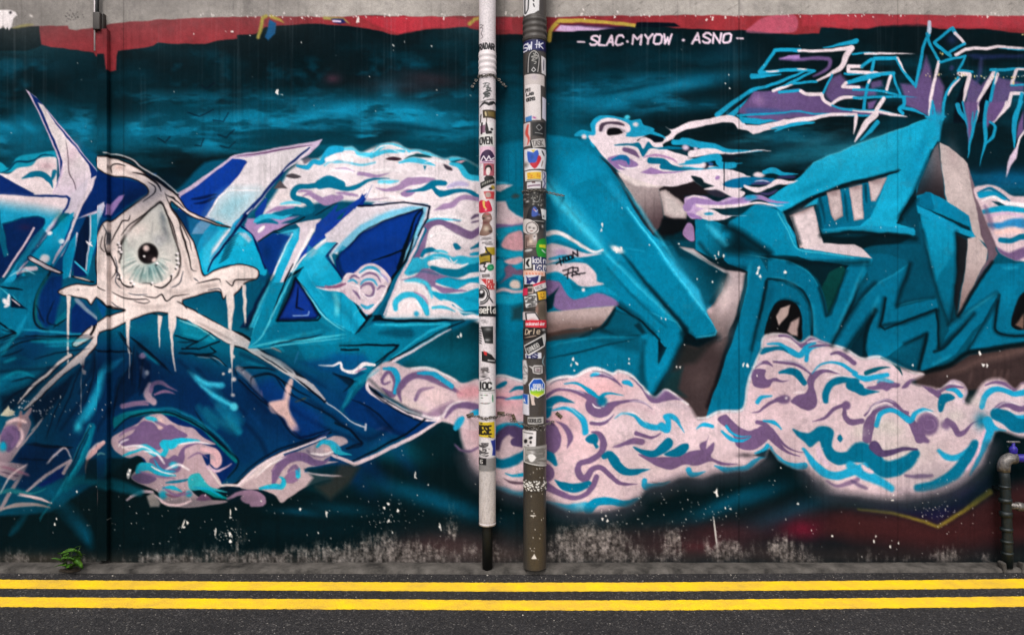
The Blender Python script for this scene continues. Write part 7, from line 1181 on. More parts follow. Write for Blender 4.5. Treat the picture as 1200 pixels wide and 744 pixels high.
GP.st('yellow smiling sticker', "882,424 986,408 986,500 902,516", (220,170,40)); P.stroke((120,70,20), "915,470 945,490 965,465", 9, 1, soft=5); P.spray((120,70,20), 925, 450, 7, 9, 0, .9); P.spray((120,70,20), 955, 444, 7, 9, 0, .9)
GP.st('brown dome sticker', "862,660 880,570 930,525 986,530 986,744 920,744", (104,90,76), 1); 
for i in range(8): P.stroke((60,52,44), [(900+i*10, 560), (890+i*12, 720)], 7, 0, soft=4, op=.7)
P.spray((170,120,110), 880, 620, 18, 50, 0, .6)
P.stroke((40,36,34), "740,615 850,625", 24, 0, soft=6, taper=0)
GP.st('white sticker edged in black', "724,650 870,655 905,730 905,744 724,744", (216,206,206)); P.stroke(BK, "758,665 765,744", 14, 0, soft=4, taper=0); P.stroke(BK, "760,665 860,660 905,735", 10, 0, soft=4, taper=0); P.spray((196,130,130), 830, 735, 40, 16, 0, .6)
GP.at(375)
GP.st('red band with white lettering', "752,0 990,0 990,92 756,80", (206,36,54)); P.text(PW, "ecksneider", 760, 58, 32, 16, 8, soft=4, gap=.36)
GP.st('black sticker with cream script', "728,100 900,92 955,140 900,215 730,226", (32,24,22)); P.text((206,184,160), "Drie", 752, 166, 60, 32, 10, slant=.2, rot=-4, soft=4, gap=.3); P.stroke((196,170,150), "740,205 880,175", 9, 1, soft=4); P.spray(PW, 960, 110, 20, 14, 0, .9)
GP.st('white sticker with navy letters', "752,385 928,370 930,440 756,436", (210,208,216)); P.text((34,36,84), "HS", 776, 434, 56, 44, 18, soft=5, gap=.4)
GP.st('tilted black and white name tag', "738,292 940,172 976,150 982,220 968,300 800,408 770,400", (208,204,202)); P.fill((26,26,28), "748,300 936,192 955,290 780,392", soft=4); P.text((206,202,198), "SINUSO", 790, 368, 46, 18, 9, rot=-30, soft=4, gap=.4)
P.stroke((150,176,186), "975,400 945,480 975,530", 10, 1, soft=5)
GP.st('torn white sliver', "724,462 760,458 780,560 776,700 750,740 724,740", (206,200,200)); scrib(P, 730, 520, 775, 700, 10, 6, (90,84,84), 35)
GP.st('small grey speech sticker', "784,522 830,532 850,514 940,516 944,608 900,622 836,606 826,560", (184,178,176)); P.stroke((60,54,54), "850,540 850,590 920,600 925,535 850,540", 8, 0, soft=4, taper=0); P.spray((100,70,80), 890, 570, 24, 16, 0, .8); P.spray((150,40,40), 990, 650, 14, 26, 0, .6)
GP.at(450)
GP.st('eight-sided blue and green badge', "790,-10 840,-78 930,-78 970,-10 970,100 890,146 800,104", (224,224,224)); P.fill((22,84,184), "802,-6 846,-68 924,-68 960,-6 960,50 804,56", soft=4); P.fill((110,180,40), "806,56 960,50 958,96 888,134 808,98", soft=6, g=((880,50,880,134),(214,206,40))); P.text(PW, "SSBU", 838, 18, 30, 20, 10, soft=4, gap=.32); P.text(PW, "WHOM", 822, 62, 34, 24, 10, soft=4, gap=.3)
GP.st('blue and white scrap', "718,104 792,108 796,346 722,342", (210,206,214)); P.fill((30,90,180), "720,108 780,112 778,220 740,210", soft=6); P.fill(PW, "730,190 745,150 760,200", soft=4)
GP.st('torn cream scrap', "802,108 852,120 850,180 862,226 822,228 815,170", (206,186,176))
GP.st('grey name label', "778,366 952,364 952,442 780,446", (176,172,168)); P.text((40,38,38), "GORILKS", 790, 424, 40, 15, 8, soft=4, gap=.4)
for i in range(70): P.spray([(206,202,196),(30,26,20)][i % 2], rng.uniform(728,985), rng.uniform(460,525), rng.uniform(3,9), rng.uniform(3,7), 0, .9, 2)
GP.st('white sticker with a panda face', "722,520 872,522 868,690 830,744 724,744", (220,214,214)); P.stroke((110,106,106), "740,545 830,550", 14, 0, soft=6, taper=0); P.spray((196,188,186), 780, 650, 50, 50, 0, .9, 3); P.spray(BK, 758, 645, 18, 26, 20, 1, 3); P.spray(BK, 812, 600, 24, 16, -30, 1, 3); P.spray(BK, 812, 650, 14, 18, 0, .9, 3); P.spray(BK, 785, 690, 12, 7, 0, .9, 3); P.spray((196,60,60), 760, 735, 20, 10, 0, .8); P.spray((196,120,110), 810, 725, 20, 10, 0, .7)
GP.at(525)
GP.st('worn grey paper', "736,-40 990,-55 986,194 736,146", (150,146,142)); scrib(P, 750, -20, 980, 150, 40, 14, (104,100,96), 41); P.fill((226,222,220), "780,60 830,40 870,80 830,130 800,120", 1, soft=6); P.spray(PW, 830, 20, 30, 20, 0, .7); P.stroke((206,202,198), "745,-20 742,140 860,165 984,186", 8, 0, soft=4, taper=0)
GP.st('ripped remains of white paper', "730,345 800,365 880,352 990,372 990,468 900,455 860,476 790,462 735,455", (70,64,58)); 
for i in range(90): P.spray((224,220,214) if i % 4 else (60,52,44), rng.choice([rng.uniform(735,900), rng.uniform(735,990)]), rng.uniform(352,465), rng.uniform(5,16), rng.uniform(4,12), rng.uniform(0,90), .95, 3)
for i in range(26): P.spray((214,208,200), rng.uniform(790,960), rng.uniform(190,1250), rng.uniform(3,7), rng.uniform(4,12), 0, .9, 2)
P.stroke((226,222,216), "800,748 870,745", 12, 0, soft=4); P.fill((214,208,204), "815,1240 850,1180 880,1240", soft=4)
# ---------------------------------------------------------------- materials
def N(nt, t, **k):
    n = nt.nodes.new(t)
    for a, b in k.items(): setattr(n, a, b)
    return n
def new_mat(name):
    m = bpy.data.materials.new(name); m.use_nodes = True
    return m, m.node_tree, m.node_tree.nodes['Principled BSDF']
def noise_mat(name, c1, c2, scale=20, rough=.7, detail=6, bump=.0, bscale=200, metal=0.0, spec=.3, stretch=None):
    m, nt, b = new_mat(name)
    tc = N(nt, 'ShaderNodeTexCoord'); src = tc.outputs['Object']
    if stretch:
        mp = N(nt, 'ShaderNodeMapping'); mp.inputs['Scale'].default_value = stretch; nt.links.new(src, mp.inputs[0]); src = mp.outputs[0]
    n = N(nt, 'ShaderNodeTexNoise'); n.inputs['Scale'].default_value = scale; n.inputs['Detail'].default_value = detail; n.inputs['Roughness'].default_value = .65
    r = N(nt, 'ShaderNodeValToRGB'); r.color_ramp.elements[0].position = .3; r.color_ramp.elements[1].position = .7
    r.color_ramp.elements[0].color = tuple(lin(c1))+(1,); r.color_ramp.elements[1].color = tuple(lin(c2))+(1,)
    nt.links.new(src, n.inputs['Vector']); nt.links.new(n.outputs['Fac'], r.inputs[0]); nt.links.new(r.outputs[0], b.inputs['Base Color'])
    b.inputs['Roughness'].default_value = rough; b.inputs['Metallic'].default_value = metal; b.inputs['Specular IOR Level'].default_value = spec
    if bump:
        n2 = N(nt, 'ShaderNodeTexNoise'); n2.inputs['Scale'].default_value = bscale; n2.inputs['Detail'].default_value = 4
        bp = N(nt, 'ShaderNodeBump'); bp.inputs['Strength'].default_value = bump; bp.inputs['Distance'].default_value = .004
        nt.links.new(tc.outputs['Object'], n2.inputs['Vector']); nt.links.new(n2.outputs['Fac'], bp.inputs['Height']); nt.links.new(bp.outputs[0], b.inputs['Normal'])
    return m
def painted_mat(name, rough=.6, spec=.3, bump=.25, bscale=260, dist=.002, rvar=.2):
    m, nt, b = new_mat(name)
    at = N(nt, 'ShaderNodeAttribute'); at.attribute_name = 'paint'
    tc = N(nt, 'ShaderNodeTexCoord')
    n = N(nt, 'ShaderNodeTexNoise'); n.inputs['Scale'].default_value = bscale; n.inputs['Detail'].default_value = 5
    n2 = N(nt, 'ShaderNodeTexNoise'); n2.inputs['Scale'].default_value = 6; n2.inputs['Detail'].default_value = 5
    mr = N(nt, 'ShaderNodeMapRange'); mr.inputs['To Min'].default_value = rough-rvar; mr.inputs['To Max'].default_value = rough+rvar
    bp = N(nt, 'ShaderNodeBump'); bp.inputs['Strength'].default_value = bump; bp.inputs['Distance'].default_value = dist
    mx = N(nt, 'ShaderNodeMix', data_type='RGBA', blend_type='MULTIPLY'); mx.inputs['Factor'].default_value = .3
    rr = N(nt, 'ShaderNodeValToRGB'); rr.color_ramp.elements[0].position = .25; rr.color_ramp.elements[1].position = .6
    L = nt.links.new
    L(tc.outputs['Object'], n.inputs['Vector']); L(tc.outputs['Object'], n2.inputs['Vector'])
    L(n.outputs['Fac'], rr.inputs[0]); L(at.outputs['Color'], mx.inputs['A']); L(rr.outputs[0], mx.inputs['B']); L(mx.outputs['Result'], b.inputs['Base Color'])
    L(n2.outputs['Fac'], mr.inputs['Value']); L(mr.outputs[0], b.inputs['Roughness']); L(n.outputs['Fac'], bp.inputs['Height']); L(bp.outputs[0], b.inputs['Normal'])
    b.inputs['Specular IOR Level'].default_value = spec
    return m
MAT = dict(
    wall=painted_mat('mural_paint', .85, .04, .35, 220, .003),
    pipe=painted_mat('pipe_paint', .42, .4, .08, 120, .001, .12),
    sticker=painted_mat('sticker_print', .5, .35, .05, 300, .0005, .15),
    concrete=noise_mat('concrete', (118,112,108), (150,144,138), 9, .85, 8, .5, 160),
    ledge=noise_mat('gutter_concrete', (30,28,26), (94,89,84), 10, .9, 12, .8, 120),
    white=noise_mat('white_plastic', (206,196,196), (224,214,216), 30, .4, 4, .05, 200, spec=.45),
    oldwhite=noise_mat('aged_white_plastic', (150,142,138), (186,176,174), 26, .6, 8, .1, 200, stretch=(1,1,.25)),
    grey=noise_mat('grey_pipe_paint', (50,46,44), (78,72,68), 24, .5, 6, .1, 200, stretch=(1,1,.3)),
    dark=noise_mat('dark_pipe', (6,9,10), (16,20,20), 30, .55, 6, .15, 180),
    teal=noise_mat('teal_painted_iron', (5,12,13), (15,28,30), 60, .45, 8, .4, 220, spec=.5),
    galv=noise_mat('worn_galvanised', (50,48,48), (140,134,130), 70, .4, 8, .4, 260, metal=.5),
    rust=noise_mat('rusty_steel', (58,44,34), (120,106,90), 80, .7, 8, .5, 300, metal=.2),
    chain=noise_mat('chain_steel', (70,66,62), (140,134,126), 120, .4, 5, .2, 400, metal=.8),
    valve=noise_mat('blue_valve_paint', (26,22,96), (52,40,150), 60, .45, 5, .2, 200),
    leaf=noise_mat('weed_leaf', (30,74,18), (98,150,40), 60, .5, 5, .2, 200, spec=.4),
    stem=noise_mat('weed_stem', (34,52,20), (60,80,34), 60, .6),
    soil=noise_mat('dirt', (40,34,28), (70,60,50), 60, .9, 6, .6, 200))
m, nt, b = new_mat('asphalt')
tc = N(nt, 'ShaderNodeTexCoord'); L = nt.links.new
v = N(nt, 'ShaderNodeTexVoronoi'); v.inputs['Scale'].default_value = 130
v2 = N(nt, 'ShaderNodeTexVoronoi'); v2.inputs['Scale'].default_value = 210
n = N(nt, 'ShaderNodeTexNoise'); n.inputs['Scale'].default_value = 2.2; n.inputs['Detail'].default_value = 8; n.inputs['Roughness'].default_value = .7
n3 = N(nt, 'ShaderNodeTexNoise'); n3.inputs['Scale'].default_value = 60; n3.inputs['Detail'].default_value = 6
hsv = N(nt, 'ShaderNodeSeparateColor'); L(v.outputs['Color'], hsv.inputs[0])
rp = N(nt, 'ShaderNodeValToRGB')
e = rp.color_ramp.elements; e[0].position = 0; e[0].color = tuple(lin((34,32,34)))+(1,); e[1].position = 1; e[1].color = tuple(lin((112,108,104)))+(1,)
for p_, c_ in ((.55,(50,48,49)),(.86,(60,57,57)),(.95,(76,72,70))): q = e.new(p_); q.color = tuple(lin(c_))+(1,)
L(tc.outputs['Object'], v.inputs['Vector']); L(tc.outputs['Object'], v2.inputs['Vector']); L(tc.outputs['Object'], n.inputs['Vector']); L(tc.outputs['Object'], n3.inputs['Vector'])
L(hsv.outputs[0], rp.inputs[0])
gap = N(nt, 'ShaderNodeMapRange'); gap.inputs['From Min'].default_value = .25; gap.inputs['From Max'].default_value = .75; gap.inputs['To Min'].default_value = 1; gap.inputs['To Max'].default_value = .45; L(v.outputs['Distance'], gap.inputs['Value'])
pm = N(nt, 'ShaderNodeMapRange'); pm.inputs['From Min'].default_value = .3; pm.inputs['From Max'].default_value = .7; pm.inputs['To Min'].default_value = .6; pm.inputs['To Max'].default_value = 1.25; L(n.outputs['Fac'], pm.inputs['Value'])
mm = N(nt, 'ShaderNodeMath', operation='MULTIPLY'); L(gap.outputs[0], mm.inputs[0]); L(pm.outputs[0], mm.inputs[1])
vm = N(nt, 'ShaderNodeVectorMath', operation='SCALE'); L(rp.outputs[0], vm.inputs[0]); L(mm.outputs[0], vm.inputs['Scale']); L(vm.outputs[0], b.inputs['Base Color'])
bp = N(nt, 'ShaderNodeBump'); bp.inputs['Strength'].default_value = .8; bp.inputs['Distance'].default_value = .004; bp.invert = True
ad = N(nt, 'ShaderNodeMath', operation='ADD'); L(v.outputs['Distance'], ad.inputs[0]); L(n3.outputs['Fac'], ad.inputs[1]); L(ad.outputs[0], bp.inputs['Height']); L(bp.outputs[0], b.inputs['Normal'])
b.inputs['Roughness'].default_value = .85; b.inputs['Specular IOR Level'].default_value = .3
MAT['asphalt'] = m
m, nt, b = new_mat('yellow_road_paint'); L = nt.links.new
tc = N(nt, 'ShaderNodeTexCoord')
n = N(nt, 'ShaderNodeTexNoise'); n.inputs['Scale'].default_value = 3; n.inputs['Detail'].default_value = 10; n.inputs['Roughness'].default_value = .75
n2 = N(nt, 'ShaderNodeTexNoise'); n2.inputs['Scale'].default_value = 90; n2.inputs['Detail'].default_value = 6; n2.inputs['Roughness'].default_value = .7
v = N(nt, 'ShaderNodeTexVoronoi'); v.inputs['Scale'].default_value = 95
for q in (n, n2, v): L(tc.outputs['Object'], q.inputs['Vector'])
r1 = N(nt, 'ShaderNodeValToRGB'); r1.color_ramp.elements[0].position = .35; r1.color_ramp.elements[1].position = .62
r1.color_ramp.elements[0].color = tuple(lin((206,164,62)))+(1,); r1.color_ramp.elements[1].color = tuple(lin((248,204,14)))+(1,); L(n.outputs['Fac'], r1.inputs[0])
r2 = N(nt, 'ShaderNodeValToRGB'); r2.color_ramp.elements[0].position = .66; r2.color_ramp.elements[1].position = .72; r2.color_ramp.elements[0].color = (0,0,0,1); r2.color_ramp.elements[1].color = (1,1,1,1); L(n2.outputs['Fac'], r2.inputs[0])
mx = N(nt, 'ShaderNodeMix', data_type='RGBA'); L(r2.outputs[0], mx.inputs['Factor']); L(r1.outputs[0], mx.inputs['A']); mx.inputs['B'].default_value = tuple(lin((112,92,58)))+(1,); L(mx.outputs['Result'], b.inputs['Base Color'])
bp = N(nt, 'ShaderNodeBump'); bp.inputs['Strength'].default_value = .6; bp.inputs['Distance'].default_value = .003; bp.invert = True; L(v.outputs['Distance'], bp.inputs['Height']); L(bp.outputs[0], b.inputs['Normal'])
b.inputs['Roughness'].default_value = .6; b.inputs['Specular IOR Level'].default_value = .3
MAT['yellow'] = m

# ---------------------------------------------------------------- mesh helpers
def link(name, me, mat, parent=None, label=None, cat=None, group=None, kind=None, smooth=True):
    o = bpy.data.objects.new(name, me); COL.objects.link(o)
    if mat is not None: me.materials.append(mat if not isinstance(mat, str) else MAT[mat])
    if smooth and len(me.polygons): me.polygons.foreach_set('use_smooth', np.ones(len(me.polygons), dtype=bool))
    if parent is not None: o.parent = parent
    tag(o, label, cat, group, kind)
    return o
def tag(o, label=None, cat=None, group=None, kind=None):
    for k, v in (('label', label), ('category', cat), ('group', group), ('kind', kind)):
        if v: o[k] = v
def empty(name, loc, label, cat):
    o = bpy.data.objects.new(name, None); COL.objects.link(o); o.location = loc; o.empty_display_size = .05; tag(o, label, cat); return o
def grid_mesh(name, V, nr, nc, C=None, keep=None):
    """V (nr*nc,3) vertices of a grid, C colours; faces only where keep is true"""
    idx = np.arange(nr*nc).reshape(nr, nc)
    F = np.stack([idx[:-1, :-1], idx[1:, :-1], idx[1:, 1:], idx[:-1, 1:]], -1).reshape(-1, 4)
    if keep is not None:
        F = F[keep.reshape(-1)]; used = np.unique(F); mp = np.zeros(nr*nc, np.int64); mp[used] = np.arange(len(used)); F = mp[F]; V = V[used]; C = C[used] if C is not None else None
    me = bpy.data.meshes.new(name)
    me.vertices.add(len(V)); me.vertices.foreach_set('co', np.ascontiguousarray(V, np.float32).reshape(-1))
    me.loops.add(len(F)*4); me.loops.foreach_set('vertex_index', np.ascontiguousarray(F, np.int32).reshape(-1))
    me.polygons.add(len(F)); me.polygons.foreach_set('loop_start', np.arange(0, len(F)*4, 4, dtype=np.int32)); me.polygons.foreach_set('loop_total', np.full(len(F), 4, np.int32))
    me.update(calc_edges=True)
    if C is not None:
        a = me.color_attributes.new('paint', 'FLOAT_COLOR', 'POINT')
        a.data.foreach_set('color', np.concatenate([C, np.ones((len(C), 1))], 1).astype(np.float32).reshape(-1))
    return me
def sample(P, px, py):
    """linear colour of canvas P at mural positions"""
    x = np.clip((px-P.x0)*P.s-.5, 0, P.w-1.01); y = np.clip((py-P.y0)*P.s-.5, 0, P.h-1.01)
    xi = x.astype(int); yi = y.astype(int); fx = (x-xi)[:, None]; fy = (y-yi)[:, None]
    c = (P.a[yi, xi]*(1-fx)+P.a[yi, xi+1]*fx)*(1-fy)+(P.a[yi+1, xi]*(1-fx)+P.a[yi+1, xi+1]*fx)*fy
    c = np.clip(c, 0, 1)
    return np.where(c <= .04045, c/12.92, ((c+.055)/1.055)**2.4)
def bm_obj(name, bm, mat, parent=None, smooth=True, **k):
    me = bpy.data.meshes.new(name); bm.to_mesh(me); bm.free()
    return link(name, me, mat, parent, smooth=smooth, **k)
def lathe(prof, seg=40, loc=(0,0,0), axis='Z'):
    """surface of revolution: prof = [(radius, height)]"""
    bm = bmesh.new(); rings = []
    for r, z in prof:
        ring = []
        for i in range(seg):
            a = 2*math.pi*i/seg; p = (r*math.cos(a), r*math.sin(a), z)
            if axis == 'X': p = (p[2], p[0], p[1])
            elif axis == 'Y': p = (p[0], p[2], p[1])
            ring.append(bm.verts.new((p[0]+loc[0], p[1]+loc[1], p[2]+loc[2])))
        rings.append(ring)
    for a, b_ in zip(rings[:-1], rings[1:]):
        for i in range(seg): bm.faces.new((a[i], a[(i+1) % seg], b_[(i+1) % seg], b_[i]))
    bm.faces.new(list(reversed(rings[0]))); bm.faces.new(rings[-1])
    bmesh.ops.recalc_face_normals(bm, faces=bm.faces)
    return bm
def tube(pts, r, seg=12):
    pts = [Vector(p) for p in pts]; bm = bmesh.new(); rings = []; up = Vector((.13, .37, .92)).normalized()
    for i, p in enumerate(pts):
        t = (pts[min(i+1, len(pts)-1)]-pts[max(i-1, 0)]).normalized(); n = t.cross(up)
        if n.length < .05: n = t.cross(Vector((1, 0, 0)))
        n.normalize(); b_ = t.cross(n); rr = r[i] if isinstance(r, (list, tuple)) else r
        rings.append([bm.verts.new(p+rr*(math.cos(2*math.pi*k/seg)*n+math.sin(2*math.pi*k/seg)*b_)) for k in range(seg)])
    for a, b_ in zip(rings[:-1], rings[1:]):
        for k in range(seg): bm.faces.new((a[k], a[(k+1) % seg], b_[(k+1) % seg], b_[k]))
    bm.faces.new(rings[0]); bm.faces.new(rings[-1]); bmesh.ops.recalc_face_normals(bm, faces=bm.faces)
    return bm
def box(bm, c, s, bev=0.0):
    r = bmesh.ops.create_cube(bm, size=1.0)
    bmesh.ops.scale(bm, vec=s, verts=r['verts']); bmesh.ops.translate(bm, vec=c, verts=r['verts'])
    if bev: bmesh.ops.bevel(bm, geom=list({e for v_ in r['verts'] for e in v_.link_edges}), offset=bev, segments=2, affect='EDGES', profile=.7)
def wx(px): return (px-600)*U
def wz(py): return (FLOOR-py)*U

# ---------------------------------------------------------------- road, gutter ledge and the yellow lines
CURVE_X = [-600, 0, 300, 450, 600, 750, 900, 1050, 1200, 1800]
def drow(y): return D-CAMH*D/U/(y-HZ)/1.0 if False else D-CAMH*(D/U)/(y-HZ)
def row_at(rows, px): return np.interp(px, CURVE_X, rows)
def strip(name, top, bot, z, mat, parent=None, jag=.0, thick=0.0, **k):
    xs = np.arange(-300, 1500.1, 3.0); V = []
    for s_, rows in ((0, top), (1, bot)):
        for i, x in enumerate(xs):
            dd = drow(row_at(rows, x)); j = jag*(rng.random()-.5)
            # widths follow the ground depth; across the road the strip keeps its own X
            V.append((wx(x), -dd+j, z))
    n_ = len(xs); me = bpy.data.meshes.new(name)
    F = [(i, i+n_, i+n_+1, i+1) for i in range(n_-1)]
    if thick:
        b0 = len(V); V += [(x, y, z-thick) for x, y, z_ in V[n_:2*n_]]; F += [(n_+i, b0+i, b0+i+1, n_+i+1) for i in range(n_-1)]
    me.from_pydata(V, [], F); me.update()
    return link(name, me, mat, parent, smooth=False, **k)
bm = bmesh.new(); bmesh.ops.create_grid(bm, x_segments=60, y_segments=60, size=15); bmesh.ops.translate(bm, vec=(0, -6, 0), verts=bm.verts)
road = bm_obj('road', bm, 'asphalt', smooth=False, kind='structure')
strip('yellow_line', [679,679.3,682,682.7,683.2,683,681.5,680.3,678.3,678], [688.5,689,691.5,692.2,693,692.6,691.6,690.2,688.6,688], .004, 'yellow', road, .006, .003)
strip('yellow_line', [699,699.4,702,702.6,704,704,702,700.4,698.2,698], [709.5,710,713.2,714,715,715,713.6,711.6,709.8,709], .004, 'yellow', road, .006, .003)
xs = np.arange(-300, 1500.1, 4.0); V = []; F = []
front = np.interp(xs, CURVE_X, [667,667.2,667.6,668,668.6,668,667.2,666.6,666.6,666]); n_ = len(xs)
for k, x in enumerate(xs):
    d_ = D-(CAMH-.02)*(D/U)/(front[k]-HZ); j = .004*(rng.random()-.5)
    for (yy_, zz_) in ((.02, .021), (-.03, .020+.003*rng.random()), (-d_+.012+j, .019+.003*rng.random()), (-d_+j, .012), (-d_-.004+j, -.01)): V.append((wx(x), yy_, zz_))
for k in range(n_-1):
    for q in range(4): F.append((k*5+q, k*5+q+1, k*5+q+6, k*5+q+5))
me = bpy.data.meshes.new('gutter_ledge'); me.from_pydata(V, [], F); me.update()
link('kerb', me, 'ledge', None, kind='structure')

# ---------------------------------------------------------------- the wall with its mural
cx = np.concatenate([np.arange(-300, -12, 4.0), np.arange(-12, 1212, 1.0), np.arange(1212, 1501, 4.0)]); ry = np.arange(-44, FLOOR+2.01, 1.0)
PX, PY = np.meshgrid(cx, ry); px = PX.reshape(-1); py = PY.reshape(-1)
mx_ = np.where(px < -6, -12-px, np.where(px > 1206, 2412-px, px))
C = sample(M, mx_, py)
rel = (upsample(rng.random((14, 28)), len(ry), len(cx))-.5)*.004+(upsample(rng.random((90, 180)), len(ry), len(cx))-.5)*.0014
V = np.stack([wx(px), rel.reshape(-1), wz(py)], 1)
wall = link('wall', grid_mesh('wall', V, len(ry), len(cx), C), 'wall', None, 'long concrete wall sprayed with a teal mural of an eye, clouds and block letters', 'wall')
bm = bmesh.new(); box(bm, (wx(600), .115, (wz(-44)-.05)/2), (1796*U, .2, wz(-44)+.046))
bm_obj('wall_core', bm, 'concrete', wall, smooth=False)

# ---------------------------------------------------------------- cable trunking painted over by the mural
def proj(px, yv): return (px-600)*U*(D+yv)/D
def projz(py, yv): return CAMH-(py-HZ)*U*(D+yv)/D
tr = empty('cable_trunking', (wx(119), -.02, 0), 'slim vertical cable trunking painted over with the mural, crossing the eye', 'trunking')
yf = -.034; x0, x1 = proj(113.4, yf), proj(125.2, yf); xs_ = [x0, x0+.003, *np.linspace(x0+.008, x1-.008, 8), x1-.003, x1]; ys_ = [yf+.003, yf, *[yf]*8, yf, yf+.003]
prof = [(x0, .002)]+list(zip(xs_, ys_))+[(x1, .002)]; rows = np.arange(34, 658, 1.0)
V = []; PXs = []; PYs = []
for y in rows:
    for (x, yv) in prof: V.append((x, yv, projz(y, yf))); PXs.append(x/U+600); PYs.append(FLOOR-projz(y, yf)/U)
V = np.array(V); V[:, 0] -= tr.location.x; V[:, 1] -= tr.location.y; C = sample(M, np.array(PXs), np.array(PYs))*.94
link('channel', grid_mesh('channel', V, len(rows), len(prof), C), 'wall', tr, smooth=False)
bm = bmesh.new(); box(bm, (0, -.008, projz(26, yf)), (.040, .05, .10), .004); box(bm, (-.022, .004, projz(26, yf)), (.012, .03, .105), .002); box(bm, (.022, .004, projz(26, yf)), (.012, .03, .105), .002)
bm_obj('bracket', bm, 'grey', tr)
bm = tube([(-.006, -.012, projz(30, yf)), (-.006, -.012, projz(10, yf)), (-.006, -.012, wz(-44))], .010); bm_obj('cable', bm, 'dark', tr)
bm = tube([(-.018, -.016, projz(60, yf)), (-.018, -.016, projz(10, yf)), (-.018, -.016, wz(-44))], .0045); bm_obj('cable', bm, 'white', tr)

# ---------------------------------------------------------------- the two stickered pipes
def pole_body(pl, yc, root, name, y0, y1, mat, parent):
    X, R = proj(pl.xc, yc), pl.r*U*(D+yc)/D
    th = np.concatenate([np.linspace(-1.62, 1.62, 61), np.linspace(1.8, 4.48, 11)]); th = np.append(th, th[0]+2*math.pi)
    rows = np.arange(y0, y1+.01, .75); T, Y = np.meshgrid(th, rows); T = T.reshape(-1); Y = Y.reshape(-1)
    V = np.stack([X+R*np.sin(T), yc-R*np.cos(T), projz(Y, yc)], 1)
    s_ = np.where(np.abs(T) <= 1.62, np.sin(np.clip(T, -1.57, 1.57)), np.sin(T))
    C = sample(pl.P, pl.xc+s_*pl.r, Y)
    V -= np.array(root.location)
    return link(name, grid_mesh(name, V, len(rows), len(th), C), mat, parent)
def sticker_patch(pl, yc, root, parent, outline, order, label):
    X, R = proj(pl.xc, yc), pl.r*U*(D+yc)/D+.0005+.00009*order
    lo = outline.min(0); hi = outline.max(0); st_ = .42
    lo[0] = max(lo[0], pl.xc-pl.r*.995); hi[0] = min(hi[0], pl.xc+pl.r*.995)
    t0, t1 = math.asin((lo[0]-pl.xc)/pl.r), math.asin((hi[0]-pl.xc)/pl.r)
    nc = max(4, int((t1-t0)*pl.r/st_)+1); nr = max(4, int((hi[1]-lo[1])/st_)+1)
    th = np.linspace(t0, t1, nc); ys = np.linspace(lo[1], hi[1], nr)
    T, Y = np.meshgrid(th, ys); sx = pl.xc+pl.r*np.sin(T)
    # keep the cells whose centre lies inside the outline
    cxm = (sx[:-1, :-1]+sx[1:, 1:])/2; cym = (Y[:-1, :-1]+Y[1:, 1:])/2
    ins = np.zeros(cxm.shape, int); q = np.vstack([outline, outline[:1]])
    for a, b_ in zip(q[:-1], q[1:]):
        if a[1] == b_[1]: continue
        c_ = (cym >= min(a[1], b_[1])) & (cym < max(a[1], b_[1])) & (a[0]+(cym-a[1])*(b_[0]-a[0])/(b_[1]-a[1]) > cxm); ins += c_
    keep = ins % 2 == 1
    if not keep.any(): return
    T = T.reshape(-1); Y = Y.reshape(-1)
    V = np.stack([X+R*np.sin(T), yc-R*np.cos(T), projz(Y, yc)], 1)-np.array(root.location)
    C = sample(pl.P, sx.reshape(-1), Y)
    o = link('sticker', grid_mesh('sticker', V, nr, nc, C, keep), 'sticker', parent); o['label'] = label
YW, YG = -.092, -.112
wp = empty('drain_pipe', (proj(WP.xc, YW), YW, 0), 'white plastic drain pipe covered in stickers, ending above the ground', 'pipe')
pole_body(WP, YW, wp, 'upper_pipe', -48, 549, 'pipe', wp)
RW = WP.r*U*(D+YW)/D
def local(bm, root): bmesh.ops.translate(bm, vec=-Vector(root.location), verts=bm.verts); return bm
# lower length hangs inside the upper one
pole_body(WP, YW, wp, 'lower_pipe', 549, 613.5, 'pipe', wp)
bm = lathe([(RW*.999, projz(613.5, YW)), (RW*1.004, projz(611, YW)), (RW*1.004, projz(614.5, YW)), (RW*.86, projz(614.6, YW)), (RW*.86, projz(611.5, YW))], 48); bm_obj('pipe_rim', bm, 'oldwhite', wp)
def coupling(root, R, ya, yb, yc, mat, rings):
    z0, z1 = projz(yb, yc), projz(ya, yc); prof = [(R*1.0, z0-.002), (R*1.05, z0)]
    n_ = rings*2+1
    for i in range(1, n_*3):
        t = i/(n_*3); prof.append((R*(1.05+.028*math.sin(t*math.pi*rings*2-1.2)), z0+(z1-z0)*t))
    prof += [(R*1.05, z1), (R*1.0, z1+.003)]
    return bm_obj('coupling', lathe(prof, 56), mat, root)
coupling(wp, RW, 63, 90, YW, 'white', 4)
bm = lathe([(RW*.62, .01), (RW*.62, projz(600, YW)), (RW*.5, projz(600, YW)+.01)], 32); bm_obj('drain_stub', bm, 'dark', wp)
for k, (lb, ol) in enumerate(WP.list): sticker_patch(WP, YW, wp, wp, ol.copy(), k, lb)

gp = empty('vent_pipe', (proj(GP.xc, YG), YG, 0), 'thick grey brown pipe plastered with stickers from top to gutter', 'pipe')
RG = GP.r*U*(D+YG)/D
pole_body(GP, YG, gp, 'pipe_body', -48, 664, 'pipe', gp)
coupling(gp, RG, 23.5, 50.5, YG, 'grey', 4)
for k, (lb, ol) in enumerate(GP.list): sticker_patch(GP, YG, gp, gp, ol.copy(), k, lb)

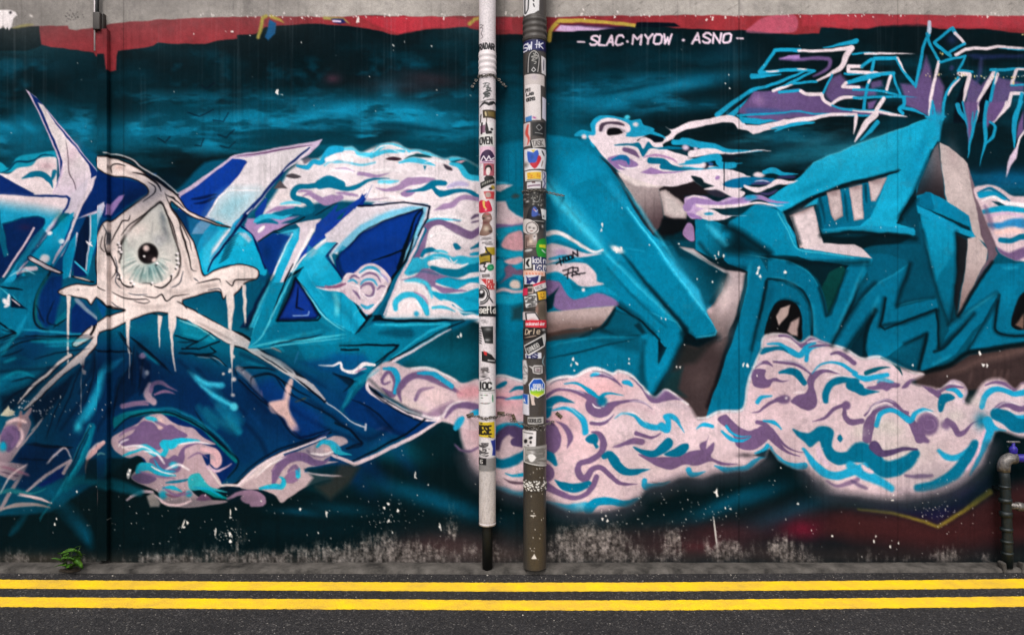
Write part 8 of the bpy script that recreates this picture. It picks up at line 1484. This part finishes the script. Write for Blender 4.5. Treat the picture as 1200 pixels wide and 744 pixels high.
# ---------------------------------------------------------------- chains and clamps
def link_mesh(r1=.0085, r2=.0055, w_=.0024):
    bm = bmesh.new(); n_ = 14; m_ = 6; rings = []
    for i in range(n_):
        a = 2*math.pi*i/n_; c = Vector((r1*math.cos(a), 0, r2*math.sin(a))); o_ = Vector((math.cos(a), 0, math.sin(a)))
        rings.append([bm.verts.new(c+w_*(math.cos(2*math.pi*j/m_)*o_+math.sin(2*math.pi*j/m_)*Vector((0, 1, 0)))) for j in range(m_)])
    for i in range(n_):
        for j in range(m_): bm.faces.new((rings[i][j], rings[(i+1) % n_][j], rings[(i+1) % n_][(j+1) % m_], rings[i][(j+1) % m_]))
    bmesh.ops.recalc_face_normals(bm, faces=bm.faces)
    me = bpy.data.meshes.new('link'); bm.to_mesh(me); bm.free(); me.materials.append(MAT['chain']); me.polygons.foreach_set('use_smooth', np.ones(len(me.polygons), dtype=bool)); return me
LM = link_mesh()
def chain(pole, yc, R, py, label, tails=()):
    z = projz(py, yc); X = proj(pole.xc, yc)
    root = empty('chain', (X, yc, z), label, 'chain')
    pts = []; n_ = int(math.pi*R*1.06/.0125)
    for i in range(n_+1):
        a = -math.pi/2+math.pi*i/n_; pts.append((R*1.06*math.sin(a), -R*1.06*math.cos(a), .004*math.sin(i*.9), a))
    for i, (x, y, zz, a) in enumerate(pts):
        o = bpy.data.objects.new('link', LM); COL.objects.link(o); o.parent = root; o.location = (x, y, zz)
        o.rotation_euler = Matrix.Rotation(a, 4, 'Z').to_euler() if i % 2 == 0 else (Matrix.Rotation(a, 4, 'Z') @ Matrix.Rotation(math.radians(80), 4, 'X')).to_euler()
    for (s_, n2, sag) in tails:
        for i in range(n2):
            o = bpy.data.objects.new('link', LM); COL.objects.link(o); o.parent = root
            t = (i+1)/n2; o.location = (s_*(R*1.08+.0125*(i+1)), (abs(yc)-.008)*t*min(1, t*2)*.95, -sag*t); o.rotation_euler = (math.radians(80) if i % 2 else 0, 0, 0)
chain(WP, YW, RW*1.03, 488, 'steel chain looped round the white pipe above the yellow sticker', ((-1, 5, .004), (1, 6, -.004)))
chain(WP, YW, RW*1.03, 92, 'steel chain looped round the white pipe under its ribbed coupling', ((-1, 3, .02), (1, 4, .02)))
chain(GP, YG, RG*1.0, 226, 'steel chain trailing from the grey pipe across the teal paint', ((1, 8, 0),))
chain(GP, YG, RG*1.0, 497, 'steel chain looped round the grey pipe above the panda sticker', ((1, 3, .0), (-1, 5, -.01)))
def anchor(px, py, label, rot=0):
    root = empty('wall_anchor', (wx(px), 0, wz(py)), label, 'anchor')
    bm = bmesh.new(); box(bm, (0, -.003, 0), (.042, .006, .02), .0015); o = bm_obj('plate', bm, 'rust', root); o.rotation_euler = (0, rot, 0)
    bm = lathe([(.004, 0), (.007, 0), (.007, -.008), (.004, -.011)], 6, axis='Y'); bm_obj('bolt', bm, 'rust', root)
anchor(587, 484, 'rusty anchor plate between the two pipes on the pink cloud', .05)
anchor(602, 489, 'small rusty anchor plate beside the grey pipe on the pink cloud', 1.2)
anchor(551, 486, 'rusty anchor plate on the wall left of the white pipe', -.3)
anchor(655, 486, 'rusty anchor plate on the wall right of the grey pipe', .7)

# ---------------------------------------------------------------- iron standpipe at the right
YS = -.085
sp = empty('water_standpipe', (proj(1180, YS), YS, 0), 'dark teal painted iron water pipe with a blue valve against the wall', 'water pipe')
def LP(px, py): return (proj(px, YS)-sp.location.x, 0, projz(py, YS))
r_ = .027
bm = tube([LP(1181, 664), LP(1180.6, 640), LP(1179.4, 600), LP(1177.4, 560), LP(1176.4, 545)], r_, 20); bm_obj('riser', bm, 'teal', sp)
for y, rr, h_ in ((586,.034,.020),(602,.034,.028),(620,.033,.016),(634,.032,.012),(648,.031,.012),(570,.031,.010)):
    p = LP(np.interp(y, [545,664], [1176.4,1181]), y); bm_obj('collar', lathe([(r_, p[2]-h_/2-.003), (rr, p[2]-h_/2), (rr, p[2]+h_/2), (r_, p[2]+h_/2+.003)], 8 if y == 602 else 22, (p[0], p[1], 0)), 'teal', sp)
a = LP(1176.4, 546); el = [(a[0]+.045-.045*math.cos(t), 0, a[2]+.045*math.sin(t)) for t in np.linspace(0, math.pi/2, 9)]
bm = tube([(a[0], 0, a[2]-.03)]+el+[(el[-1][0]+.02, 0, el[-1][2])], .033, 20); bm_obj('elbow', bm, 'galv', sp)
zt = el[-1][2]; bm = tube([(el[-1][0], 0, zt), (el[-1][0]+.12, 0, zt), (el[-1][0]+.9, 0, zt)], .024, 18); bm_obj('branch_pipe', bm, 'valve', sp)
vx = LP(1187.5, 520)[0]; bm = lathe([(.010, zt+.02), (.020, zt+.03), (.022, zt+.055), (.016, zt+.066), (.009, zt+.07), (.008, zt+.09)], 20, (vx, 0, 0)); vb = bm_obj('valve_body', bm, 'valve', sp)
bm = bmesh.new(); box(bm, (vx, 0, zt+.094), (.072, .016, .010), .004); bm_obj('valve_handle', bm, 'galv', vb)
zb = LP(1180, 592)[2]; xb = LP(1180, 592)[0]
bm = tube([(xb, 0, zb), (xb+.07, 0, zb-.006), (xb+.16, 0, zb-.010), (xb+.9, 0, zb-.010)], .019, 16); bm_obj('side_pipe', bm, 'galv', sp)
bm = lathe([(.019, .055), (.027, .058), (.027, .085), (.019, .09)], 6, (xb, 0, zb-.006), 'X'); bm_obj('union_nut', bm, 'galv', sp)
for s_, px_ in ((-1, 1174.5), (1, 1196)):
    bm = bmesh.new(); p = LP(px_, 660); box(bm, (p[0], -.005, .03), (.022, .05, .065), .010)
    o = bm_obj('footing', bm, 'ledge', sp); o.rotation_euler = (0, s_*.12, 0)
bm = tube([(LP(1177, 575)[0]-.0, .0, LP(1177,575)[2]), (LP(1177, 575)[0], .085, LP(1177,575)[2])], .012, 10); bm_obj('wall_stay', bm, 'teal', sp)

# ---------------------------------------------------------------- weed in the gutter
wd = empty('weed', (wx(80)*.97, -.10, .015), 'small green weed growing out of the gutter below the mural', 'weed')
r = np.random.default_rng(5)
def leaf_mesh(L_, w_, fold, droop):
    bm = bmesh.new(); rows_ = []
    for i in range(7):
        t = i/6; ww = w_*math.sin(math.pi*min(1, t*.93+.05))**.8*(1-.2*t); z = -droop*t*t*L_
        rows_.append([bm.verts.new((-ww, L_*t, z+fold*ww)), bm.verts.new((0, L_*t, z)), bm.verts.new((ww, L_*t, z+fold*ww))])
    for a, b_ in zip(rows_[:-1], rows_[1:]):
        for j in range(2): bm.faces.new((a[j], a[j+1], b_[j+1], b_[j]))
    bmesh.ops.solidify(bm, geom=bm.faces[:], thickness=.0006)
    me = bpy.data.meshes.new('leaf'); bm.to_mesh(me); bm.free(); return me
tips = []
for i, (dx, dy, h_) in enumerate(((-.05,-.02,.10),(.045,-.03,.07),(.0,.01,.11),(.055,.0,.13),(-.03,-.04,.05),(.02,-.05,.04))):
    p0 = Vector((dx*.1, dy*.1, 0)); p1 = Vector((dx*.6, dy*.6, h_*.6)); p2 = Vector((dx, dy, h_))
    bm_obj('stem', tube([p0, (p0+p1)/2+Vector((0, 0, .006)), p1, p2], [.0028, .0024, .002, .0014], 6), 'stem', wd); tips += [(p1, i), (p2, i), ((p1+p2)/2, i)]
for k in range(30):
    p, i = tips[k % len(tips)]; big = r.random() < .35
    me = leaf_mesh(r.uniform(.06, .08) if big else r.uniform(.03, .05), r.uniform(.018, .026) if big else r.uniform(.009, .015), .35, r.uniform(.1, .6)); o = link('leaf', me, 'leaf', wd)
    o.location = p+Vector(r.normal(size=3)*.006); o.rotation_euler = (r.uniform(-.2, .9), r.uniform(-.4, .4), r.uniform(0, 6.283))
bm = bmesh.new(); bmesh.ops.create_icosphere(bm, subdivisions=3, radius=.05)
for v_ in bm.verts: v_.co = Vector((v_.co.x*1.2, v_.co.y*.7, v_.co.z*.16))*(1+.25*(r.random()-.5))
bm_obj('soil', bm, 'soil', wd)

# ---------------------------------------------------------------- grit lying on the asphalt
V = []; F = []
for k in range(700):
    x = r.uniform(-3.6, 3.6); y = -r.choice([r.uniform(.13, 1.3), r.uniform(.13, .24), r.uniform(.14, 2.5)]); s_ = r.uniform(.0012, .0035)*(2 if r.random() < .05 else 1); i0 = len(V)
    for (a_, b_, c_) in ((1,0,0),(-1,0,0),(0,1,0),(0,-1,0),(0,0,1),(0,0,-.3)): V.append((x+a_*s_*r.uniform(.6,1.3), y+b_*s_*r.uniform(.6,1.3), .001+max(0, c_*s_*r.uniform(.5,1))))
    for t in ((0,2,4),(2,1,4),(1,3,4),(3,0,4),(2,0,5),(1,2,5),(3,1,5),(0,3,5)): F.append(tuple(i0+q for q in t))
me = bpy.data.meshes.new('grit'); me.from_pydata(V, [], F); me.update()
link('grit', me, noise_mat('grit', (110,104,98), (190,182,172), 900, .9), None, 'pale grit scattered over the asphalt and along the gutter', 'grit', kind='stuff', smooth=False)
